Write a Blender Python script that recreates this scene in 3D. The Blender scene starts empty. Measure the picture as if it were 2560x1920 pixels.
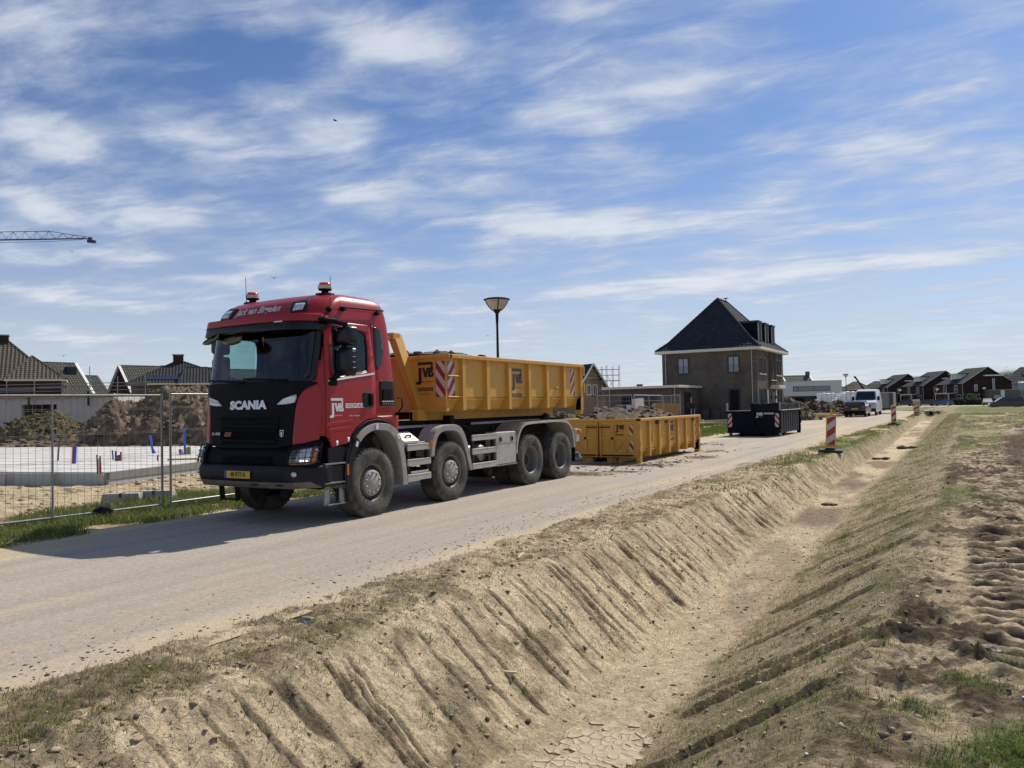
import bpy, bmesh, math, random
import numpy as np
from mathutils import Vector, Matrix, Euler
from mathutils.geometry import tessellate_polygon
R = math.radians
PI = math.pi
random.seed(7)
scene = bpy.context.scene
COL = scene.collection

# ------------------------------------------------------------------ camera
YAW, PITCH, ROLL = R(31.0), math.atan(54 / 1915), R(1.2)
CAM_H = 1.68
fwd = Vector((-math.sin(YAW) * math.cos(PITCH), math.cos(YAW) * math.cos(PITCH), math.sin(PITCH)))
rgt = Vector((math.cos(YAW), math.sin(YAW), 0))
upv = rgt.cross(fwd)
cx_ = rgt * math.cos(ROLL) - upv * math.sin(ROLL)
cy_ = rgt * math.sin(ROLL) + upv * math.cos(ROLL)
cam_d = bpy.data.cameras.new('camera')
cam = bpy.data.objects.new('camera', cam_d)
COL.objects.link(cam)
m = Matrix.Identity(4)
for i in range(3):
    m[i][0], m[i][1], m[i][2] = cx_[i], cy_[i], -fwd[i]
m.translation = (0, 0, CAM_H)
cam.matrix_world = m
cam_d.sensor_fit = 'HORIZONTAL'
cam_d.sensor_width = 36
cam_d.lens = 36 * 1915 / 2560
cam_d.clip_start = 0.05
cam_d.clip_end = 3000
scene.camera = cam

# ------------------------------------------------------------------ sun, sky, exposure
SUN_AZ, SUN_EL = R(11.0), R(47.5)          # azimuth measured from +Y towards +X
sd = Vector((math.sin(SUN_AZ) * math.cos(SUN_EL), math.cos(SUN_AZ) * math.cos(SUN_EL), math.sin(SUN_EL)))
sun_l = bpy.data.lights.new('sun', 'SUN')
sun_l.energy = 5.0
sun_l.angle = R(0.53)
sun_l.color = (1.0, 0.935, 0.82)
sun = bpy.data.objects.new('sun', sun_l)
sun.rotation_euler = sd.to_track_quat('Z', 'Y').to_euler()
sun.location = (20, 60, 60)
COL.objects.link(sun)
vs = scene.view_settings
vs.view_transform = 'Standard'
vs.look = 'None'
vs.gamma = 1.0
vs.use_curve_mapping = False
vs.exposure = 0.0

world = bpy.data.worlds.new('World')
scene.world = world
world.use_nodes = True


class NT:
    """small helper for writing node trees"""
    def __init__(s, tree):
        s.t = tree; s.n = tree.nodes; s.l = tree.links
        s.n.clear()
    def new(s, typ, **kw):
        n = s.n.new(typ)
        for k, v in kw.items():
            if k == 'inp':
                for kk, vv in v.items():
                    if hasattr(vv, 'is_output'):
                        s.l.new(vv, n.inputs[kk])
                    else:
                        n.inputs[kk].default_value = vv
            else:
                setattr(n, k, v)
        return n
    def math(s, op, a, b=None, c=None, clamp=False):
        n = s.n.new('ShaderNodeMath'); n.operation = op; n.use_clamp = clamp
        for i, v in enumerate((a, b, c)):
            if v is None: continue
            if hasattr(v, 'is_output'): s.l.new(v, n.inputs[i])
            else: n.inputs[i].default_value = v
        return n.outputs[0]
    def mix(s, f, a, b, typ='MIX'):
        n = s.n.new('ShaderNodeMix'); n.data_type = 'RGBA'; n.blend_type = typ
        for i, v in ((0, f), (6, a), (7, b)):
            if hasattr(v, 'is_output'): s.l.new(v, n.inputs[i])
            elif i == 0: n.inputs[0].default_value = v
            else: n.inputs[i].default_value = (*v[:3], 1)
        return n.outputs[2]
    def ramp(s, fac, lo, hi, smooth=True):
        n = s.n.new('ShaderNodeMapRange')
        n.interpolation_type = 'SMOOTHSTEP' if smooth else 'LINEAR'
        n.inputs[1].default_value = lo; n.inputs[2].default_value = hi
        s.l.new(fac, n.inputs[0])
        return n.outputs[0]
    def noise(s, vec, scale, detail=4, rough=.5, dist=0.0, dim='3D'):
        n = s.n.new('ShaderNodeTexNoise'); n.noise_dimensions = dim
        n.inputs['Scale'].default_value = scale; n.inputs['Detail'].default_value = detail
        n.inputs['Roughness'].default_value = rough; n.inputs['Distortion'].default_value = dist
        if vec is not None: s.l.new(vec, n.inputs['Vector'])
        return n.outputs[0]
    def mapping(s, vec, loc=(0, 0, 0), rot=(0, 0, 0), scale=(1, 1, 1)):
        n = s.n.new('ShaderNodeMapping')
        n.inputs[1].default_value = loc; n.inputs[2].default_value = rot; n.inputs[3].default_value = scale
        s.l.new(vec, n.inputs[0])
        return n.outputs[0]


def build_sky():
    k = NT(world.node_tree)
    out = k.new('ShaderNodeOutputWorld')
    bg = k.new('ShaderNodeBackground', inp={'Strength': 0.076})
    k.l.new(bg.outputs[0], out.inputs[0])
    sky = k.new('ShaderNodeTexSky', sky_type='NISHITA', sun_disc=False, sun_elevation=SUN_EL, sun_rotation=SUN_AZ,
                altitude=0, air_density=1.0, dust_density=0.7, ozone_density=2.0)
    tc = k.new('ShaderNodeTexCoord')
    d = tc.outputs['Generated']
    sep = k.new('ShaderNodeSeparateXYZ'); k.l.new(d, sep.inputs[0])
    z = k.math('MAXIMUM', sep.outputs[2], 0.0)
    # clouds lie on a plane far above: direction divided by its height
    inv = k.math('DIVIDE', 1.0, k.math('ADD', z, 0.075))
    pl = k.new('ShaderNodeVectorMath', operation='SCALE'); k.l.new(d, pl.inputs[0]); k.l.new(inv, pl.inputs['Scale'])
    p = pl.outputs[0]
    # axes along and across the wind streaks
    ps = k.mapping(p, rot=(0, 0, R(-22)), scale=(0.66, 1.0, 0.0))
    warp = k.noise(ps, 1.6, 3, .55)
    wv = k.new('ShaderNodeCombineXYZ'); k.l.new(k.math('MULTIPLY', warp, .22), wv.inputs[0]); k.l.new(k.math('MULTIPLY', warp, .38), wv.inputs[1])
    pw = k.new('ShaderNodeVectorMath', operation='ADD'); k.l.new(ps, pw.inputs[0]); k.l.new(wv.outputs[0], pw.inputs[1])
    big = k.noise(k.mapping(p, loc=(3.1, 1.7, 0), rot=(0, 0, R(-25)), scale=(.28, .5, 0)), 1.0, 2, .5)
    mid = k.noise(pw.outputs[0], 2.6, 9, .60)
    fine = k.noise(k.mapping(pw.outputs[0], rot=(0, 0, R(-12)), scale=(.8, 1.7, 0)), 5.0, 7, .62)
    c = k.math('ADD', k.math('MULTIPLY', mid, .78), k.math('ADD', k.math('MULTIPLY', fine, .26), k.math('MULTIPLY', big, .26)))
    # real cloud groups: where they stand on the sky (direction, size, amount)
    def blob(px, py, r, amt, prev, sx=1.0, rot=0.0):
        mp = k.new('ShaderNodeMapping'); mp.vector_type = 'TEXTURE'
        mp.inputs[1].default_value = (px, py, 0); mp.inputs[2].default_value = (0, 0, rot); mp.inputs[3].default_value = (r * sx, r, 1)
        k.l.new(p, mp.inputs[0])
        ln = k.new('ShaderNodeVectorMath', operation='LENGTH')
        fl = k.new('ShaderNodeVectorMath', operation='MULTIPLY'); fl.inputs[1].default_value = (1, 1, 0)
        k.l.new(mp.outputs[0], fl.inputs[0]); k.l.new(fl.outputs[0], ln.inputs[0])
        f = k.ramp(ln.outputs['Value'], 1.0, 0.0)
        return k.math('ADD', prev, k.math('MULTIPLY', f, amt))
    for b in SKY_BLOBS:
        c = blob(b[0], b[1], b[2], b[3], c, *(b[4:]))
    cov = k.ramp(c, .53, .84)
    hz = k.math('POWER', k.math('SUBTRACT', 1.0, z, clamp=True), 6.5)
    haze = k.math('MULTIPLY', hz, .85)
    skyc = k.mix(1.0, sky.outputs[0], SKY_TINT, 'MULTIPLY')
    hazed = k.mix(haze, skyc, HAZE_COL)
    edge = k.mix(k.ramp(c, .62, .98), CLOUD_A, CLOUD_B)
    fin = k.mix(k.math('MULTIPLY', cov, .86), hazed, edge)
    k.l.new(fin, bg.inputs[0])


SKY_TINT = (0.64, 0.88, 1.24)
HAZE_COL = (10.6, 11.0, 11.5)
CLOUD_A = (6.6, 7.6, 9.4)
CLOUD_B = (10.6, 10.9, 11.6)
SKY_BLOBS = [(-2.282, 1.226, 0.303, 0.2, 0.795, 0.681), (-1.962, 1.396, 0.251, 0.12, 1.059, 0.456), (-1.602, 1.705, 0.265, 0.17, 0.78, 0.971), (-1.107, 1.365, 0.172, 0.22, 1.237, 0.92), (-0.708, 1.494, 0.081, 0.1, 2.392, 0.852), (-2.857, 1.438, 0.301, 0.22, 0.648, 0.721), (-3.541, 1.782, 0.311, 0.16, 0.703, 0.771), (-2.679, 1.803, 0.253, 0.15, 1.039, 0.438), (-3.247, 2.114, 0.284, 0.14, 0.831, 0.744), (-2.392, 2.116, 0.247, 0.12, 0.946, 0.407), (-2.917, 2.52, 0.259, 0.12, 0.988, 0.711), (-1.912, 2.079, 0.17, 0.1, 1.07, 0.643), (-1.491, 2.266, 0.18, 0.1, 1.03, 0.367), (-1.407, 2.916, 0.382, 0.17, 2.184, 0.244), (-0.22, 2.591, 0.162, 0.13, 1.542, -0.236), (-0.933, 2.288, 0.152, 0.07, 1.938, 0.344), (-1.063, 4.212, 0.499, 0.22, 3.154, 0.15), (-0.078, 4.315, 0.389, 0.16, 1.339, -0.189), (-0.91, 2.059, 0.127, 0.08, 1.385, 0.366), (-0.599, 1.956, 0.089, 0.07, 2.63, 0.172), (-0.477, 2.045, 0.063, 0.06, 1.732, 0.542), (-0.155, 1.916, 0.211, -0.14, 1.885, 0.526), (-1.411, 1.227, 0.228, -0.09, 1.026, 0.619), (-1.96, 1.815, 0.127, -0.06, 1.318, 0.651), (-0.866, 2.791, 0.129, -0.05, 2.849, 0.289), (-2.064, 3.43, 0.239, -0.08, 3.155, 0.277), (-1.752, 1.084, 0.134, -0.04, 1.591, 0.644), (-4.093, 2.552, 0.626, 0.2, 1.251, 0.803), (-5.386, 2.983, 0.795, 0.18, 1.069, 0.904), (-3.277, 2.708, 0.312, 0.1, 1.187, 0.735), (-2.956, 3.784, 0.48, 0.1, 1.837, 0.434), (-0.563, 6.137, 0.522, 0.08, 1.741, 0.136), (-0.431, 2.282, 0.126, -0.06, 1.591, 0.325)]

# ------------------------------------------------------------------ materials
MATS = {}

def pm(name, col, rough=.6, metal=0.0, var=.12, vs_=6.0, bump=0.0, bs=40.0, coat=0.0, spec=.5, col2=None, f2=(.5, .7), s2=3.0, coords='Object'):
    """painted / plain material: base colour with uneven wear, an optional second colour in patches (dust, rust) and fine relief"""
    if name in MATS: return MATS[name]
    mt = bpy.data.materials.new(name); mt.use_nodes = True
    k = NT(mt.node_tree)
    out = k.new('ShaderNodeOutputMaterial')
    b = k.new('ShaderNodeBsdfPrincipled', inp={'Roughness': rough, 'Metallic': metal, 'Coat Weight': coat, 'Specular IOR Level': spec})
    b.inputs['Coat Roughness'].default_value = .08
    k.l.new(b.outputs[0], out.inputs[0])
    tc = k.new('ShaderNodeTexCoord'); v = tc.outputs[coords]
    n = k.noise(v, vs_, 5, .6)
    lo = tuple(c * (1 - var) for c in col); hi = tuple(min(1, c * (1 + var)) for c in col)
    c = k.mix(k.ramp(n, .3, .7, False), lo, hi)
    if col2 is not None:
        n2 = k.noise(v, s2, 6, .65)
        c = k.mix(k.ramp(n2, f2[0], f2[1]), c, col2)
        r2 = k.math('ADD', rough, k.math('MULTIPLY', k.ramp(n2, f2[0], f2[1]), .3 if rough < .6 else 0.0), clamp=True)
        k.l.new(r2, b.inputs['Roughness'])
    k.l.new(c, b.inputs['Base Color'])
    if bump:
        bn = k.new('ShaderNodeBump', inp={'Strength': bump, 'Distance': .02, 'Height': k.noise(v, bs, 5, .6)})
        k.l.new(bn.outputs[0], b.inputs['Normal'])
    MATS[name] = mt
    return mt


def glass(name, tint=(.6, .75, .78), rough=.0, mixf=.75):
    """thin window pane: tinted see-through sheet with mirror reflection"""
    if name in MATS: return MATS[name]
    mt = bpy.data.materials.new(name); mt.use_nodes = True
    k = NT(mt.node_tree)
    out = k.new('ShaderNodeOutputMaterial')
    tr = k.new('ShaderNodeBsdfTransparent', inp={'Color': (*tint, 1)})
    gl = k.new('ShaderNodeBsdfGlossy', inp={'Roughness': rough, 'Color': (.9, .95, 1, 1)})
    fr = k.new('ShaderNodeFresnel', inp={'IOR': 1.5})
    mx = k.new('ShaderNodeMixShader')
    k.l.new(fr.outputs[0], mx.inputs[0]); k.l.new(tr.outputs[0], mx.inputs[1]); k.l.new(gl.outputs[0], mx.inputs[2])
    k.l.new(mx.outputs[0], out.inputs[0])
    MATS[name] = mt
    return mt


def lampmat(name, col, strength):
    mt = bpy.data.materials.new(name); mt.use_nodes = True
    k = NT(mt.node_tree)
    out = k.new('ShaderNodeOutputMaterial')
    b = k.new('ShaderNodeBsdfPrincipled', inp={'Base Color': (*col, 1), 'Roughness': .2, 'Emission Strength': strength})
    b.inputs['Emission Color'].default_value = (*col, 1)
    k.l.new(b.outputs[0], out.inputs[0])
    return mt


# ------------------------------------------------------------------ mesh building
class MB:
    def __init__(s): s.v = []; s.f = []; s.mi = []; s.sm = []; s.cur = 0
    def _add(s, vs_, fs, smooth=False):
        o = len(s.v); s.v += [tuple(p) for p in vs_]
        for f in fs:
            s.f.append(tuple(o + i for i in f)); s.mi.append(s.cur); s.sm.append(smooth)
        return s
    def mat(s, i): s.cur = i; return s
    def box(s, x0, x1, y0, y1, z0, z1, M=None):
        vs_ = [Vector(p) for p in ((x0, y0, z0), (x1, y0, z0), (x1, y1, z0), (x0, y1, z0), (x0, y0, z1), (x1, y0, z1), (x1, y1, z1), (x0, y1, z1))]
        if M is not None: vs_ = [M @ p for p in vs_]
        return s._add(vs_, ((0, 3, 2, 1), (4, 5, 6, 7), (0, 1, 5, 4), (1, 2, 6, 5), (2, 3, 7, 6), (3, 0, 4, 7)))
    def cbox(s, c, d, rz=0, rx=0, ry=0):
        M = Matrix.Translation(c) @ Euler((rx, ry, rz)).to_matrix().to_4x4()
        return s.box(-d[0] / 2, d[0] / 2, -d[1] / 2, d[1] / 2, -d[2] / 2, d[2] / 2, M)
    def rbox(s, x0, x1, y0, y1, z0, z1, r=.02, M=None):
        """box with chamfered edges"""
        bm = bmesh.new(); bmesh.ops.create_cube(bm, size=1)
        for v in bm.verts:
            v.co = Vector((x0 + (v.co.x + .5) * (x1 - x0), y0 + (v.co.y + .5) * (y1 - y0), z0 + (v.co.z + .5) * (z1 - z0)))
        bmesh.ops.bevel(bm, geom=bm.edges[:], offset=r, segments=2, profile=.5, affect='EDGES')
        return s.frombm(bm, M)
    def frombm(s, bm, M=None, smooth=False):
        bm.verts.index_update()
        vs_ = [(M @ v.co) if M is not None else v.co.copy() for v in bm.verts]
        fs = [[v.index for v in f.verts] for f in bm.faces]
        bm.free()
        return s._add(vs_, fs, smooth)
    def bar(s, p0, p1, w, h=None, up=(0, 0, 1)):
        h = h or w
        p0, p1 = Vector(p0), Vector(p1); d = (p1 - p0).normalized(); up = Vector(up)
        if abs(d.dot(up)) > .98: up = Vector((1, 0, 0))
        a = d.cross(up).normalized() * (w / 2); b = a.cross(d).normalized() * (h / 2)
        q = []
        for p in (p0, p1): q += [p - a - b, p + a - b, p + a + b, p - a + b]
        return s._add(q, ((0, 1, 2, 3), (7, 6, 5, 4), (0, 4, 5, 1), (1, 5, 6, 2), (2, 6, 7, 3), (3, 7, 4, 0)))
    def tube(s, pts, r, n=8, cap=True, smooth=True):
        pts = [Vector(p) for p in pts]; rs = r if isinstance(r, (list, tuple)) else [r] * len(pts)
        rings = []; prev = None
        for i, p in enumerate(pts):
            d = (pts[min(i + 1, len(pts) - 1)] - pts[max(i - 1, 0)]).normalized()
            if prev is None:
                a = d.cross(Vector((0, 0, 1)) if abs(d.z) < .95 else Vector((1, 0, 0))).normalized()
            else:
                a = (prev - d * prev.dot(d)).normalized()
            prev = a; b = d.cross(a)
            rings.append([p + (a * math.cos(2 * PI * k / n) + b * math.sin(2 * PI * k / n)) * rs[i] for k in range(n)])
        vs_ = [v for rg in rings for v in rg]; fs = []
        for i in range(len(pts) - 1):
            for k in range(n):
                fs.append((i * n + k, i * n + (k + 1) % n, (i + 1) * n + (k + 1) % n, (i + 1) * n + k))
        s._add(vs_, fs, smooth)
        if cap:
            s._add(rings[0], (tuple(range(n - 1, -1, -1)),)); s._add(rings[-1], (tuple(range(n)),))
        return s
    def lathe(s, prof, n=32, axis='Z', c=(0, 0, 0), smooth=True, a0=0, a1=2 * PI):
        """prof: (radius, height) pairs turned about an axis"""
        vs_ = []; full = abs(a1 - a0 - 2 * PI) < 1e-6; m_ = n if full else n + 1
        for r_, h in prof:
            for k in range(m_):
                a = a0 + (a1 - a0) * k / n; x, y = r_ * math.cos(a), r_ * math.sin(a)
                p = {'Z': (x, y, h), 'X': (h, x, y), 'Y': (y, h, x)}[axis]
                vs_.append((p[0] + c[0], p[1] + c[1], p[2] + c[2]))
        fs = []
        for i in range(len(prof) - 1):
            for k in range(n):
                k2 = (k + 1) % m_
                fs.append((i * m_ + k, i * m_ + k2, (i + 1) * m_ + k2, (i + 1) * m_ + k))
        return s._add(vs_, fs, smooth)
    def prism(s, poly, h0, h1, axis='X'):
        """polygon (a, b) swept along an axis: X -> (y,z), Y -> (x,z), Z -> (x,y)"""
        def P(a, b, h): return {'X': (h, a, b), 'Y': (a, h, b), 'Z': (a, b, h)}[axis]
        n = len(poly)
        vs_ = [P(a, b, h0) for a, b in poly] + [P(a, b, h1) for a, b in poly]
        s._add(vs_, [(i, (i + 1) % n, n + (i + 1) % n, n + i) for i in range(n)])
        tris = tessellate_polygon([[Vector((a, b, 0)) for a, b in poly]])
        s._add(vs_[:n], [t for t in tris]); s._add(vs_[n:], [t for t in tris])
        return s
    def poly(s, pts): return s._add(pts, (tuple(range(len(pts))),))
    def arch(s, outer, inner, x0, x1):
        """wheel arch: strip between two (y,z) lines, with depth along x"""
        n = len(outer)
        vs_ = []
        for x in (x1, x0):
            vs_ += [(x, a, b) for a, b in outer] + [(x, a, b) for a, b in inner]
        fs = []
        for i in range(n - 1):
            fs += [(i, i + 1, n + i + 1, n + i), (2 * n + i, 2 * n + i + 1, 3 * n + i + 1, 3 * n + i),
                   (i, i + 1, 2 * n + i + 1, 2 * n + i), (n + i, n + i + 1, 3 * n + i + 1, 3 * n + i)]
        fs += [(0, n, 3 * n, 2 * n), (n - 1, 2 * n - 1, 4 * n - 1, 3 * n - 1)]
        return s._add(vs_, fs)
    def blob(s, c, r, seed=0, sub=1, sq=(1, 1, 1), rough=.35):
        rnd = random.Random(seed); bm = bmesh.new(); bmesh.ops.create_icosphere(bm, subdivisions=sub, radius=1)
        for v in bm.verts:
            q = 1 + rnd.uniform(-rough, rough)
            v.co = Vector((v.co.x * r * sq[0] * q + c[0], v.co.y * r * sq[1] * q + c[1], v.co.z * r * sq[2] * q + c[2]))
        return s.frombm(bm)
    def mesh(s, name, mats, bevel=None):
        me = bpy.data.meshes.new(name); me.from_pydata(s.v, [], s.f)
        for mt in (mats if isinstance(mats, (list, tuple)) else [mats]): me.materials.append(mt)
        if len(s.f):
            me.polygons.foreach_set('material_index', np.array(s.mi, dtype=np.int32)[:len(me.polygons)])
            me.polygons.foreach_set('use_smooth', np.array(s.sm, dtype=bool)[:len(me.polygons)])
        me.update()
        return me
    def build(s, name, mats, parent=None, loc=(0, 0, 0), rz=0.0, bevel=0.0, fixn=True, seg=2, label=None):
        me = s.mesh(name, mats)
        if fixn:
            bm = bmesh.new(); bm.from_mesh(me); bmesh.ops.recalc_face_normals(bm, faces=bm.faces[:]); bm.to_mesh(me); bm.free()
        o = bpy.data.objects.new(name, me); COL.objects.link(o)
        o.location = loc; o.rotation_euler = (0, 0, rz)
        if parent is not None: o.parent = parent
        if bevel:
            bv = o.modifiers.new('bevel', 'BEVEL'); bv.width = bevel; bv.segments = seg; bv.limit_method = 'ANGLE'; bv.angle_limit = R(32)
            bv.harden_normals = False
        if label: o['label'] = label
        return o


def shade(o, ang=35):
    me = o.data
    me.polygons.foreach_set('use_smooth', np.ones(len(me.polygons), dtype=bool))
    bm = bmesh.new(); bm.from_mesh(me)
    for e in bm.edges:
        if len(e.link_faces) == 2 and e.calc_face_angle(0) > R(ang): e.smooth = False
    bm.to_mesh(me); bm.free()
    return o


def thing(name, label, cat, loc=(0, 0, 0), rz=0.0, group=None):
    o = bpy.data.objects.new(name, None); COL.objects.link(o)
    o.empty_display_size = .2
    o.location = loc; o.rotation_euler = (0, 0, rz); o['label'] = label; o['category'] = cat
    if group: o['group'] = group
    return o


def tag(o, label=None, cat=None, group=None, kind=None):
    for k_, v_ in (('label', label), ('category', cat), ('group', group), ('kind', kind)):
        if v_: o[k_] = v_
    return o


def child(me, name, parent, loc=(0, 0, 0), rot=(0, 0, 0), sc=(1, 1, 1)):
    o = bpy.data.objects.new(name, me); COL.objects.link(o); o.parent = parent
    o.location = loc; o.rotation_euler = rot; o.scale = sc
    return o


def dup(root, loc=None, rz=None, label=None, group=None):
    def rec(o, par):
        c = o.copy(); COL.objects.link(c)
        if par is not None: c.parent = par
        for ch in o.children: rec(ch, c)
        return c
    r_ = rec(root, None)
    if loc is not None: r_.location = loc
    if rz is not None: r_.rotation_euler = (0, 0, rz)
    if label: r_['label'] = label
    if group: r_['group'] = group
    return r_


# ------------------------------------------------------------------ patches laid on a curved surface
def patch_mb(mb, outer, mapf, off=.006, thick=.01, holes=(), ds=.06, back=True):
    """flat outline (s, t) with holes, cut into strips and laid on the surface mapf(s, t, offset)"""
    loops = [[Vector((a, b, 0)) for a, b in lp] for lp in (outer, *holes)]
    tris = tessellate_polygon(loops)
    vs_ = [p for lp in loops for p in lp]
    bm = bmesh.new(); bv = [bm.verts.new(p) for p in vs_]
    for t in tris:
        try: bm.faces.new([bv[i] for i in t])
        except ValueError: pass
    s0, s1 = min(p.x for p in vs_), max(p.x for p in vs_); t0, t1 = min(p.y for p in vs_), max(p.y for p in vs_)
    for lo, hi, no in ((s0, s1, (1, 0, 0)), (t0, t1, (0, 1, 0))):
        n = int((hi - lo) / ds)
        for i in range(1, n + 1):
            q = lo + (hi - lo) * i / (n + 1)
            co = (q, 0, 0) if no[0] else (0, q, 0)
            bmesh.ops.bisect_plane(bm, geom=bm.verts[:] + bm.edges[:] + bm.faces[:], plane_co=co, plane_no=no, dist=1e-5)
    bmesh.ops.dissolve_degenerate(bm, dist=1e-5, edges=bm.edges[:])
    bnd = [e for e in bm.edges if len(e.link_faces) == 1]
    bm.verts.index_update(); st = [(v.co.x, v.co.y) for v in bm.verts]; n = len(st)
    top = [mapf(a, b, off) for a, b in st]; bot = [mapf(a, b, off - thick) for a, b in st]
    fs = [[v.index for v in f.verts] for f in bm.faces]
    mb._add(top + bot, fs + [[n + i for i in reversed(f)] for f in fs] if back else fs, True)
    o = len(mb.v) - 2 * n
    for e in bnd:
        a, b = e.verts[0].index, e.verts[1].index
        mb.f.append((o + a, o + b, o + n + b, o + n + a)); mb.mi.append(mb.cur); mb.sm.append(False)
    bm.free()
    return mb


_fc = {}
def text_tris(txt, size=1.0, bold=0.0, shear=0.0, sx=1.0, sp=1.0):
    """outline of a word as (points, triangles), centred on 0, baseline at 0"""
    key = (txt, size, bold, shear, sx, sp)
    if key in _fc: return _fc[key]
    cu = bpy.data.curves.new('t', 'FONT'); cu.body = txt; cu.size = size; cu.offset = bold; cu.shear = shear; cu.resolution_u = 3
    cu.align_x = 'CENTER'; cu.space_character = sp
    ob = bpy.data.objects.new('t', cu); COL.objects.link(ob)
    dg = bpy.context.evaluated_depsgraph_get(); me = bpy.data.meshes.new_from_object(ob.evaluated_get(dg))
    pts = [(v.co.x * sx, v.co.y) for v in me.vertices]; fs = [tuple(p.vertices) for p in me.polygons]
    bpy.data.objects.remove(ob); bpy.data.curves.remove(cu); bpy.data.meshes.remove(me)
    _fc[key] = (pts, fs)
    return pts, fs


def text_mb(mb, txt, mapf, c, size, off=.012, **kw):
    pts, fs = text_tris(txt, size, **kw)
    return mb._add([mapf(a + c[0], b + c[1], off) for a, b in pts], fs)


def plane_map(o, u, v):
    o, u, v = Vector(o), Vector(u), Vector(v); n = u.cross(v)
    return lambda a, b, off=0.0: o + u * a + v * b + n * off


def strokes(mb, polys, mapf, c, sc, off):
    for pl in polys:
        t = tessellate_polygon([[Vector((a, b, 0)) for a, b in pl]])
        mb._add([mapf(c[0] + a * sc, c[1] + b * sc, off) for a, b in pl], [tuple(q) for q in t])
    return mb


def rect(x0, x1, y0, y1): return [(x0, y0), (x1, y0), (x1, y1), (x0, y1)]

# company mark: j v B under one bar, five pictogram tiles below (unit: overall width 1)
LOGO = [rect(.10, .97, .93, 1.07), [(.97, .93), (1.03, .97), (1.03, 1.02), (.97, 1.07)], rect(.16, .33, .16, .80), [(0, 0), (.26, 0), (.33, .07), (.33, .16), (.16, .16), (0, .12)],
        [(.36, .80), (.52, .80), (.58, .56), (.64, .80), (.76, .80), (.65, .34), (.51, .34)],
        rect(.72, .88, .34, .80), [(.88, .34), (1.0, .34), (1.06, .40), (1.06, .46), (.88, .46)], rect(.88, 1.0, .54, .64), rect(.95, 1.06, .46, .54), rect(.90, 1.02, .64, .93), rect(.88, .95, .72, .80)]
def logo(mb, mapf, c, sc, off=.004, icons='below', wide=1.0, lines=True):
    strokes(mb, LOGO, mapf, c, sc, off)
    for i in range(5):
        if icons == 'below': x, y, q = c[0] + sc * (.02 + i * .205), c[1] - sc * .32, sc * .165
        else: x, y, q = c[0] + sc * (1.22 + i * .31), c[1] + sc * .52, sc * .26
        e = q * .2
        # each tile is a dark square with a light pictogram left open
        strokes(mb, [rect(x, x + q, y, y + e), rect(x, x + q, y + q - e, y + q), rect(x, x + e * 1.4, y + e, y + q - e), rect(x + q - e, x + q, y + e, y + q - e),
                     [rect(x + e * 2, x + e * 3, y + e, y + q - e), rect(x + e * 1.4, x + q - e, y + e * 2, y + e * 3), rect(x + e * 2.4, x + q - e, y + e, y + e * 2.2),
                      rect(x + e * 1.4, x + e * 2.6, y + e * 2.4, y + q - e), rect(x + e * 2, x + q - e * 1.6, y + e * 2.2, y + e * 3.4)][i]], mapf, (0, 0), 1, off)
    if lines:
        text_mb(mb, 'Jack van Birgelen', mapf, (c[0] + sc * .68, c[1] + sc * .10), sc * .105, off, sx=.8)
    return mb


def smooth_line(p, n=3):
    """round an open line (Catmull-Rom)"""
    o = []
    for i in range(len(p) - 1):
        a, b, c, d = p[max(0, i - 1)], p[i], p[i + 1], p[min(len(p) - 1, i + 2)]
        for k_ in range(n):
            t = k_ / n
            o.append(tuple(.5 * (2 * b[j] + (c[j] - a[j]) * t + (2 * a[j] - 5 * b[j] + 4 * c[j] - d[j]) * t * t + (3 * b[j] - a[j] - 3 * c[j] + d[j]) * t ** 3) for j in (0, 1)))
    return o + [p[-1]]


# ------------------------------------------------------------------ numpy noise for ground and heaps
_rs = np.random.RandomState(11)
_LAT = _rs.rand(256, 256).astype(np.float32)
def vnoise(x, y, seed=0):
    x = np.asarray(x, np.float32) + seed * 17.37; y = np.asarray(y, np.float32) + seed * 9.71
    xi = np.floor(x).astype(np.int32); yi = np.floor(y).astype(np.int32); fx = x - xi; fy = y - yi
    fx = fx * fx * (3 - 2 * fx); fy = fy * fy * (3 - 2 * fy)
    x0, x1, y0, y1 = xi & 255, (xi + 1) & 255, yi & 255, (yi + 1) & 255
    return (_LAT[x0, y0] * (1 - fx) + _LAT[x1, y0] * fx) * (1 - fy) + (_LAT[x0, y1] * (1 - fx) + _LAT[x1, y1] * fx) * fy - .5
def fbm(x, y, seed=0, oct=4, gain=.5):
    s_, a = 0, 1.0
    for i in range(oct):
        s_ = s_ + a * vnoise(x * 2 ** i, y * 2 ** i, seed + i * 3); a *= gain
    return s_
def sst(x, a, b):
    t = np.clip((x - a) / (b - a), 0, 1); return t * t * (3 - 2 * t)


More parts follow.
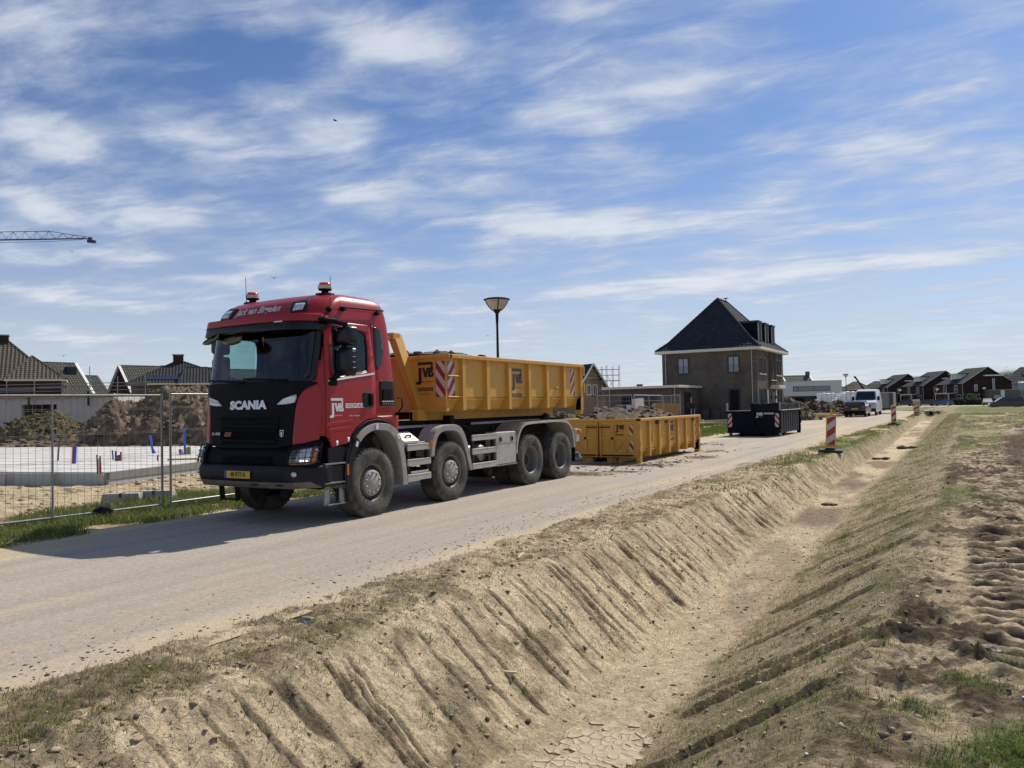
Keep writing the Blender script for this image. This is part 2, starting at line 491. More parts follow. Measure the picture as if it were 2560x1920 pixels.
def grid_mesh(name, X, Y, Z, mats, col=None, smooth=True):
    """X, Y, Z: 2-D arrays of a sheet"""
    r, c = X.shape
    co = np.stack([X, Y, Z], -1).reshape(-1, 3).astype(np.float32)
    i = np.arange(r * c).reshape(r, c)
    q = np.stack([i[:-1, :-1], i[:-1, 1:], i[1:, 1:], i[1:, :-1]], -1).reshape(-1, 4)
    me = bpy.data.meshes.new(name)
    me.vertices.add(len(co)); me.vertices.foreach_set('co', co.ravel())
    me.loops.add(q.size); me.loops.foreach_set('vertex_index', q.ravel().astype(np.int32))
    me.polygons.add(len(q)); me.polygons.foreach_set('loop_start', np.arange(0, q.size, 4, dtype=np.int32))
    me.polygons.foreach_set('use_smooth', np.full(len(q), smooth, dtype=bool))
    if col is not None:
        at = me.attributes.new('Col', 'FLOAT_COLOR', 'POINT')
        at.data.foreach_set('color', col.reshape(-1, 4).astype(np.float32).ravel())
    for mt in (mats if isinstance(mats, (list, tuple)) else [mats]): me.materials.append(mt)
    me.update(calc_edges=True)
    o = bpy.data.objects.new(name, me); COL.objects.link(o)
    return o


def tri_mesh(name, co, tris, mats, mi=None, col=None):
    me = bpy.data.meshes.new(name)
    me.vertices.add(len(co)); me.vertices.foreach_set('co', co.astype(np.float32).ravel())
    k_ = tris.shape[1]
    me.loops.add(tris.size); me.loops.foreach_set('vertex_index', tris.ravel().astype(np.int32))
    me.polygons.add(len(tris)); me.polygons.foreach_set('loop_start', np.arange(0, tris.size, k_, dtype=np.int32))
    for mt in (mats if isinstance(mats, (list, tuple)) else [mats]): me.materials.append(mt)
    if mi is not None: me.polygons.foreach_set('material_index', mi.astype(np.int32))
    if col is not None:
        at = me.attributes.new('Col', 'FLOAT_COLOR', 'POINT'); at.data.foreach_set('color', col.astype(np.float32).ravel())
    me.update(calc_edges=True)
    o = bpy.data.objects.new(name, me); COL.objects.link(o)
    return o

build_sky()

# ------------------------------------------------------------------ the lie of the land
def road_l(Y): return np.interp(Y, [-60, 4, 6, 8, 10, 14, 40, 52, 67, 98, 103, 106], [-10.4, -10.45, -10.62, -10.8, -10.95, -10.9, -10.7, -12.2, -13.9, -15.3, -45, -70])
def road_r(Y): return np.interp(Y, [-60, 3, 12, 40, 70, 100, 110], [-5.0, -5.0, -5.1, -5.15, -5.0, -5.6, -9.0])
ROAD_END = 112.0
def bend(Y): return -np.interp(Y, [0, 40, 50, 80, 100, 130], [0, 0, .25, .85, 1.45, 2.0])
def dep(Y): return np.interp(Y, [-20, 8, 13, 22, 50, 99.2, 99.9], [.88, .86, .73, .57, .5, .5, 0.0])
_GR = np.random.RandomState(5)
GROOVES = []
yy = 2.6
while yy < 60:
    GROOVES.append((yy, _GR.uniform(.007, .015) * (1 + yy * .012), _GR.uniform(.018, .045), _GR.uniform(-.08, .12), _GR.uniform(.82, 1.05), _GR.uniform(.02, .20), _GR.uniform(.05, .13) if _GR.rand() < .25 else 0.0))
    yy += _GR.choice([_GR.uniform(.06, .14), _GR.uniform(.14, .5), _GR.uniform(.14, .5)])
RGROOVES = [(y, _GR.uniform(.02, .04), _GR.uniform(.03, .07), _GR.uniform(-.3, .1), _GR.uniform(.75, 1.0), _GR.uniform(.35, .75)) for y in (3.2, 4.6, 5.7, 6.3, 7.4, 8.7, 9.05, 10.2, 11.6, 13.2, 14.9, 17.1, 19.6, 22.0, 26, 31)]


TUSSOCK = list(zip((.02, .12, .22, .30, .36, .28, .18, .06, -.15, -.3, -.05, .42, .2, .1), (4.2, 4.35, 4.45, 4.55, 4.7, 4.62, 4.3, 4.12, 4.0, 4.6, 5.2, 5.0, 5.7, 3.75)))


def terrain(X, Y):
    """height and colour of the ground sheet"""
    Xs = X - bend(Y)
    d = dep(Y)
    w1 = fbm(Y * .55, X * .4, 3, 3)
    xlt = np.interp(Y, [0, 10, 25, 50], [-4.02, -3.95, -3.66, -3.72]) + w1 * .16
    xbl = np.interp(Y, [0, 9, 13, 23, 45], [-2.97, -3.0, -3.1, -3.22, -3.3]) + fbm(Y * .8, Y * 0, 8, 3) * .14
    xbr = np.interp(Y, [0, 13, 25, 45], [-2.12, -2.18, -2.3, -2.35]) + fbm(Y * .7, Y * 0, 9, 3) * .16
    xrt = np.interp(Y, [0, 10, 40, 70], [-.72, -.6, -.55, -.3]) + fbm(Y * .4, Y * 0, 12, 3) * .3
    tl = (Xs - xlt) / (xbl - xlt); tr = (xrt - Xs) / (xrt - xbr)
    t = np.minimum(tl, tr)
    kk = .055
    tc = np.clip(t, -.6, 1.6)
    ts = -kk * np.log(np.exp(-tc / kk) + np.exp(-1 / kk))           # round the toe
    ts = kk * np.log(1 + np.exp(ts / kk)) - kk * math.log(1 + math.exp(0)) * np.exp(-np.abs(tc) * 9) * .5
    inside = sst(t, -.45, 0.05)
    Z = -d * np.clip(ts, 0, 1.05)
    left = Xs < (xbl + xbr) / 2
    slope = np.clip(np.minimum(sst(t, -.02, .12), sst(t, 1.04, .9)), 0, 1)
    near = np.clip(1.3 - Y / 60, .25, 1)
    # bucket marks down the road-side bank
    gr = np.zeros_like(Z); dark = np.zeros_like(Z)
    wob = fbm(X * 1.3, Y * .6, 21, 3) * .08
    wob2 = fbm(X * 9, Y * 4, 22, 3) * .035
    ycol = Y[:, 0]
    tear = fbm(X * 9, Y * 9, 24, 3, .6)
    for y0, wd, dp, t0, t1, sk, bw in GROOVES:
        i0, i1 = np.searchsorted(ycol, (y0 - .5, y0 + .9))
        if i1 - i0 < 2: continue
        sl = slice(i0, i1)
        ly = Y[sl] - (y0 + sk * np.clip(tl[sl], 0, 1) + wob[sl] + wob2[sl])
        fade = sst(tl[sl], t0, t0 + .12) * sst(tl[sl], t1, t1 - .12) * left[sl]
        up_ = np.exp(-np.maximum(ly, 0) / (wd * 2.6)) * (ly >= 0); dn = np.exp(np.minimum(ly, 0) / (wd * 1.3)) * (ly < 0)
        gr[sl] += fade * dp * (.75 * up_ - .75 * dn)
        dark[sl] = np.maximum(dark[sl], fade * np.minimum(1, dn * 1.1))  # shaded side of each mark is darkened in the colour too
        if bw:                                                   # torn strip of darker subsoil beside the mark
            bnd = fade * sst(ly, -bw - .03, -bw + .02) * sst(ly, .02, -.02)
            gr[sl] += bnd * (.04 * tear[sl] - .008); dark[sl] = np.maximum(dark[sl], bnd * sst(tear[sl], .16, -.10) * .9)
    for y0, wd, dp, t0, t1, sk in RGROOVES:
        i0, i1 = np.searchsorted(ycol, (y0 - .8, y0 + 1.4))
        if i1 - i0 < 2: continue
        sl = slice(i0, i1)
        ly = Y[sl] - (y0 + sk * (1 - np.clip(tr[sl], 0, 1)) + wob[sl] + wob2[sl])
        fade = sst(tr[sl], t0, t0 + .12) * sst(tr[sl], t1, t1 - .12) * (~left[sl])
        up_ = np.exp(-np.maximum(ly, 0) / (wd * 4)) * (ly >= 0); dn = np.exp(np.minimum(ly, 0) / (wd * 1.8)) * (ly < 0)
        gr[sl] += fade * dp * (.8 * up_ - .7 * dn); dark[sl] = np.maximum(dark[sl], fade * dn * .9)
    stria = fbm((Y - .16 * tl) * 5.0, X * .5, 31, 5, .68) * .026 + fbm((Y - .16 * tl) * 15.0, X * 1.2, 33, 3, .6) * .014
    rough = fbm(X * 7, Y * 7, 41, 4, .7) * .022 + np.clip(fbm(X * 13, Y * 13, 44, 3, .62), 0, 1) * .040
    Z = Z + slope * (gr * near + np.where(left, stria, .7 * stria) * np.interp(Y, [4, 14], [.75, 1])) + inside * (1 - .8 * sst(t, .93, 1.1)) * rough * np.interp(Y, [3, 8, 20], [.75, .5, .3])
    # verge and field
    out = 1 - sst(t, -.05, .05)
    lump = np.clip(fbm(X * 2.6, Y * 2.6, 51, 5, .58), -.3, 1)
    verge = (X > road_r(Y) - .4) & (Xs < xbl)
    field = (Xs > xrt - .4)
    Z = Z + np.where(verge, out * (.035 * lump + rough * .9) + .012, 0)
    clod = np.clip(fbm(X * 3.4, Y * 3.4, 57, 5, .62) - .05, 0, 1)
    soilm = sst(fbm(X * .45, Y * .22, 61, 3, .5) + np.interp(X, [-1, .1, .5, 1.0, 2.4], [-.28, .06, -.12, .0, .2]), .0, .20) * field * sst(Y, 3.2, 5.5)
    trk = sst(X + .2 * fbm(Y * .3, Y * 0, 63, 2), -.12, .02) * sst(X, 1.05, .9) * sst(Y, 4.6, 6.0) * sst(Y, 30, 24) + .8 * sst(X, 2.2, 2.35) * sst(X, 3.2, 3.05) * sst(Y, 8, 10)
    bars = sst(np.sin(2 * PI * (Y + .06 * fbm(X * 2, Y * .6, 65, 2)) / .26), -.15, .6)
    trkn = trk * sst(fbm(X * 1.3, Y * .9, 66, 3), -.38, -.10)
    Z = Z + field * out * (.05 * lump + rough * 1.1 + .11 * clod * (.35 + soilm) + trkn * (.05 * bars - .03))
    Z = Z + field * sst(X, .35, 2.2) * sst(Y, 15, 24) * sst(Y, 60, 40) * (.12 + .35 * fbm(X * .7, Y * .5, 68, 5, .62))
    # ditch floor: silt ripples
    flo = sst(t, .93, 1.15)
    Z = Z + flo * (.03 * fbm(X * 1.4, Y * .8, 71, 3) + .010 * fbm(X * 6, Y * 3, 72, 3))
    # road bed
    rl, rr = road_l(Y), road_r(Y)
    bed = np.minimum(sst(X, rl - .12, rl + .35), sst(X, rr + .10, rr - .30)) * (Y < ROAD_END)
    edge = .035 * fbm(X * 3.2, Y * 1.7, 81, 4) + .018 * fbm(X * 11, Y * 8, 83, 3)
    Z = Z + np.where(X < rr + .6, edge * .8 * (1 - bed), 0) - bed * .11
    # building site left of the road
    site = sst(X, rl - .1, rl - .9)
    Z = Z + site * (.02 + .05 * fbm(X * .5, Y * .5, 91, 4) + .06 * clod * sst(X, -12.4, -13.6) * sst(Y, 26, 20))
    verge_l = site * sst(X, -13.6, -12.0) * (Y < 30)
    far = sst(Y, 100, 175)
    Z = Z - .42 * far
    
    # ---------------- colour of the ground itself
    def C(r, g, b): return np.array((r, g, b), np.float32)
    sand, sand2, soil, soil2, silt = C(.62, .49, .315), C(.52, .405, .255), C(.120, .084, .058), C(.235, .172, .112), C(.46, .37, .25)
    turf, straw = C(.150, .165, .055), C(.33, .29, .15)
    n1 = fbm(X * 1.1, Y * 1.1, 101, 5, .55); n2 = fbm(X * 5, Y * 5, 103, 4, .6); n3 = fbm(X * 22, Y * 18, 105, 2, .6)
    col = np.empty(X.shape + (3,), np.float32)
    f = sst(n1 + .5 * n2, -.25, .45)[..., None]
    col[:] = sand * (1 - f) + sand2 * f
    def lay(mask, c):
        m_ = np.clip(mask, 0, 1)[..., None]
        col[:] = col * (1 - m_) + c * m_
    # banks: more soil far off; bared soil and painted shade along the marks
    bank = inside * (1 - flo)
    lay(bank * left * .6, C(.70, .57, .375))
    lay(bank * sst(n2 + .4 * n1 + .45 * stria / .03, .02, .45) * np.interp(Y, [0, 8, 25], [.26, .34, .55]), C(.27, .20, .13))
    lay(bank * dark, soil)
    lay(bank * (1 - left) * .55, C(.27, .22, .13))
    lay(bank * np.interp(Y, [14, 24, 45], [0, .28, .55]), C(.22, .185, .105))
    lay(bank * (1 - left) * sst(fbm(X * 1.8, Y * .9, 107, 4) + .3 * n2, -.05, .35) * np.interp(Y, [3, 7, 14, 30], [.35, .6, .8, .85]), C(.175, .170, .070))
    lay(bank * left * sst(n1, .1, .5) * np.interp(Y, [8, 16, 40], [0, .35, .5]), C(.25, .215, .115))
    # floor
    lay(flo * .7, C(.60, .475, .315))
    lay(flo * sst(fbm(X * 1.3, Y * .6, 109, 3) + np.interp(Y, [4, 8, 12], [.22, .1, -.1]), -.05, .2) * .8, silt * .78)
    lay(flo * sst(fbm(X * .9, Y * .33, 112, 3), .02, .3) * sst(Y, 9, 13) * .8, C(.20, .145, .10))
    # verge by the road: green further off, sandy with brown lumps near
    lay(verge * out * sst(n2 + .6 * n1, .0, .36) * .7, soil2)
    lay((verge | (Xs < xbl)) * sst(X, rr - .1, rr + .35) * sst(fbm(X * 2.1, Y * 2.1, 127, 4, .6) + np.interp(Y, [2, 4, 7], [.12, .0, -.25]), .02, .22) * sst(Y, 12, 6) * .65, C(.20, .155, .095))
    lay(verge * sst(Xs, xlt + .22, xlt - .05) * sst(fbm(X * .9, Y * .35, 115, 3) + np.interp(Y, [0, 14, 22, 40], [-.55, -.3, .05, .35]), 0, .25) * sst(X, rr + .12, rr + .5) * .9, turf)
    # field
    lay(field * out * soilm * sst(n2 + .5 * clod + .3 * n1, -.25, .12) * .92, soil)
    lay(field * trkn * bars * .6, sand)
    lay(field * trkn * (1 - bars) * .85, soil)
    lay(field * out * sst(clod + .3 * n2, .02, .22) * .8, soil)
    lay(field * out * sst(fbm(X * .5, Y * .2, 117, 4) + np.interp(Y, [4, 12, 24, 60], [-.35, -.12, .25, .45]), 0, .3) * (1 - .8 * soilm) * .85, turf)
    lay(field * out * sst(fbm(X * .3, Y * .15, 119, 4), .02, .3) * sst(Y, 20, 40) * .8, straw)
    tus = sum(np.exp(-((X - a) ** 2 + (Y - b_) ** 2) / .028) for a, b_ in TUSSOCK)
    lay(np.clip(tus, 0, 1) * .55, C(.14, .15, .055))
    lay(field * out * sst(X + .35 * fbm(X * .6, Y * .3, 125, 4) + .25 * n2, .55, 1.1) * sst(Y, 14, 18) * sst(Y, 44, 34) * .92, soil)
    # left side
    lay(site * sst(n2 + .4 * n1 + clod * .6, .08, .5) * .75, C(.235, .165, .105))
    lay(verge_l * sst(fbm(X * .9, Y * .9, 121, 4) + np.interp(X, [-13.6, -12.4, -11, -10.6], [-.25, .22, .28, -.05]), -.05, .2) * .9, C(.075, .095, .028))
    lawn = sst(X, -9.8, -11.3) * sst(Y, 27, 30) * sst(Y, 58, 53) * sst(X, -26, -22) * site
    lay(lawn * sst(n1 + .4, .0, .35), C(.085, .125, .032))
    lay(sst(Y, 78, 100) * np.ones_like(X) * .85 * (1 - bank), C(.15, .155, .055))
    lay(sst(X, -30, -45) * .6, C(.19, .165, .085))
    # sand thrown over the road edges
    lay(np.clip((1 - np.abs(X - rr) / .5), 0, 1) * .55, C(.40, .325, .225))
    col *= (1 + .35 * n3[..., None])
    return Z.astype(np.float32), np.concatenate([np.clip(col, .01, 1), np.ones(X.shape + (1,), np.float32)], -1)


def axis_cols():
    a = [np.arange(-5.7, 2.3, .034), np.arange(-14, -10.2, .09), np.arange(-10.2, -5.7, .45), np.arange(2.3, 8, .12), np.arange(8, 40, .8), np.arange(-34, -14, .28), np.arange(-90, -34, 1.2)]
    g = 40 * 1.16 ** np.arange(0, 24); a += [g, -90 - (g - 40)]
    return np.unique(np.concatenate(a))


def axis_rows():
    y, r_ = 1.3, [-60, -30, -15, -8, -4, -2, -1, 0, .5, 1.0]
    while y < 118:
        r_.append(y); y += max(.021, .0029 * y)
    while y < 1500:
        r_.append(y); y += max(.5, .03 * y)
    return np.array(r_)


def earth_mat():
    mt = bpy.data.materials.new('bare_earth'); mt.use_nodes = True
    k = NT(mt.node_tree); out = k.new('ShaderNodeOutputMaterial'); b = k.new('ShaderNodeBsdfPrincipled', inp={'Roughness': .95, 'Specular IOR Level': .15})
    k.l.new(b.outputs[0], out.inputs[0])
    at = k.new('ShaderNodeAttribute', attribute_name='Col'); tc = k.new('ShaderNodeTexCoord'); v = tc.outputs['Object']
    n = k.noise(v, 34, 8, .68); n2 = k.noise(v, 9, 6, .6)
    f = k.math('ADD', k.math('MULTIPLY', k.ramp(n, .28, .72, False), .75), k.math('MULTIPLY', k.ramp(n2, .3, .7, False), .35))
    g = k.new('ShaderNodeCombineColor'); ff = k.math('ADD', .42, f)
    for i in range(3): k.l.new(ff, g.inputs[i])
    c = k.mix(1.0, at.outputs[0], g.outputs[0], 'MULTIPLY')
    k.l.new(c, b.inputs['Base Color'])
    b1 = k.new('ShaderNodeBump', inp={'Strength': 1.0, 'Distance': .05, 'Height': k.noise(v, 26, 8, .70)})
    b2 = k.new('ShaderNodeBump', inp={'Strength': .7, 'Distance': .012, 'Height': k.noise(v, 85, 5, .6)})
    k.l.new(b1.outputs[0], b2.inputs['Normal']); k.l.new(b2.outputs[0], b.inputs['Normal'])
    return mt


GX, GY = axis_cols(), axis_rows()
XX, YY = np.meshgrid(GX.astype(np.float32), GY.astype(np.float32))
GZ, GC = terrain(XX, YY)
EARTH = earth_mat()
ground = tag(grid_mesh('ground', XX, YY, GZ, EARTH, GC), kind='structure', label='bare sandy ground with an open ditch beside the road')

def gz(x, y):
    """height of the ground sheet at points (bilinear)"""
    x = np.atleast_1d(np.asarray(x, np.float64)); y = np.atleast_1d(np.asarray(y, np.float64))
    i = np.clip(np.searchsorted(GX, x) - 1, 0, len(GX) - 2); j = np.clip(np.searchsorted(GY, y) - 1, 0, len(GY) - 2)
    fx = (x - GX[i]) / (GX[i + 1] - GX[i]); fy = (y - GY[j]) / (GY[j + 1] - GY[j])
    return (GZ[j, i] * (1 - fx) + GZ[j, i + 1] * fx) * (1 - fy) + (GZ[j + 1, i] * (1 - fx) + GZ[j + 1, i + 1] * fx) * fy
def gz1(x, y): return float(gz(x, y)[0])


def road_mat():
    mt = bpy.data.materials.new('dusty_asphalt'); mt.use_nodes = True
    k = NT(mt.node_tree); out = k.new('ShaderNodeOutputMaterial'); b = k.new('ShaderNodeBsdfPrincipled', inp={'Roughness': .9, 'Specular IOR Level': .25})
    k.l.new(b.outputs[0], out.inputs[0])
    at = k.new('ShaderNodeAttribute', attribute_name='Col'); sp = k.new('ShaderNodeSeparateColor'); k.l.new(at.outputs[0], sp.inputs[0])
    tc = k.new('ShaderNodeTexCoord'); v = tc.outputs['Object']
    n = k.noise(v, 1.1, 6, .6); n2 = k.noise(k.mapping(v, scale=(1.6, .35, 1)), 1.3, 6, .62); n3 = k.noise(v, 60, 4, .7)
    asp = k.mix(k.ramp(n3, .3, .7, False), (.275, .238, .195), (.46, .405, .335))
    sandy = k.mix(k.ramp(n3, .35, .7, False), (.41, .322, .212), (.58, .462, .31))
    dust = k.math('ADD', sp.outputs[0], k.math('MULTIPLY', k.math('SUBTRACT', n2, .5), 1.1))
    c = k.mix(k.ramp(dust, .30, .80), asp, sandy)
    wp = k.noise(k.mapping(v, scale=(2.4, .05, 1)), 1.0, 5, .6); c = k.mix(k.math('MULTIPLY', k.ramp(wp, .42, .66), .30), c, (.20, .178, .150))
    gn = k.noise(v, 21, 6, .75); c = k.mix(k.math('MULTIPLY', k.ramp(gn, .50, .74), .55), c, (.60, .53, .44)); c = k.mix(k.math('MULTIPLY', k.ramp(gn, .46, .26), .60), c, (.13, .115, .10))
    c = k.mix(k.math('MULTIPLY', k.ramp(k.math('ADD', sp.outputs[1], k.math('MULTIPLY', k.math('SUBTRACT', n, .5), 1.2)), .35, .65), .75), c, (.10, .085, .075))
    c = k.mix(k.ramp(k.math('ADD', sp.outputs[2], k.math('MULTIPLY', k.math('SUBTRACT', k.noise(v, 4, 7, .7), .5), 1.3)), .4, .75), c, (.105, .078, .055))
    vo = k.new('ShaderNodeTexVoronoi', inp={'Scale': 75.0}); k.l.new(v, vo.inputs['Vector'])
    st = k.math('MULTIPLY', k.ramp(vo.outputs['Distance'], .32, .18), k.ramp(k.noise(v, 90, 1, .5), .56, .66))
    c = k.mix(k.math('MULTIPLY', st, .6), c, (.50, .47, .43))
    k.l.new(c, b.inputs['Base Color'])
    b1 = k.new('ShaderNodeBump', inp={'Strength': .6, 'Distance': .012, 'Height': k.noise(v, 75, 6, .7)})
    b2 = k.new('ShaderNodeBump', inp={'Strength': .35, 'Distance': .03, 'Height': k.noise(v, 3.2, 5, .6)})
    k.l.new(b2.outputs[0], b1.inputs['Normal']); k.l.new(b1.outputs[0], b.inputs['Normal'])
    return mt


def build_road():
    rows = np.concatenate([np.arange(-60, 2, 4), np.arange(2, 30, .12), np.arange(30, 112.1, .4)])
    u = np.linspace(0, 1, 61)
    Y = np.repeat(rows[:, None], 61, 1); L, Rr = road_l(rows)[:, None] - .3, road_r(rows)[:, None] + .26
    X = L + (Rr - L) * u[None]
    Z = .012 + .03 * (1 - (2 * np.clip((X + 7.9) / 5.8, -1, 1)) ** 2 * .25) - .03 + .008 * fbm(X * .5, Y * .3, 201, 3)
    Z = Z - .42 * sst(Y, 100, 175)
    de = np.minimum(Rr - X, np.minimum(X - L, 4))
    dust = .14 + .62 * np.exp(-de / .55) + .22 * sst(Y, 9, 3) + .30 * sst(fbm(X * .7, Y * .18, 203, 4), -.05, .35) + .25 * sst(Y, 22, 36)
    tar = .55 * np.exp(-((Rr - X - .42) / .16) ** 2) * sst(fbm(X * .5, Y * .5, 205, 3), -.2, .2) * sst(Y, 9, 12)
    spill = np.zeros_like(X)
    for (sx, sy, a, b_, q) in ((-8.3, 16.6, 1.3, .8, .9), (-7.4, 17.4, .9, .5, .75), (-8.2, 19.4, 2.0, .7, .95), (-7.2, 20.6, .9, .5, .7), (-7.0, 22.6, .7, 1.2, .8), (-7.5, 25.5, .6, 1.3, .7), (-9.3, 29.5, .7, 1.0, .75), (-6.6, 27.5, .35, .7, .6)):
        spill = np.maximum(spill, q * np.exp(-((X - sx) / a) ** 2 - ((Y - sy) / b_) ** 2))
    col = np.stack([dust, tar, spill, np.ones_like(X)], -1)
    o = grid_mesh('road', X.astype(np.float32), Y.astype(np.float32), Z.astype(np.float32), road_mat(), np.clip(col, 0, 1))
    tag(o, kind='structure', label='dusty single track asphalt road with sandy edges')


build_road()


# ------------------------------------------------------------------ grass, clods, stones
def leaf_mat(name, tr=.35):
    mt = bpy.data.materials.new(name); mt.use_nodes = True
    k = NT(mt.node_tree); out = k.new('ShaderNodeOutputMaterial')
    at = k.new('ShaderNodeAttribute', attribute_name='Col')
    b = k.new('ShaderNodeBsdfPrincipled', inp={'Roughness': .6, 'Specular IOR Level': .25}); k.l.new(at.outputs[0], b.inputs['Base Color'])
    t = k.new('ShaderNodeBsdfTranslucent'); k.l.new(at.outputs[0], t.inputs[0])
    mx = k.new('ShaderNodeMixShader', inp={0: tr}); k.l.new(b.outputs[0], mx.inputs[1]); k.l.new(t.outputs[0], mx.inputs[2]); k.l.new(mx.outputs[0], out.inputs[0])
    return mt
LEAF = leaf_mat('grass_blades')
_gr = np.random.RandomState(3)


def blades(name, x, y, h, cols, label, wide=.006, lean=.5, z=None, parent=None):
    n = len(x); z = gz(x, y) if z is None else z
    a = _gr.rand(n) * 2 * PI; w = wide * (.6 + .8 * _gr.rand(n)); ln = lean * h * _gr.rand(n); la = _gr.rand(n) * 2 * PI
    bx, by = np.cos(a) * w, np.sin(a) * w; lx, ly = np.cos(la) * ln, np.sin(la) * ln
    co = np.empty((n, 5, 3))
    for i, (f, s_) in enumerate(((0, -1), (0, 1), (.55, -.75), (.55, .75), (1, 0))):
        co[:, i, 0] = x + bx * s_ + lx * f ** 2; co[:, i, 1] = y + by * s_ + ly * f ** 2; co[:, i, 2] = z - .012 * (f == 0) + h * f * (1 - .15 * f)
    q = np.arange(n)[:, None] * 5
    tr = np.concatenate([q + [0, 1, 3], q + [0, 3, 2], q + [2, 3, 4]])
    pick = np.asarray(cols)[_gr.randint(0, len(cols), n)] * (.75 + .5 * _gr.rand(n))[:, None]
    col = np.repeat(np.concatenate([pick, np.ones((n, 1))], 1)[:, None], 5, 1).reshape(-1, 4)
    o = tri_mesh(name, co.reshape(-1, 3), tr, LEAF, col=col)
    if parent is None: tag(o, label, 'grass', kind='stuff')
    else: o.parent = parent; o['kind'] = 'stuff'
    return o

G1, G2, G3, G4 = (.125, .185, .035), (.155, .21, .045), (.09, .145, .03), (.19, .215, .065)
ST1, ST2 = (.36, .29, .15), (.25, .21, .09)

def scatter(n, x0, x1, y0, y1, mask=None, pw=1.0):
    x = _gr.uniform(x0, x1, n * 3); y = y0 + (y1 - y0) * _gr.rand(n * 3) ** pw
    if mask is not None:
        k_ = mask(x, y) > _gr.rand(len(x)); x, y = x[k_], y[k_]
    return x[:n], y[:n]

# verge along the site fence
x, y = scatter(46000, -13.6, -10.45, 3.6, 12.5, lambda x, y: sst(fbm(x * .9, y * .9, 121, 4) + np.interp(x, [-13.6, -12.6, -12, -11, -10.7, -10.4], [-.3, .12, .3, .3, .12, -.35]), -.08, .22) * sst(x, road_l(y) + .12, road_l(y) - .25))
blades('grass', x, y, (.03 + .12 * _gr.rand(len(x)) ** 1.6) * (.35 + 1.3 * (fbm(x * 1.7, y * 1.7, 131, 3) + .5)), [G1, G2, G3, G4, G1, ST2, G2, ST1], 'green grass strip between the road and the site fence', wide=.005, lean=1.3)
# lawn near the brick house
x, y = scatter(26000, -22, -10.3, 28, 56, lambda x, y: sst(x, road_l(y) + .1, road_l(y) - .7) * sst(fbm(x * .6, y * .5, 133, 3), -.35, .1))
blades('grass', x, y, .06 + .10 * _gr.rand(len(x)), [G1, G2, G4], 'mown green lawn in front of the dark brick house', wide=.02)
# road-side bank and crest: seedlings in tufts
tx, ty = scatter(760, -5.0, -3.1, 2.0, 26, None, 1.5)
tx2, ty2 = scatter(900, -2.2, -.4, 2.2, 22, None, 1.4)
tx, ty = np.concatenate([tx, tx2]), np.concatenate([ty, ty2]); sz = _gr.randint(6, 34, len(tx)); rad = .02 + .06 * _gr.rand(len(tx))
x = np.repeat(tx, sz) + np.repeat(rad, sz) * _gr.randn(sz.sum()); y = np.repeat(ty, sz) + np.repeat(rad, sz) * _gr.randn(sz.sum())
blades('grass', x, y, .012 + .030 * _gr.rand(len(x)), [G1, G2, G4, G2], 'sparse young grass seedlings on both ditch banks', wide=.0022, lean=1.2)
k_ = 70; tx = np.r_[_gr.uniform(-5.0, -4.2, 40), _gr.uniform(-4.9, -4.0, 30)]; ty = np.r_[_gr.uniform(2.0, 3.1, 40), _gr.uniform(3.0, 6.0, 30)]
x = np.repeat(tx, k_) + .05 * _gr.randn(len(tx) * k_); y = np.repeat(ty, k_) + .06 * _gr.randn(len(tx) * k_)
blades('grass', x, y, .012 + .035 * _gr.rand(len(x)), [G1, ST2, G4, G2, ST2], 'olive grass clumps at the near left corner of the crest', wide=.0018, lean=1.8)
# dry straw-like blades lying on crest and banks
x, y = scatter(15000, -5.05, -.3, 1.8, 24, lambda x, y: .3 + .7 * sst(x, -3.7, -4.1), 1.4)
blades('dry_grass', x, y, .02 + .05 * _gr.rand(len(x)), [ST1, ST2, (.16, .125, .07), ST2], 'dry straw and dead stalks strewn over the sandy banks', wide=.0022, lean=2.2)
# green crest further along the road, and tussocks on the field
x, y = scatter(15000, -5.15, -3.3, 14, 95, lambda x, y: sst(x - bend(y), -3.5, -3.9) * sst(x, road_r(y) + .1, road_r(y) + .4) * np.interp(y, [14, 20, 28, 50], [.05, .35, .8, 1]) * sst(fbm(x * 1.2, y * .5, 141, 3), -.25, .15), 1.6)
blades('grass', x, y, .02 + .06 * _gr.rand(len(x)), [G2, G4, ST2, ST1, G4], 'green crest of grass between the road and the far ditch', wide=.012)
x, y = scatter(70000, -2.2, 14, 4, 90, lambda x, y: (sst(fbm(x * .5, y * .2, 117, 4) + np.interp(y, [4, 14, 30, 60], [-.3, -.15, .12, .3]), 0, .3) * sst(x, -.9, -.3) + .75 * sst(x, -.8, -1.1)) * .9, 1.7)
blades('grass', x, y, (.010 + .028 * _gr.rand(len(x))) * np.interp(y, [4, 20, 60], [.7, 1, 1.6]), [G4, ST1, G2, ST2, (.14, .15, .05), ST2], 'thin yellowish grass on the field right of the ditch', wide=np.interp(y, [4, 15, 60], [.0018, .005, .016]), lean=1.6)
tx, ty = np.array(TUSSOCK).T
k_ = 380; x = np.repeat(tx, k_) + .09 * _gr.randn(len(tx) * k_); y = np.repeat(ty, k_) + .09 * _gr.randn(len(tx) * k_)
blades('grass', x, y, .012 + .032 * _gr.rand(len(x)), [G1, G2, (.13, .22, .035), G4], 'bright green tussocks on the field by the ditch shoulder', wide=.0022, lean=2.2)


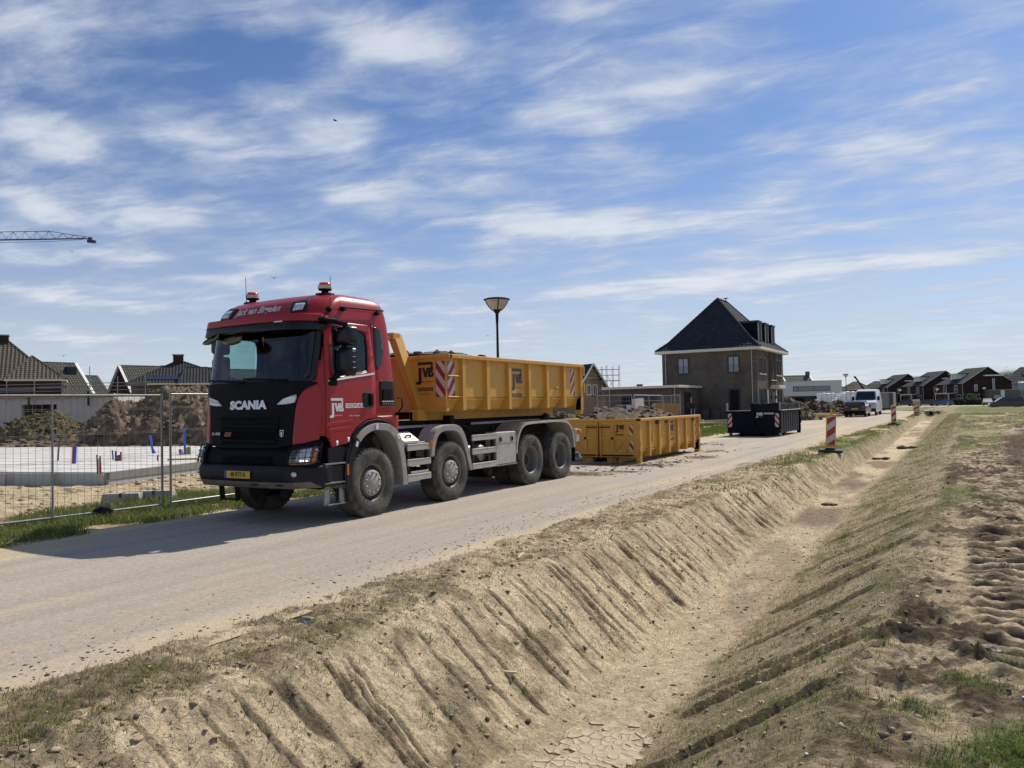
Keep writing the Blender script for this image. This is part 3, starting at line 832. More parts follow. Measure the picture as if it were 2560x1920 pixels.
def lumps(name, x, y, r, mat, label, cat, sub=0, z=None, sink=.38, flat=.6, parent=None):
    bm = bmesh.new(); bmesh.ops.create_icosphere(bm, subdivisions=sub + 1, radius=1)
    bv = np.array([v.co[:] for v in bm.verts]); bf = np.array([[v.index for v in f.verts] for f in bm.faces]); bm.free()
    n, m_ = len(x), len(bv); z = gz(x, y) if z is None else z
    a = _gr.rand(n) * 2 * PI; ca, sa = np.cos(a)[:, None], np.sin(a)[:, None]
    v = bv[None] * (1 + 1.0 * (_gr.rand(n, m_, 1) - .5)) * (r[:, None, None] * np.stack([.7 + .7 * _gr.rand(n), .7 + .7 * _gr.rand(n), flat * (.6 + .6 * _gr.rand(n))], -1)[:, None])
    co = np.stack([x[:, None] + v[..., 0] * ca - v[..., 1] * sa, y[:, None] + v[..., 0] * sa + v[..., 1] * ca, (z + r * (flat * .8 - sink))[:, None] + v[..., 2]], -1)
    tr = (bf[None] + (np.arange(n) * m_)[:, None, None]).reshape(-1, 3)
    o = tri_mesh(name, co.reshape(-1, 3), tr, mat)
    if parent is not None: o.parent = parent; o['kind'] = 'stuff'
    else: tag(o, label, cat, kind='stuff')
    return o

SOIL = pm('brown_soil', (.105, .073, .048), .95, var=.35, vs_=25, bump=.7, bs=40, col2=(.20, .15, .10), f2=(.52, .72), s2=5)
FSOIL = pm('field_soil', (.17, .125, .082), .95, var=.35, vs_=25, bump=.7, bs=40)
SOILD = pm('dark_soil', (.085, .060, .043), .95, var=.35, vs_=25, bump=.6, bs=60)
SANDL = pm('dry_sand_lumps', (.36, .28, .18), .95, var=.25, vs_=30, bump=.4, bs=60)
x, y = scatter(1700, -5.0, -3.2, 1.8, 30, lambda x, y: .25 + .75 * sst(np.abs(x + 4.25), .5, .2), 1.7)
lumps('soil_clods', x, y, .004 + .020 * _gr.rand(len(x)) ** 4, FSOIL, 'small brown clods along the crest of the ditch', 'soil clods')
x, y = scatter(500, -3.3, -2.0, 2.5, 60, None, 1.7)
lumps('soil_clods', x, y, .004 + .022 * _gr.rand(len(x)) ** 4, SOILD, 'dark crumbs of soil lying on the ditch floor', 'soil clods')
x, y = scatter(3800, -1.9, 3.2, 2.0, 40, lambda x, y: .12 + .88 * sst(fbm(x * .8, y * .5, 61, 3) + np.interp(x, [-1.5, -.4, .4], [-.3, 0, .15]), -.05, .2), 1.6)
lumps('soil_clods', x, y, .004 + .026 * _gr.rand(len(x)) ** 5, FSOIL, 'dark brown clods churned up on the field beside the ditch', 'soil clods')
x, y = scatter(2600, -4.95, -.2, 1.8, 18, None, 1.5)
lumps('sand_crumbs', x, y, .006 + .02 * _gr.rand(len(x)) ** 3, SANDL, 'pale crumbs of dry sand on the banks', 'sand crumbs')
x, y = scatter(900, -9.8, -6.7, 16.2, 31, lambda x, y: sum(np.exp(-((x - a) / 1.0) ** 2 - ((y - b_) / .9) ** 2) for a, b_ in ((-8.3, 16.6), (-7.4, 17.4), (-8.2, 19.2), (-7.1, 20.6), (-7.0, 22.6), (-7.5, 25.5), (-9.3, 29.5))))
lumps('spilled_soil', x, y, .01 + .05 * _gr.rand(len(x)) ** 3, SOIL, 'soil spilled on the road round the yellow containers', 'spilled soil', z=np.full(len(x), .005))
GRAV = pm('road_grit', (.075, .068, .062), .9, var=.4, vs_=40)
x, y = scatter(2300, -6.3, -4.85, 2.0, 26, lambda x, y: np.exp(-((x - road_r(y) + .45) / .38) ** 2) + .06, 1.6)
lumps('grit', x, y, .004 + .012 * _gr.rand(len(x)) ** 2, GRAV, 'loose dark asphalt grit along the road edge', 'grit', z=np.full(len(x), .004))
x, y = scatter(2600, -22, -12.3, 7, 24, lambda x, y: sst(x, -12.2, -13.5), 1.2)
lumps('soil_clods', x, y, .008 + .06 * _gr.rand(len(x)) ** 4, SANDL, 'sandy lumps on the building plot behind the fence', 'soil clods')
WH = pm('white_pebble', (.62, .60, .56), .7)
x, y = scatter(260, -4.9, .3, 2.0, 14, None, 1.4)
lumps('pebbles', x, y, .005 + .012 * _gr.rand(len(x)) ** 2, WH, 'pale pebbles and shell bits scattered on the banks', 'pebbles')


def cracked_mud():
    """dried silt in the ditch floor, split into plates"""
    rnd = random.Random(4); pts = []
    s_ = .085
    for i in range(-2, 15):
        for j in range(-3, 22):
            pts.append((-2.95 + i * s_ + rnd.uniform(-.4, .4) * s_, 4.35 + j * s_ + rnd.uniform(-.4, .4) * s_))
    mb = MB()
    for (px, py) in pts:
        q = abs((px + 2.42) / .36) ** 2 + abs((py - 5.05) / .75) ** 2
        if q > 1 + rnd.uniform(-.75, .25): continue
        cell = [(px - .2, py - .2), (px + .2, py - .2), (px + .2, py + .2), (px - .2, py + .2)]
        for (ox, oy) in pts:
            dx, dy = ox - px, oy - py; d2 = dx * dx + dy * dy
            if d2 < 1e-9 or d2 > .16: continue
            lim = d2 / 2 - (.0022 + .0024 * min(1.2, q)) * math.sqrt(d2); new = []
            for a in range(len(cell)):
                p, q_ = cell[a], cell[(a + 1) % len(cell)]
                fp, fq = (p[0] - px) * dx + (p[1] - py) * dy - lim, (q_[0] - px) * dx + (q_[1] - py) * dy - lim
                if fp <= 0: new.append(p)
                if fp * fq < 0:
                    u = fp / (fp - fq); new.append((p[0] + (q_[0] - p[0]) * u, p[1] + (q_[1] - p[1]) * u))
            cell = new
            if len(cell) < 3: break
        if len(cell) < 3: continue
        z0 = gz1(px, py); n = len(cell)
        top = [(a, b_, z0 + .016 - .006 * min(1.3, q)) for a, b_ in cell]; bot = [(a, b_, z0 - .03) for a, b_ in cell]
        mb._add(top + [(px, py, z0 + .010 - .006 * min(1.3, q))] + bot, [(i, (i + 1) % n, n) for i in range(n)] + [(i, n + 1 + i, n + 1 + (i + 1) % n, (i + 1) % n) for i in range(n)])
    tag(mb.build('mud_plates', pm('dried_silt', (.43, .345, .24), .95, var=.15, vs_=12, bump=.3, bs=50)), 'cracked plates of dried mud on the ditch floor', 'mud plates', kind='stuff')


cracked_mud()

# ================================================================== the red truck
RED = pm('red_paint', (.30, .010, .013), .38, var=.06, vs_=2, coat=.22, spec=.35, col2=(.26, .034, .030), f2=(.55, .9), s2=2.2)
BLK = pm('black_plastic', (.006, .007, .010), .6, var=.2, spec=.10, col2=(.016, .015, .014), f2=(.6, .85), s2=4)
BLKG = pm('gloss_black', (.006, .007, .011), .3, var=.1, spec=.35)
MESHB = pm('grille_mesh_black', (.004, .0045, .006), .8, spec=.15)
GREY = pm('grey_fender_plastic', (.30, .285, .265), .75, var=.15, col2=(.24, .20, .16), f2=(.5, .75), s2=5)
DGREY = pm('dark_grey_plastic', (.016, .018, .024), .5, var=.2, spec=.18, col2=(.05, .045, .04), f2=(.55, .8), s2=4)
ALU = pm('dusty_aluminium', (.46, .44, .41), .48, .35, var=.1, col2=(.36, .31, .25), f2=(.45, .8), s2=4)
STEEL = pm('steel_grey', (.28, .28, .29), .4, .7, var=.15)
CHROME = pm('bright_metal', (.75, .76, .78), .15, 1.0, var=.05)
FRAME = pm('chassis_black', (.014, .0135, .013), .75, var=.3, spec=.25, col2=(.05, .042, .034), f2=(.5, .8), s2=4)
TYRE = pm('tyre_rubber', (.030, .029, .028), .85, var=.25, col2=(.135, .115, .09), f2=(.38, .72), s2=3.5, bump=.15, bs=60)
RIM = pm('rim_grey', (.15, .145, .135), .6, .15, var=.15, col2=(.14, .118, .09), f2=(.45, .75), s2=6)
HUB = pm('hub_cover_grey', (.30, .285, .26), .6, .1, var=.12, col2=(.22, .185, .14), f2=(.5, .8), s2=8)
WHITE = pm('white_print', (.62, .63, .64), .45, var=.05)
SILVER = pm('silver_badge', (.62, .64, .67), .3, .5, var=.05)
YPLATE = pm('plate_yellow', (.62, .40, .03), .5, var=.05)
PLBLUE = pm('plate_blue', (.02, .04, .35), .5)
INK = pm('black_ink', (.012, .012, .012), .5)
LENS = pm('lamp_lens', (.55, .58, .60), .08, .3, var=.25, vs_=30, coat=1.0)
LENSD = pm('lamp_inner', (.10, .105, .11), .15, .6, var=.4, vs_=30, coat=1.0)
AMBER = lampmat('indicator_amber', (.50, .13, .02), .05)
BEAC = lampmat('beacon_orange', (.55, .065, .018), .05)
DRL = lampmat('daylight_led', (1, 1, .85), 2.2)
WSG = glass('windscreen_glass', (.60, .80, .78))
SIDEG = glass('cab_side_glass', (.55, .72, .70))
SEATM = pm('seat_cloth', (.018, .02, .026), .9)
TRIM = pm('cab_trim', (.055, .058, .062), .8)
KERBM = pm('kerb_mirror_grey', (.13, .12, .10), .35, .3, var=.2)
MIRG = pm('mirror_glass', (.5, .55, .6), .03, 1.0, var=.02)

TX, TY = -9.27, 7.55
truck = thing('flatbed_truck', 'red four axle truck with black grille carrying the yellow skip', 'truck', (TX, TY, 0))
CW = 1.25
_yz = ([.5, 1.0, 1.2, 2.08, 2.75, 2.88, 3.0, 3.1, 3.2, 3.3, 3.38, 3.43, 3.47], [.10, .10, .20, .25, .36, .37, .39, .415, .46, .545, .68, .84, 1.06])
def cyf(z): return float(np.interp(z, *_yz))
def cw(z): return float(np.interp(z, [1.0, 2.1, 2.9, 3.1, 3.25, 3.34, 3.40, 3.44, 3.47], [1.25, 1.25, 1.215, 1.20, 1.18, 1.145, 1.09, 1.0, .78]))
def cyr(z): return float(np.interp(z, [1.0, 2.0, 3.0, 3.2, 3.33, 3.40, 3.44, 3.47], [2.18, 2.15, 2.04, 2.00, 1.95, 1.88, 1.79, 1.6]))
def yfront(x, z):
    w = cw(z); a = min(1.0, abs(x) / w)
    return cyf(z) + .10 * a * a + .20 * max(0.0, (a - .72) / .28) ** 2.2
def fmap(s, z, off=0.0):
    h = .01
    w = cw(z); s = max(-w, min(w, s))
    g = (yfront(min(w, s + h), z) - yfront(max(-w, s - h), z)) / (min(w, s + h) - max(-w, s - h))
    gz_ = (cyf(z + .03) - cyf(z - .03)) / .06
    n = Vector((g, -1, gz_ * .8)).normalized()
    return Vector((s, yfront(s, z), z)) + n * off
def smap(y, z, off=0.0):
    w = cw(z); ye = yfront(w, z)
    if y < ye:            # round the corner onto the front face
        lo, hi = .4 * w, w
        for _ in range(24):
            md = (lo + hi) / 2
            if yfront(md, z) < y: lo = md
            else: hi = md
        return fmap(lo, z, off)
    return Vector((w + off, y, z))
def smapL(y, z, off=0.0):
    p = smap(y, z, off); return Vector((-p.x, p.y, p.z))


def cab_shell():
    zs = [1.30, 1.45, 1.7, 1.95, 2.08, 2.11, 2.26, 2.4, 2.6, 2.8, 2.89, 2.95, 3.0, 3.06, 3.12, 3.18, 3.24, 3.29, 3.33, 3.37, 3.40, 3.425, 3.445, 3.46, 3.47]
    fa = [-1, -.985, -.96, -.93, -.90, -.84, -.78, -.7, -.6, -.45, -.3, -.15, 0]; fa += [-a for a in fa[-2::-1]]
    sy = [.06, .62, .66, 1.0, 1.47, 1.55, 1.7, 1.9]
    rows = []
    for z in zs:
        w, yr = cw(z), cyr(z); ye = yfront(w, z); r_ = []
        for a in fa: r_.append((a * w, yfront(a * w, z), z))
        side = [ye + (yr - .10 - ye) * i / 10 for i in range(1, 11)]
        for y in side: r_.append((w, y, z))
        for q in (30, 60, 90): r_.append((w - .1 + .1 * math.cos(R(q)), yr - .1 + .1 * math.sin(R(q)), z))
        for a in (.6, .3, 0, -.3, -.6): r_.append((a * (w - .1), yr, z))
        for q in (90, 60, 30): r_.append((-(w - .1 + .1 * math.cos(R(q))), yr - .1 + .1 * math.sin(R(q)), z))
        for y in reversed(side): r_.append((-w, y, z))
        rows.append(r_)
    n = len(rows[0]); mb = MB(); vs_ = [p for r_ in rows for p in r_]; fs = []
    for i in range(len(rows) - 1):
        for k in range(n):
            k2 = (k + 1) % n; a, b = rows[i][k], rows[i][k2]
            zc = (zs[i] + zs[i + 1]) / 2; xc = (a[0] + b[0]) / 2; yc = (a[1] + b[1]) / 2
            if 2.10 < zc < 2.95 and yc < .75 and abs(xc) < 1.17 and yc < yfront(xc, zc) + .02: continue      # windscreen
            if 2.08 < zc < 2.95 and abs(xc) > 1.19 and .58 < yc < 1.52: continue                              # door windows
            if zc < 1.45 and yc > .62: continue
            fs.append((i * n + k, i * n + k2, (i + 1) * n + k2, (i + 1) * n + k))
    top = len(rows) - 1
    vs_.append((0, (cyf(3.47) + cyr(3.47)) / 2, 3.485))
    for k in range(n): fs.append((top * n + k, top * n + (k + 1) % n, len(vs_) - 1))
    mb._add(vs_, fs, True)
    o = mb.build('cab_body', RED, truck)
    sol = o.modifiers.new('wall', 'SOLIDIFY'); sol.thickness = .035; sol.offset = -1
    return o


def chaikin(p, n=2, closed=True):
    for _ in range(n):
        q = []
        for i in range(len(p)):
            a, b = p[i], p[(i + 1) % len(p)]
            q += [(a[0] * .75 + b[0] * .25, a[1] * .75 + b[1] * .25), (a[0] * .25 + b[0] * .75, a[1] * .25 + b[1] * .75)]
        p = q
    return p


def rrect(x0, x1, y0, y1, r, n=4):
    o = []
    for cx, cy, a0 in ((x1 - r, y0 + r, -90), (x1 - r, y1 - r, 0), (x0 + r, y1 - r, 90), (x0 + r, y0 + r, 180)):
        for i in range(n + 1): o.append((cx + r * math.cos(R(a0 + 90 * i / n)), cy + r * math.sin(R(a0 + 90 * i / n))))
    return o


def mirror2(p): return [(-a, b) for a, b in reversed(p)]


def cab_front():
    # interior first: floor, dash, bulkhead, seats, wheel
    mb = MB().box(-1.17, 1.17, .62, 2.05, 1.32, 1.42).box(-1.17, 1.17, 1.98, 2.02, 1.4, 2.02)
    mb.box(-1.15, 1.15, .42, .80, 1.42, 2.04)
    mb.build('cab_interior', TRIM, truck, bevel=.02)
    mb = MB(); mb.box(-1.12, 1.12, 1.99, 2.01, 2.0, 2.98).box(-.15, 1.14, 1.35, 1.97, 3.02, 3.06).box(-1.14, 1.14, .6, 1.97, 2.985, 3.01)
    mb.build('rear_bulkhead', SEATM, truck)
    for x, nm in ((.55, 'driver_seat'), (-.60, 'passenger_seat')):
        mb = MB().rbox(x - .25, x + .25, 1.0, 1.5, 1.75, 1.9, .05).rbox(x - .25, x + .25, 1.42, 1.60, 1.86, 2.50, .06).rbox(x - .14, x + .14, 1.46, 1.58, 2.53, 2.76, .05)
        mb.rbox(x - .2, x + .2, 1.1, 1.45, 1.42, 1.75, .03)
        mb.build('seat', SEATM, truck)
    mb = MB(); c = Vector((.55, .82, 2.10)); t = Matrix.Translation(c) @ Euler((R(38), 0, 0)).to_matrix().to_4x4()
    mb.tube([t @ Vector((.22 * math.cos(a), .22 * math.sin(a), 0)) for a in [2 * PI * i / 24 for i in range(25)]], .017, 6)
    for a in (0, 120, 240): mb.tube([c, t @ Vector((.21 * math.cos(R(a - 90)), .21 * math.sin(R(a - 90)), 0))], .014, 6)
    mb.tube([c, (.55, .70, 1.95)], .03, 8)
    mb.build('steering_wheel', SEATM, truck)
    # black front mask
    half = [(0, 2.115), (.9, 2.105), (1.17, 2.085), (1.19, 2.065), (1.07, 1.995), (1.0, 1.92), (.955, 1.84), (.925, 1.70), (.905, 1.5), (.885, 1.17), (.6, 1.13), (0, 1.13)]
    full = half + mirror2(half)[1:-1]
    mb = patch_mb(MB(), full, fmap, .012, .05); mb.build('front_mask', BLK, truck)
    # red corner panels
    rc = [(1.19, 2.065), (1.075, 1.985), (1.005, 1.91), (.965, 1.835), (.935, 1.70), (.915, 1.5), (.895, 1.185), (1.05, 1.20), (1.215, 1.255), (1.235, 1.5), (1.24, 1.9)]
    for q in (rc, mirror2(rc)): patch_mb(MB(), q, fmap, .012, .05, ds=.035).build('corner_panel', RED, truck)
    # grille: recessed slots, mesh and bars
    g = thing_part('grille')
    patch_mb(MB(), [(-.66, 1.60), (.66, 1.60), (.60, 1.18), (-.60, 1.18)], fmap, .016, .01).build('grille_backing', MESHB, g)
    for z0, z1, w in ((1.575, 1.60, .66), (1.43, 1.47, .645), (1.375, 1.39, .635), (1.215, 1.255, .61)):
        patch_mb(MB(), rect(-w, w, z0, z1), fmap, .036, .03).build('grille_bar', BLK, g)
    for x0 in (-.38, .17): patch_mb(MB(), rect(x0, x0 + .18, 1.487, 1.515), fmap, .024, .012).build('grille_slot', MESHB, g)
    mb = MB()
    for i in range(40): patch_mb(mb, rect(-.62 + i * .031, -.62 + i * .031 + .006, 1.26, 1.372), fmap, .022, .008, ds=.3)
    o = mb.build('grille_mesh', BLK, g); o['kind'] = 'stuff'
    # emblem line on the mask
    mb = MB(); text_mb(mb, 'SCANIA', fmap, (0, 1.713), .165, .030, bold=.0105, sx=1.30, sp=1.03)
    mb.build('lettering', SILVER, truck, label='silver capital letters across the black mask')
    mb = MB(); text_mb(mb, 'G 410', fmap, (-.745, 1.318), .062, .016, bold=.0012, sx=1.35); mb.build('lettering', SILVER, truck, label='small silver letters and numbers on the grille corner')
    mb = MB(); strokes(mb, [[(-.52, 1.30), (-.37, 1.30), (-.345, 1.365), (-.495, 1.365)]], fmap, (0, 0), 1, .024)
    mb.build('badge', pm('badge_orange', (.36, .07, .02), .5), truck)
    mb = MB(); strokes(mb, [[(-.475, 1.315), (-.455, 1.315), (-.44, 1.35), (-.46, 1.35)], [(-.43, 1.315), (-.41, 1.315), (-.385, 1.35), (-.405, 1.35)]], fmap, (0, 0), 1, .028); mb.build('badge_print', INK, truck)
    sh = [(0, -.055), (.03, -.03), (.038, .02), (.036, .05), (-.036, .05), (-.038, .02), (-.03, -.03)]
    mb = MB(); strokes(mb, [[(.70 + a, 1.345 + b) for a, b in sh]], fmap, (0, 0), 1, .018); mb.build('shield_emblem', SILVER, truck)
    mb = MB(); strokes(mb, [[(.70 + a * .78, 1.345 + b * .78) for a, b in sh]], fmap, (0, 0), 1, .021); mb.build('shield_field', INK, truck)
    mb = MB(); strokes(mb, [[(.70 + .018 * math.cos(a), 1.35 + .018 * math.sin(a)) for a in [i * PI / 5 for i in range(10)]], [(.685, 1.312), (.715, 1.312), (.708, 1.328), (.692, 1.328)]], fmap, (0, 0), 1, .024); mb.build('shield_device', SILVER, truck)
    # small lights between mask and red corners
    dl = [(.60, 1.765), (.72, 1.85), (.94, 1.905), (.95, 1.86), (.925, 1.79), (.78, 1.765)]
    for q in (dl, mirror2(dl)): patch_mb(MB(), q, fmap, .03, .03, ds=.04).build('upper_light', LENS, truck)
    # windscreen with black edge band
    ws = rrect(-1.165, 1.165, 2.09, 2.955, .07); win = rrect(-1.105, 1.105, 2.135, 2.91, .06)
    patch_mb(MB(), ws, fmap, .006, .012, holes=[win]).build('windscreen_border', BLKG, truck)
    patch_mb(MB(), win, fmap, .0, .004, ds=.08, back=False).build('windscreen', WSG, truck)
    # wipers
    for x0, x1 in ((-.15, -.95), (.75, -.10)):
        mb = MB(); a = fmap(x0, 2.09, .03); b = fmap(x1, 2.16, .03); c = fmap(x1 + .45, 2.13, .035)
        mb.tube([a, c], .012, 6).bar(fmap(x1 + .85, 2.12, .025), b, .02, .025)
        mb.build('wiper', BLK, truck)
    # sun visor: a bowed strip standing off the cab
    def vmap(s, z, off=0.0):
        w = 1.235; a = min(1, abs(s) / w)
        return Vector((s, .13 + .10 * a * a + .36 * max(0, (a - .70) / .30) ** 2 + (z - 2.85) * .25 - off, z))
    vs1 = thing_part('visor')
    patch_mb(MB(), [(-1.235, 2.84), (1.235, 2.84), (1.235, 2.965), (-1.235, 2.965)], vmap, .0, .02, ds=.07).build('visor_strip', BLKG, vs1)
    patch_mb(MB(), [(-1.235, 2.968), (1.235, 2.968), (1.235, 3.04), (1.19, 3.075), (-1.19, 3.075), (-1.235, 3.04)], vmap, .004, .024, ds=.07).build('visor_lip', RED, vs1)
    mb = MB()                                                           # red shelf joining visor and roof brow
    xs = [-1.2 + 2.4 * i / 24 for i in range(25)]
    vs_ = [vmap(x, 3.055) for x in xs] + [Vector((x * .985, yfront(x * .97, 3.10) + .03, 3.105)) for x in xs]
    mb._add(vs_, [(i, i + 1, 26 + i, 25 + i) for i in range(24)], True); mb.build('visor_shelf', RED, vs1)
    for x in (-.98, .70): patch_mb(MB(), rect(x - .075, x + .075, 2.955, 2.975), vmap, .012, .012).build('marker_light', WHITE, truck)
    # roof brow: two lamps and the firm's name
    lr = [(.66, 3.115), (.95, 3.125), (.93, 3.24), (.86, 3.325), (.60, 3.285)]
    li = [(.715, 3.14), (.89, 3.15), (.875, 3.25), (.70, 3.255)]
    for a, b in ((lr, li), (mirror2(lr), mirror2(li))):
        h = patch_mb(MB(), a, fmap, .012, .03, ds=.05).build('roof_light', BLKG, truck)
        patch_mb(MB(), b, fmap, .022, .012, ds=.05).build('lens', LENS, h)
        cx = sum(p[0] for p in b) / 4
        patch_mb(MB(), rrect(cx - .035, cx + .035, 3.175, 3.225, .02), fmap, .027, .01).build('bulb', CHROME, h)
    mb = MB(); text_mb(mb, 'Jack van Birgelen', fmap, (-.055, 3.165), .150, .008, bold=.003, shear=.16, sx=.95); mb.build('lettering', WHITE, truck, label='white slanted firm name on the roof brow')


def thing_part(name):
    o = bpy.data.objects.new(name, None); COL.objects.link(o); o.parent = truck; o.empty_display_size = .1
    return o


def bumper():
    def bmap(s, z, off=0.0):
        w = 1.27; a = min(1, abs(s) / w)
        base = .02 + (.10 * max(0, (.70 - z) / .15) if z < .70 else 0) + .04 * max(0, (z - .84) / .04)
        return Vector((s, base + .10 * a * a + .42 * max(0, (a - .70) / .30) ** 2.2 - off, z))
    o = patch_mb(MB(), [(-1.27, .66), (-1.27, .86), (-1.2, .885), (1.2, .885), (1.27, .86), (1.27, .66), (1.2, .57), (-1.2, .57)], bmap, .0, .10, ds=.06).build('bumper', DGREY, truck)
    patch_mb(MB(), [(-1.22, .56), (-1.16, .655), (1.16, .655), (1.22, .56)], bmap, .012, .02, ds=.08).build('bumper_skirt', pm('dusty_skid_plate', (.15, .13, .105), .8, var=.3), truck)
    for x in (.30, .78): patch_mb(MB(), rrect(x - .07, x + .07, .60, .625, .01), bmap, .016, .01).build('bumper_slot', INK, truck)
    # lower front between bumper and mask
    patch_mb(MB(), [(-.93, .86), (.93, .86), (.90, 1.15), (-.90, 1.15)], lambda s, z, off=0: fmap(s, z, off - .02), .0, .05).build('lower_front', BLK, truck)
    patch_mb(MB(), [(-.52, .90), (.60, .90), (.56, 1.02), (-.48, 1.02)], lambda s, z, off=0: fmap(s, z, off - .02), .012, .015).build('air_intake', MESHB, truck)
    for i in range(5):
        patch_mb(MB(), rect(-.49, .56, .914 + i * .022, .920 + i * .022), lambda s, z, off=0: fmap(s, z, off - .02), .022, .012, ds=.2).build('intake_bar', BLK, truck)
    # headlights with wire guards
    hl = [(.93, .90), (.95, 1.10), (1.20, 1.155), (1.232, 1.10), (1.235, .93), (1.15, .905)]
    for sg in (1, -1):
        q = hl if sg > 0 else mirror2(hl)
        hs = lambda p: p if sg > 0 else mirror2(p)
        surr = [(.885, .87), (.90, 1.17), (1.22, 1.245), (1.248, 1.2), (1.248, .88)]
        patch_mb(MB(), hs(surr), fmap, .008, .06, ds=.035).build('headlight_surround', BLK, truck)
        h = patch_mb(MB(), q, fmap, .022, .03, ds=.035).build('headlight', LENSD, truck)
        patch_mb(MB(), hs([(1.03, .935), (1.04, 1.10), (1.165, 1.13), (1.175, .945)]), fmap, .028, .012, ds=.035).build('reflector', LENS, h)
        patch_mb(MB(), hs([(.935, .903), (1.06, .908), (1.04, .93), (.94, .955)]), fmap, .030, .012, ds=.04).build('cornering_lamp', pm('lamp_brown', (.30, .17, .08), .2, coat=1), h)
        patch_mb(MB(), hs([(1.185, .94), (1.19, 1.12), (1.215, 1.11), (1.222, .95)]), fmap, .030, .012, ds=.03).build('indicator', AMBER, h)
        for x in (1.085, 1.115, 1.145): patch_mb(MB(), hs(rrect(x - .009, x + .009, .95, .968, .006)), fmap, .032, .006).build('led', DRL, h)
        mb = MB()
        for z in (.925, .985, 1.05, 1.11):
            mb.tube([fmap(sg * (.92 + .325 * i / 8), z + .02 * i / 8, .075 - .03 * (i in (0, 8))) for i in range(9)], .0045, 5)
        for i in range(6):
            x = sg * (.92 + .065 * i); mb.tube([fmap(x, .90, .07), fmap(x, 1.13 + .01 * i, .07)], .0045, 5)
        for x, z in ((.92, .92), (1.245, .93), (.92, 1.12), (1.245, 1.14)): mb.tube([fmap(sg * x, z, .01), fmap(sg * x, z, .075)], .005, 5)
        mb.build('headlight_guard', FRAME, truck)
        f = MB(); c = bmap(sg * 1.03, .77, .012); f.lathe([(0, -.012), (.03, -.014), (.036, 0), (.036, .03)], 16, 'Y', c); f.build('fog_light', LENS, truck)
    # licence plate
    pl = MB().rbox(-.275, .275, -.004, .010, .70, .808, .006).build('licence_plate', YPLATE, truck)
    pm_ = plane_map((0, -.004, 0), (1, 0, 0), (0, 0, 1))
    mb = MB(); strokes(mb, [rect(-.272, -.222, .703, .805)], pm_, (0, 0), 1, .002); mb.build('plate_band', PLBLUE, pl)
    mb = MB(); text_mb(mb, '48-BTP-8', pm_, (.025, .726), .098, .003, bold=.0018, sx=.86); mb.build('plate_characters', INK, pl)
    # tow step hanging under the bumper
    mb = MB()
    for x in (-.57, -.22): mb.bar((x, .18, .60), (x, .20, .34), .075, .03, up=(1, 0, 0))
    mb.bar((-.6, .20, .36), (-.19, .20, .36), .035, .03); mb.build('hanging_step', FRAME, truck)
    # cab access steps behind the bumper
    mb = MB().box(1.05, 1.235, .50, .98, .56, .86).box(1.0, 1.22, .62, 1.02, .86, 1.14); mb.build('step_housing', BLKG, truck, bevel=.02)
    for z in (.60, .875): MB().box(1.13, 1.262, .52, .95, z, z + .022).build('step_tread', STEEL, truck, bevel=.004)
    mb = MB().bar((1.18, .62, .52), (1.18, .62, .30), .10, .02).bar((1.18, .93, .52), (1.18, .93, .30), .10, .02).box(1.12, 1.24, .60, .95, .285, .305)
    mb.build('lower_step', STEEL, truck, bevel=.004)


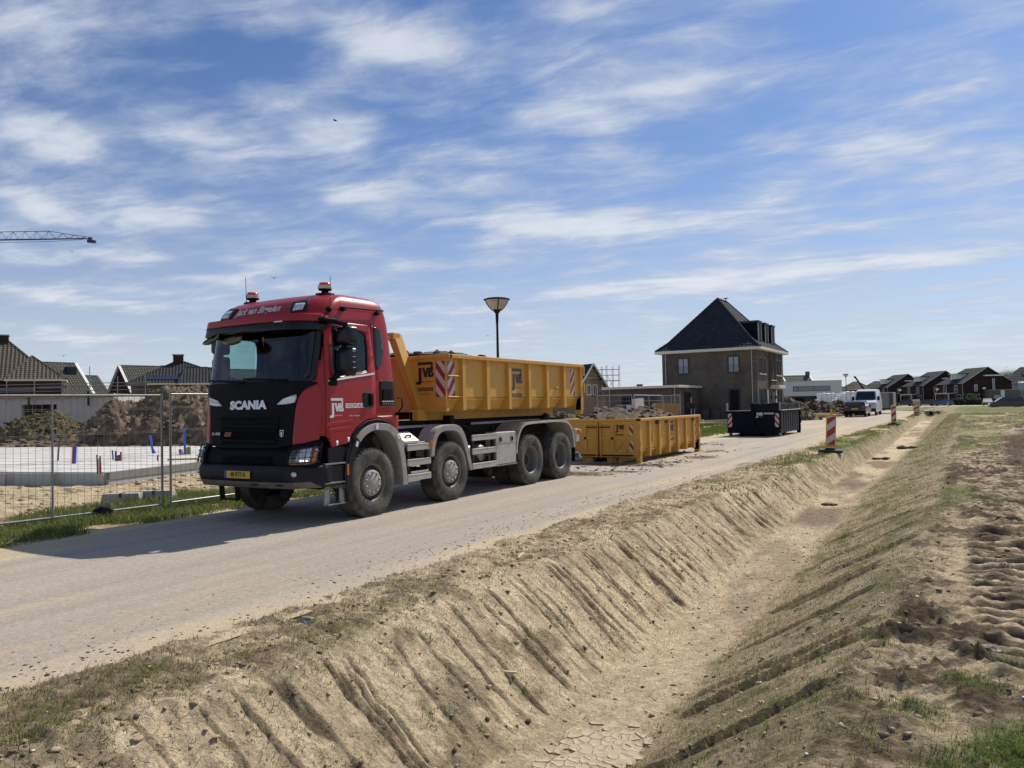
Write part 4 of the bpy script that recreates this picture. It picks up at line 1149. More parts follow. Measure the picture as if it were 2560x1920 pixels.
def cab_side():
    outer = [(.555, 2.085), (.55, 1.9), (.545, 1.6), (.545, 1.285), (.60, 1.262), (.66, 1.125), (.99, 1.175), (1.06, 1.28), (1.15, 1.37), (1.27, 1.45), (1.42, 1.515), (1.62, 1.535), (1.625, 2.245), (1.60, 2.5), (1.545, 2.975), (.70, 2.985), (.62, 2.93), (.60, 2.7), (.575, 2.4)]
    hole = [(.70, 2.125), (.95, 2.155), (1.46, 2.255), (1.475, 2.6), (1.455, 2.80), (1.41, 2.865), (1.34, 2.885), (.74, 2.915), (.70, 2.88)]
    qw = [(1.64, 2.96), (1.66, 2.30), (1.70, 2.285), (1.76, 2.32), (1.82, 2.42), (1.86, 2.6), (1.845, 2.8), (1.79, 2.935), (1.70, 2.965)]
    for sg, mp in ((1, smap), (-1, smapL)):
        d = patch_mb(MB(), outer, mp, .014, .03, holes=[hole], ds=.10).build('cab_door', RED, truck)
        hb = [(a + (1.08 - a) * .045, b + (2.5 - b) * .06) for a, b in hole]
        patch_mb(MB(), hole, mp, .011, .02, holes=[hb]).build('window_seal', BLKG, d)
        w = patch_mb(MB(), [(a, b) for a, b in hb], mp, .004, .006, back=False).build('window', SIDEG, d)
        # chrome line along the sill
        mb = MB(); mb.bar(mp(.60, 2.095, .02), mp(1.60, 2.225, .02), .012, .026); mb.build('sill_trim', CHROME, d)
        # moulded lines on the door skin
        mb = MB()
        for a, b in (((.56, 1.455), (1.10, 1.50)), ((.60, 1.375), (1.06, 1.395))): mb.bar(mp(a[0], a[1], .012), mp(b[0], b[1], .012), .012, .05)
        mb.build('door_crease', RED, d, bevel=.004)
        h = patch_mb(MB(), rrect(1.33, 1.575, 1.70, 1.93, .035), mp, .020, .02).build('handle', BLKG, d)
        mb = MB().rbox(-.022, .022, -.03, .03, -.09, .09, .012, Matrix.Translation(mp(1.50, 1.82, .035))); mb.build('pull', BLK, d)
        # rear quarter window, air intake, seams
        patch_mb(MB(), qw, mp, .010, .015, ds=.08).build('quarter_window', pm('tinted_pane', (.022, .03, .036), .15, spec=.4), truck)
        patch_mb(MB(), [(1.58, 3.01), (1.645, 3.01), (1.655, 2.30), (1.64, 2.27), (1.60, 2.9)], mp, .004, .01).build('door_pillar', RED, truck)
        v = patch_mb(MB(), rrect(1.735, 2.075, 1.72, 2.115, .03), mp, .016, .02).build('air_vent', BLKG, truck)
        patch_mb(MB(), rrect(1.765, 2.05, 1.80, 1.98, .015), mp, .020, .01).build('vent_recess', MESHB, v)
        MB().bar(mp(1.765, 1.79, .024), mp(2.05, 1.79, .024), .012, .02).build('vent_bar', ALU, v)
        for i in range(5): MB().cbox(mp(1.80 + i * .055, 1.75, .022), (.012, .022, .02), rx=.3).build('vent_fin', STEEL, v)
        # lower rear skirt of the cab, dark arch lip
        sk = [(1.63, 1.52), (1.80, 1.515), (1.95, 1.47), (2.06, 1.40), (2.17, 1.30), (2.175, 1.56), (1.63, 1.56)]
        patch_mb(MB(), sk, mp, .006, .03).build('cab_skirt', RED, truck)
        lip = [(1.0, 1.13), (1.06, 1.25), (1.15, 1.345), (1.27, 1.425), (1.42, 1.49), (1.63, 1.512), (1.80, 1.495), (1.95, 1.45), (2.06, 1.375)]
        mb = MB().tube([mp(a, b - .015, .0) for a, b in lip], .025, 6); mb.build('arch_lip', BLK, truck)
        for a, b in ((.76, 1.185), (1.0, 1.225)): patch_mb(MB(), rect(a - .022, a + .022, b - .035, b + .035), mp, .018, .004).build('reflector_patch', WHITE, d)
        # grab rail on the roof side
        mb = MB().tube([mp(.87, 3.20, .07), mp(1.86, 3.235, .06)], .014, 8)
        mb.build('roof_rail', BLK, truck)
        for y in (.98, 1.74): MB().bar(mp(y, 3.175, -.01), mp(y, 3.20, .075), .07, .05).build('rail_bracket', BLK, truck)
    # print on the driver's door
    dm = lambda y, z, off=0.0: smap(y, z, .014 + off)
    mb = MB(); logo(mb, dm, (.62, 1.555), .27, .003, icons='side'); text_mb(mb, 'Jack van Birgelen', dm, (1.14, 1.57), .034, .003)
    mb.build('door_print', WHITE, truck, label='white firm mark with five pictograms on the red door')


def mirrors():
    for sg in (1, -1):
        t = thing_part('mirror_set')
        S = Matrix.Scale(sg, 4, (1, 0, 0))
        mb = MB()
        mb.rbox(1.16, 1.30, .50, .78, 2.965, 3.015, .018, S).bar(S @ Vector((1.24, .60, 2.975)), S @ Vector((1.43, .80, 2.92)), .06, .05)
        mb.rbox(1.17, 1.285, .60, .78, 2.02, 2.14, .03, S).bar(S @ Vector((1.24, .69, 2.1)), S @ Vector((1.38, .80, 2.25)), .05, .07)
        mb.bar(S @ Vector((1.37, .80, 2.2)), S @ Vector((1.40, .82, 2.95)), .05, .06)
        mb.build('mirror_arm', BLK, t)
        def shell(z0, z1, x0, x1, nm):
            b = MB(); prof = rrect(x0, x1, z0, z1, .055, 5)
            rows = []
            for y, k in ((.73, .55), (.745, .82), (.79, .97), (.86, 1.0), (.93, 1.0)):
                cx, cz = (x0 + x1) / 2, (z0 + z1) / 2
                rows.append([S @ Vector((cx + (a - cx) * k, y, cz + (c - cz) * k)) for a, c in prof])
            n = len(prof)
            b._add([p for r_ in rows for p in r_], [(i * n + j, i * n + (j + 1) % n, (i + 1) * n + (j + 1) % n, (i + 1) * n + j) for i in range(4) for j in range(n)] + [tuple(range(n))], True)
            h = b.build(nm, BLKG, t)
            g = MB(); g._add([S @ Vector((a + (.5 * (x0 + x1) - a) * .06, .925, c)) for a, c in prof], [tuple(range(n))]); g.build('mirror_glass', MIRG, t)
            return h
        shell(2.62, 2.90, 1.275, 1.535, 'mirror_housing'); shell(2.17, 2.585, 1.275, 1.515, 'mirror_housing')
        for z in (2.80, 2.72, 2.53, 2.45, 2.37, 2.29):
            MB().bar(S @ Vector((1.50, .80, z)), S @ Vector((1.522, .90, z - .004)), .006, .006).build('housing_rib', CHROME, t)
    # kerb mirror over the windscreen on the far side
    mb = MB(); mb.lathe([(.001, -.10), (.10, -.085), (.155, -.03), (.16, .0), (.15, .01)], 20, 'Z', (0, 0, 0))
    o = mb.build('kerb_mirror', KERBM, truck, loc=(-.13, .05, 2.755)); o.scale = (1.2, .7, .85); o.rotation_euler = (R(30), 0, 0)
    mb = MB(); mb.lathe([(.001, -.09), (.09, -.075), (.13, -.03), (.135, .0), (.12, .01)], 20, 'Z', (0, 0, 0))
    o = mb.build('kerb_mirror', KERBM, truck, loc=(-.66, .08, 2.79)); o.scale = (1.35, .75, .75); o.rotation_euler = (R(40), R(-14), 0)
    for x_ in (-.13, -.66): MB().bar((x_, .10, 2.80), (x_, .34, 2.93), .03).build('mirror_stay', BLK, truck)


def roof_gear():
    for x, y, nm in ((.83, 1.0, 1), (-.79, 1.0, 2)):
        b = thing_part('beacon')
        z = 3.435
        MB().cbox((x, y, z + .005), (.20, .20, .03)).lathe([(.055, 0), (.055, .05), (.095, .055), (.105, .085), (.105, .10)], 20, 'Z', (x, y, z + .01)).build('beacon_base', BLK, b)
        MB().lathe([(.108, 0), (.110, .02), (.108, .05)], 20, 'Z', (x, y, z + .085)).build('beacon_band', ALU, b)
        MB().lathe([(.092, 0), (.09, .035), (.08, .052), (0, .056)], 20, 'Z', (x, y, z + .13)).build('beacon_dome', BEAC, b)
    MB().tube([(-.80, .88, 3.44), (-.80, .87, 3.86)], .005, 5).lathe([(.02, 0), (.012, .04)], 8, 'Z', (-.80, .88, 3.42)).build('antenna', BLK, truck)
    MB().tube([(1.22, .70, 3.16), (1.225, .71, 3.64)], .0045, 5).blob((1.20, .70, 3.155), .045, 2, 2, rough=.02).build('antenna', BLK, truck)


ARCH1o = ([(.93, .50), (.96, .80), (1.05, 1.08), (1.25, 1.32), (1.50, 1.435), (1.75, 1.45), (2.02, 1.40), (2.22, 1.20), (2.33, .85), (2.38, .42)])
ARCH1i = [(1.04, .50), (1.065, .78), (1.15, 1.02), (1.32, 1.23), (1.54, 1.33), (1.74, 1.335), (1.95, 1.29), (2.11, 1.12), (2.215, .82), (2.26, .42)]
ARCH2o = [(3.02, .83), (3.06, 1.05), (3.17, 1.26), (3.35, 1.35), (3.56, 1.365), (3.80, 1.355), (3.98, 1.27), (4.12, 1.05), (4.22, .78), (4.29, .50)]
ARCH2i = [(3.12, .83), (3.155, 1.0), (3.245, 1.175), (3.39, 1.245), (3.57, 1.255), (3.76, 1.245), (3.89, 1.18), (4.02, 1.0), (4.12, .74), (4.22, .50)]
ARCH3o = [(5.90, .70), (5.95, .95), (6.08, 1.18), (6.28, 1.30), (6.6, 1.325), (7.2, 1.335), (7.8, 1.335), (8.2, 1.30), (8.42, 1.18), (8.55, .98), (8.60, .68)]
ARCH3i = [(5.945, .70), (5.995, .94), (6.115, 1.15), (6.295, 1.255), (6.6, 1.28), (7.2, 1.29), (7.8, 1.29), (8.18, 1.255), (8.385, 1.15), (8.505, .97), (8.55, .68)]

ARCH1o, ARCH1i, ARCH2o, ARCH2i, ARCH3o, ARCH3i = (smooth_line(a_) for a_ in (ARCH1o, ARCH1i, ARCH2o, ARCH2i, ARCH3o, ARCH3i))


def tyre_mesh():
    r = .535; hw = .16
    pr = [(.29, -.13), (.30, -.150), (.34, -.162), (.40, -.168), (.45, -.166), (.49, -.158), (.515, -.148), (.528, -.138), (r, -.115)]
    tread = []
    for c in (-.075, -.028, .028, .075): tread += [(r, c - .008), (r - .012, c - .006), (r - .012, c + .006), (r, c + .008)]
    prof = pr + tread + [(a, -b) for a, b in reversed(pr)]
    mb = MB().lathe(prof, 56, 'X')
    for i in range(44):                                                   # shoulder blocks
        a = 2 * PI * i / 44
        for sg in (-1, 1):
            M = Matrix.Rotation(a, 4, 'X') @ Matrix.Translation((sg * .128, 0, r - .006))
            mb.box(-.022, .022, -.022, .022, -.012, .010, M)
    # raised lettering ridge on the sidewall
    for a0 in (200, 230): mb.lathe([(.40, .168), (.405, .1745), (.44, .1735), (.445, .167)], 10, 'X', a0=R(a0), a1=R(a0 + 22), smooth=False)
    return mb.mesh('tyre', TYRE)
def front_rim_mesh():
    mb = MB().mat(0).lathe([(.292, .128), (.298, .140), (.285, .146), (.27, .135), (.262, .08), (.255, .06), (.245, .055)], 40, 'X')
    mb.lathe([(.245, .055), (.20, .105), (.185, .125), (.18, .14)], 40, 'X')
    return mb
def wheel_front(x, y, sg):
    w = thing_part('wheel'); w.location = (x, y, .53); w.rotation_euler = (0, 0, 0 if sg > 0 else PI)
    child(M_TYRE, 'tyre', w)
    child(M_RIMF, 'rim', w)
    child(M_HUBF, 'hub_cover', w)
    for i in range(10):
        a = 2 * PI * i / 10 + .3; child(M_NUT, 'wheel_nut', w, (.155, .158 * math.cos(a), .158 * math.sin(a)))
    return w
def wheel_rear(x, y, sg):
    w = thing_part('wheel'); w.location = (x, y, .53); w.rotation_euler = (0, 0, 0 if sg > 0 else PI)
    child(M_TYRE, 'tyre', w); child(M_TYRE, 'tyre', w, (-.36, 0, 0))
    child(M_RIMR, 'rim', w); child(M_HUBR, 'hub', w)
    for i in range(10):
        a = 2 * PI * i / 10; child(M_NUT, 'wheel_nut', w, (-.075, .145 * math.cos(a), .145 * math.sin(a)), sc=(.8, .7, .7))
    return w

M_TYRE = tyre_mesh()
_mb = MB().mat(0).lathe([(.30, .13), (.306, .142), (.296, .150), (.278, .140), (.268, .07), (.262, .05)], 40, 'X')
_mb.lathe([(.262, .05), (.235, .062), (.21, .12), (.205, .135), (.190, .142)], 40, 'X')
for i in range(20):
    a = 2 * PI * i / 20
    _mb.mat(1).box(-.008, .008, -.013, .013, -.017, .017, Matrix.Rotation(a, 4, 'X') @ Matrix.Translation((.094, 0, .238)))
M_RIMF = _mb.mesh('rim', [RIM, INK])
M_HUBF = MB().lathe([(.195, .138), (.197, .150), (.185, .156), (.115, .158), (.108, .162), (.0, .163)], 40, 'X').mesh('hub_cover', HUB)
M_NUT = MB().lathe([(.0185, -.02), (.0185, .012), (.012, .024), (0, .026)], 8, 'X').mesh('wheel_nut', STEEL)
M_RIMR = MB().lathe([(.30, .13), (.306, .142), (.296, .150), (.275, .138), (.262, .05), (.255, -.02), (.235, -.075), (.10, -.085)], 40, 'X').mesh('rim', RIM)
M_HUBR = MB().lathe([(.125, -.085), (.122, -.02), (.10, .01), (.085, .03), (.0, .034)], 24, 'X').mesh('hub', DGREY)


def chassis():
    for x in (-.43, .35):
        MB().box(x, x + .08, .75, 9.0, .82, 1.10).build('chassis_rail', FRAME, truck)
    mb = MB()
    for y in (1.4, 3.0, 4.6, 6.0, 7.3, 8.9): mb.box(-.40, .40, y - .06, y + .06, .84, 1.06)
    mb.box(-.45, .45, 8.85, 9.0, .70, 1.12); mb.build('cross_member', FRAME, truck)
    for y in (1.55, 3.60, 6.53, 7.90): MB().lathe([(.07, -.9), (.07, -.2), (.15, -.15), (.15, .15), (.07, .2), (.07, .9)], 14, 'X', (0, y, .53)).build('axle', FRAME, truck)
    MB().box(-.7, .7, .65, 2.0, .60, 1.30).build('engine_block', FRAME, truck, bevel=.05)
    # hook-lift subframe and arm
    for x in (-.55, .45): MB().box(x, x + .10, 2.55, 8.9, 1.12, 1.30).build('subframe_rail', FRAME, truck)
    for x in (-.56, .56):
        MB().box(x - .012, x + .012, 2.6, 4.3, 1.315, 1.36).build('subframe_strip', ALU, truck)
        MB().box(x - .012, x + .012, 5.3, 8.4, 1.315, 1.36).build('subframe_strip', ALU, truck)
    mb = MB().box(-.16, .16, 2.50, 5.4, 1.16, 1.42).box(-.14, .14, 2.42, 2.72, 1.3, 2.72).bar((0, 2.57, 2.68), (0, 2.75, 2.98), .20, .18).bar((0, 2.75, 2.98), (0, 3.02, 3.0), .12, .10)
    mb.build('hook_arm', FRAME, truck, bevel=.02)
    for sg in (-1, 1):
        MB().lathe([(0, -.06), (.15, -.06), (.16, -.03), (.16, .03), (.15, .06), (0, .06)], 18, 'X', (sg * .60, 8.35, 1.33)).build('rear_roller', FRAME, truck)
        MB().tube([(sg * .3, 3.2, 1.05), (sg * .3, 5.4, 1.22)], .07, 12).build('lift_cylinder', FRAME, truck)
    mb = MB()                                                            # valve block and hoses behind axle two
    mb.box(.50, .72, 4.35, 4.75, 1.05, 1.28).box(.55, .75, 4.8, 5.15, 1.0, 1.18)
    for i in range(4):
        mb.tube([(.74, 4.40 + i * .1, 1.22), (.92, 4.5 + i * .1, 1.33 - .03 * i), (.90, 4.8 + i * .06, 1.20), (.76, 5.1, 1.06)], .016, 6)
    mb.build('hydraulic_hoses', FRAME, truck)
    MB().box(.56, .78, 4.30, 4.42, 1.12, 1.52).build('container_lock', FRAME, truck, bevel=.01)
    MB().box(-.44, .44, 2.75, 8.7, 1.27, 1.43).build('tipping_frame', FRAME, truck)
    # mudguards
    for sg in (1, -1):
        def xx(a, b): return (a, b) if sg > 0 else (-b, -a)
        MB().arch(ARCH1o, ARCH1i, *((.93, 1.275) if sg > 0 else (-.93, -1.275))).build('front_mudguard', [GREY], truck, bevel=.012)
        f1 = MB().arch([(a, b) for a, b in ARCH1o[:9]], [(a, b) for a, b in ARCH1i[:9]], *((1.20, 1.279) if sg > 0 else (-1.20, -1.279))); f1.build('mudguard_corner', BLKG, truck)
        for (a, b) in ((1.17, 1.15), (1.63, 1.395), (2.14, 1.22)):
            MB().cbox((sg * 1.282, a, b), (.006, .05, .085), rx=-math.atan2(1.63 - a, 1.0) * .9).build('reflector_patch', WHITE, truck)
        MB().cbox((sg * 1.28, .965, .78), (.012, .035, .16)).build('side_marker', AMBER, truck)
        MB().arch(ARCH2o, ARCH2i, *((.93, 1.27) if sg > 0 else (-.93, -1.27))).build('mudguard', GREY, truck, bevel=.012)
        MB().cbox((sg * 1.275, 3.03, 1.05), (.03, .05, .12)).build('side_marker', AMBER, truck)
        MB().arch(ARCH3o, ARCH3i, *((.66, 1.26) if sg > 0 else (-.66, -1.26))).build('rear_mudguard', ALU, truck, bevel=.006)
        mb = MB()                                                        # pressed ridges across the rear guard
        for i in range(62):
            q = i / 61 * (len(ARCH3o) - 1); k = min(int(q), len(ARCH3o) - 2); f = q - k
            a = ARCH3o[k][0] * (1 - f) + ARCH3o[k + 1][0] * f; b = ARCH3o[k][1] * (1 - f) + ARCH3o[k + 1][1] * f
            mb.tube([(sg * .68, a, b), (sg * 1.262, a, b)], .010, 5)
        o = mb.build('guard_ridges', ALU, truck); o['kind'] = 'stuff'
        # inner liners keep the arches dark
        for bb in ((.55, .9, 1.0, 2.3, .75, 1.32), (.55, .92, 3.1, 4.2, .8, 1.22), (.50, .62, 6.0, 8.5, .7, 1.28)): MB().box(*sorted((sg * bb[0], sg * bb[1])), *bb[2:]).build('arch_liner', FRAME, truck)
        # side guards
        for y0, y1, zs, nm in ((2.40, 3.03, (1.02, .77, .52), 'front'), (4.31, 5.14, (1.09, .835, .56), 'mid')):
            g = thing_part('side_guard')
            for z in zs:
                MB().rbox(*sorted((sg * 1.235, sg * 1.262)), y0, y1, z - .055, z + .055, .008).build('guard_rail', ALU, g)
                MB().box(*sorted((sg * 1.258, sg * 1.266)), y0 + .01, y1 - .01, z + .034, z + .046).build('rail_lip', CHROME, g)
            for y in (y0 + .06, y1 - .06): MB().box(*sorted((sg * 1.18, sg * 1.234)), y - .03, y + .03, zs[2] - .05, zs[0] + .05).build('guard_post', DGREY, g)
        MB().rbox(*sorted((sg * 1.0, sg * 1.262)), 5.14, 5.88, .53, 1.16, .014).build('toolbox', ALU, truck)
        MB().box(*sorted((sg * 1.255, sg * 1.268)), 5.155, 5.865, .94, .945).build('toolbox_lip', STEEL, truck)
        for y in (5.28, 5.72):
            lt = MB().rbox(*sorted((sg * 1.262, sg * 1.274)), y - .045, y + .045, .965, 1.075, .01).build('toolbox_latch', STEEL, truck)
            MB().rbox(*sorted((sg * 1.272, sg * 1.288)), y - .025, y + .025, .985, 1.055, .006).build('latch_handle', BLK, lt)
        MB().box(*sorted((sg * 1.02, sg * 1.275)), 5.13, 5.90, .50, .522).build('toolbox_shelf', STEEL, truck)
    # tanks, battery box, catwalk
    for y in (4.45, 4.85): MB().lathe([(0, -.20), (.14, -.19), (.17, -.14), (.17, .14), (.14, .19), (0, .20)], 18, 'X', (.93, y, .78)).build('air_tank', STEEL, truck)
    M_ = Matrix.Translation((1.10, 2.52, 1.12)) @ Euler((0, R(32), 0)).to_matrix().to_4x4()
    b = MB().rbox(-.16, .13, -.21, .21, -.09, .09, .012, M_).build('battery_box', ALU, truck)
    MB().tube([M_ @ Vector((.02, -.07, .09)), M_ @ Vector((.02, -.06, .125)), M_ @ Vector((.02, .06, .125)), M_ @ Vector((.02, .07, .09))], .014, 6).build('box_handle', BLK, b)
    MB().box(.45, 1.2, 2.28, 2.95, 1.06, 1.10).build('catwalk', ALU, truck, bevel=.006)
    MB().rbox(1.12, 1.25, 2.5, 2.98, .585, .625, .01).build('foot_board', CHROME, truck)
    MB().tube([(1.24, 2.18, 1.84), (1.285, 2.24, 1.85), (1.285, 2.25, 1.70), (1.24, 2.19, 1.60)], .013, 6).build('grab_handle', BLK, truck)
    MB().box(.6, 1.1, 4.3, 5.1, .56, .72).build('gearbox_housing', FRAME, truck, bevel=.03)
    # rear: bumper tube, lights
    MB().tube([(-1.15, 8.88, .47), (1.235, 8.88, .47)], .075, 16, cap=False).tube([(-1.15, 8.88, .47), (1.236, 8.88, .47)], .06, 16).build('underride_bar', STEEL, truck)
    for x in (-.8, .8): MB().bar((x, 8.88, .5), (x, 8.8, .95), .07, .10).build('underride_post', FRAME, truck)
    for sg in (-1, 1):
        MB().rbox(*sorted((sg * .95, sg * 1.22)), 8.72, 8.90, .80, 1.10, .01).build('rear_light_box', ALU, truck)
        l = MB().lathe([(.0, .05), (.05, .045), (.058, .02), (.058, -.02)], 16, 'X', (sg * 1.24, 8.84, 1.03)); l.build('outline_lamp', AMBER, truck)
        MB().lathe([(0, .02), (.05, .018), (.055, 0)], 14, 'Y', (sg * 1.05, 8.91, .92)).build('rear_light', pm('red_lens', (.45, .02, .02), .2, coat=1), truck)
        MB().box(*sorted((sg * .7, sg * 1.24)), 8.60, 8.625, .35, .70).build('mud_flap', BLK, truck)


cab_shell(); cab_front(); bumper(); cab_side(); mirrors(); roof_gear(); chassis()
for y, f in ((1.53, wheel_front), (3.62, wheel_front), (6.51, wheel_rear), (7.88, wheel_rear)):
    for sg in (1, -1): f(sg * 1.105, y, sg)

# ================================================================== roll-off containers and their loads
YEL = pm('yellow_paint', (.56, .30, .048), .55, var=.12, vs_=3, coat=.08, col2=(.40, .235, .075), f2=(.50, .80), s2=3.0, bump=.12, bs=4)
YELD = pm('yellow_floor_paint', (.42, .215, .035), .65, var=.2, vs_=3, col2=(.20, .125, .06), f2=(.45, .7), s2=4)
NAVY = pm('black_blue_paint', (.007, .009, .016), .75, var=.2, spec=.10, col2=(.025, .023, .022), f2=(.55, .8), s2=3)
CREDM = pm('stripe_red', (.30, .015, .025), .45, var=.05)
CWHITE = pm('stripe_white', (.50, .49, .48), .45, var=.06)
TARP = pm('dark_tarpaulin', (.007, .009, .015), .6, var=.2, spec=.15)


def chevron(mapf, x0, x1, z0, z1, flip, parent, n=3.4, off=.003):
    mb = MB().mat(0); strokes(mb, [rect(x0, x1, z0, z1)], mapf, (0, 0), 1, off)
    mb.mat(1); w = x1 - x0; hgt = z1 - z0; st = hgt / n; k = w * 1.25
    i = -3
    while True:
        a = z0 + i * 2 * st * .72; b = a + st * .72
        if a > z1 + k: break
        q = [(0, a), (w, a + (k if not flip else 0)), (w, b + (k if not flip else 0)), (0, b)] if not flip else [(0, a + k), (w, a), (w, b), (0, b + k)]
        # clip to the plate
        def clip(pl, val, keep_less):
            o = []
            for j in range(len(pl)):
                p, r_ = pl[j], pl[(j + 1) % len(pl)]
                ip, ir = (p[1] <= val) == keep_less or p[1] == val, (r_[1] <= val) == keep_less or r_[1] == val
                if ip: o.append(p)
                if ip != ir:
                    t = (val - p[1]) / (r_[1] - p[1]); o.append((p[0] + (r_[0] - p[0]) * t, val))
            return o
        q = clip(q, z1, True)
        if len(q) > 2: q = clip(q, z0, False)
        if len(q) > 2: strokes(mb, [[(x0 + a_, b_) for a_, b_ in q]], mapf, (0, 0), 1, off + .002)
        i += 1
    return mb.build('warning_stripes', [CWHITE, CREDM], parent)


def skip(label, loc, L, rim, ribs, paint, floor, front, wide=2.5, ribw=.10, z_break=.42, ribcol=None, group=None, posts=None):
    t = thing('roll_off_skip', label, 'skip container', loc, 0, group)
    hw = wide / 2; xs = hw - .06
    MB().box(-xs + .16, xs - .16, .02, L - .02, .165, .20).build('floor', floor, t)
    for x in (-.60, .52): MB().box(x, x + .08, .15 if front == 'doors' else -.22, L - .35, 0, .165).build('skid', paint, t, bevel=.006)
    for sg in (-1, 1):
        q = [(sg * xs, rim - .05), (sg * xs, z_break), (sg * (xs - .17), .185), (sg * (xs - .20), .185), (sg * (xs - .025), z_break), (sg * (xs - .025), rim - .05)]
        MB().prism(q, .03, L - .03, 'Y').build('side_panel', paint, t)
        MB().rbox(*sorted((sg * (xs - .06), sg * (hw + .035))), 0, L, rim - .075, rim, .012).build('top_rail', paint, t)
        for y in ribs:
            MB().prism([(sg * (xs - .01), rim - .07), (sg * (hw + .012), rim - .07), (sg * (hw + .012), .17), (sg * (xs - .24), .17), (sg * (xs - .17), .20), (sg * xs, z_break)], y - ribw, y, 'Y').build('rib', ribcol or paint, t, bevel=.006)
        MB().box(*sorted((sg * (xs - .14), sg * (hw + .005))), L - .12, L + .005, .10, rim - .075).build('corner_post', paint, t, bevel=.006)
        MB().prism([(sg * (xs - .03), .42), (sg * hw, .42), (sg * (hw - .02), 0.0), (sg * (xs - .12), .0)], L - .12, L + .02, 'Y').build('rear_foot', paint, t, bevel=.006)
        MB().box(*sorted((sg * (xs - .02), sg * (xs + .012))), .03, L - .03, z_break - .05, z_break - .03).build('panel_seam', paint, t)
    MB().box(-xs, xs, L - .05, L - .01, .16, rim - .02).build('rear_panel', paint, t)
    for z in (rim - .16, .62):
        for sg in (-1, 1): MB().rbox(*sorted((sg * (hw - .08), sg * (hw + .03))), L + .005, L + .06, z - .11, z + .11, .01).build('hinge', paint, t)
    return t, hw, xs


def heap(name, label, cat, x0, x1, y0, y1, zb, zf, seed, mat_, loc=(0, 0, 0), nx=70, ny=110, amp=.10, group=None, cl=0, clr=.05):
    u = np.linspace(0, 1, nx); v = np.linspace(0, 1, ny); U, V = np.meshgrid(u, v)
    X = x0 + (x1 - x0) * U; Y = y0 + (y1 - y0) * V
    e = np.minimum(np.minimum(U, 1 - U) * (x1 - x0), np.minimum(V, 1 - V) * (y1 - y0))
    Z = zb + zf(X, Y, U, V) + amp * (fbm(X * 1.7, Y * 1.7, seed, 5, .58) * 1.3 + .7 * np.clip(fbm(X * 4.2, Y * 4.2, seed + 5, 4, .6), 0, 1)) * sst(e, 0, .25)
    o = grid_mesh(name, X, Y, Z, mat_)
    o.location = loc
    tag(o, label, cat, group)
    if cl:
        i = _gr.randint(0, nx * ny, cl)
        lumps('clods', X.ravel()[i] + .05 * _gr.randn(cl), Y.ravel()[i] + .05 * _gr.randn(cl), .012 + clr * 1.6 * _gr.rand(cl) ** 3, SOIL, '', '', z=Z.ravel()[i], parent=o)
    return o


# the loaded one on the truck: front at Y 11.15, underside of its skids at 1.44
RIBS1 = [.53, 1.35, 2.16, 2.97, 3.77, 4.59]
sk1, hw, xs = skip('yellow skip full of soil carried on the red truck', (-9.27, 11.15, 1.44), 5.5, 1.19, RIBS1, YEL, YELD, 'hook')
MB().box(-xs, xs, 0, .035, .19, 1.17).build('front_panel', YEL, sk1)
MB().rbox(-hw - .035, hw + .035, -.02, .08, 1.115, 1.19, .012).build('front_rail', YEL, sk1)
MB().prism([(-xs - .02, .16), (xs + .02, .16), (xs + .02, .22), (-xs - .02, .22)], -.02, .06, 'Y').build('front_sill', YEL, sk1)
for sg in (-1, 1):
    mb = MB().bar((sg * .14, -.25, 1.60), (sg * .60, -.04, .16), .13, .05, up=(0, 1, 0)).bar((sg * .20, -.14, 1.60), (sg * .66, .0, .16), .03, .22, up=(0, 1, 0))
    mb.build('hook_leg', YEL, sk1, bevel=.006)
    MB().box(*sorted((sg * .52, sg * .72)), -.22, .05, .0, .20).build('hook_foot', YEL, sk1, bevel=.01)
MB().box(-.24, .24, -.30, -.10, 1.50, 1.62).build('hook_head', YEL, sk1, bevel=.01)
MB().tube([(-.2, -.36, 1.52), (.2, -.36, 1.52)], .03, 10).build('hook_bar', YEL, sk1)
f1 = plane_map((0, 0, 0), (1, 0, 0), (0, 0, 1))                              # front face, seen from -Y
s1 = plane_map((xs, 0, 0), (0, 1, 0), (0, 0, 1))                             # side face, seen from +X
chevron(f1, .97, 1.17, .42, 1.07, True, sk1); chevron(s1, .05, .27, .42, 1.07, False, sk1)
chevron(s1, 4.96, 5.16, .45, 1.05, False, sk1)
mb = MB(); logo(mb, f1, (.52, .66), .38, .004); text_mb(mb, 'Jack van Birgelen', f1, (.72, .475), .035, .004); mb.build('firm_print', INK, sk1, label='dark firm mark with five pictograms on the skip front')
mb = MB(); logo(mb, s1, (2.26, .555), .42, .004); text_mb(mb, 'Jack van Birgelen', s1, (2.48, .36), .042, .004); mb.build('firm_print', pm('blue_black_print', (.035, .045, .065), .5), sk1, label='large dark firm mark on the long side of the skip')
for z in (.80, .42): MB().tube([(xs + .03, .02, z), (xs + .045, .44, z)], .015, 6).build('step_rod', YEL, sk1)
MB().tube([(xs + .01, 4.2, .62), (xs + .06, 4.2, .60)], .03, 8).build('rope_hook', YEL, sk1)
heap('soil_load', 'brown soil heaped inside the skip on the truck', 'soil', -1.15, 1.15, .08, 5.4, 1.05,
     lambda X, Y, U, V: .10 + .20 * np.exp(-((Y - 1.9) / 1.5) ** 2 - (X / .75) ** 2) + .06 * np.exp(-((Y - .3) / .5) ** 2) - .06 * V, 301, SOIL, loc=(-9.27, 11.15, 1.44), amp=.07, cl=260, clr=.06)

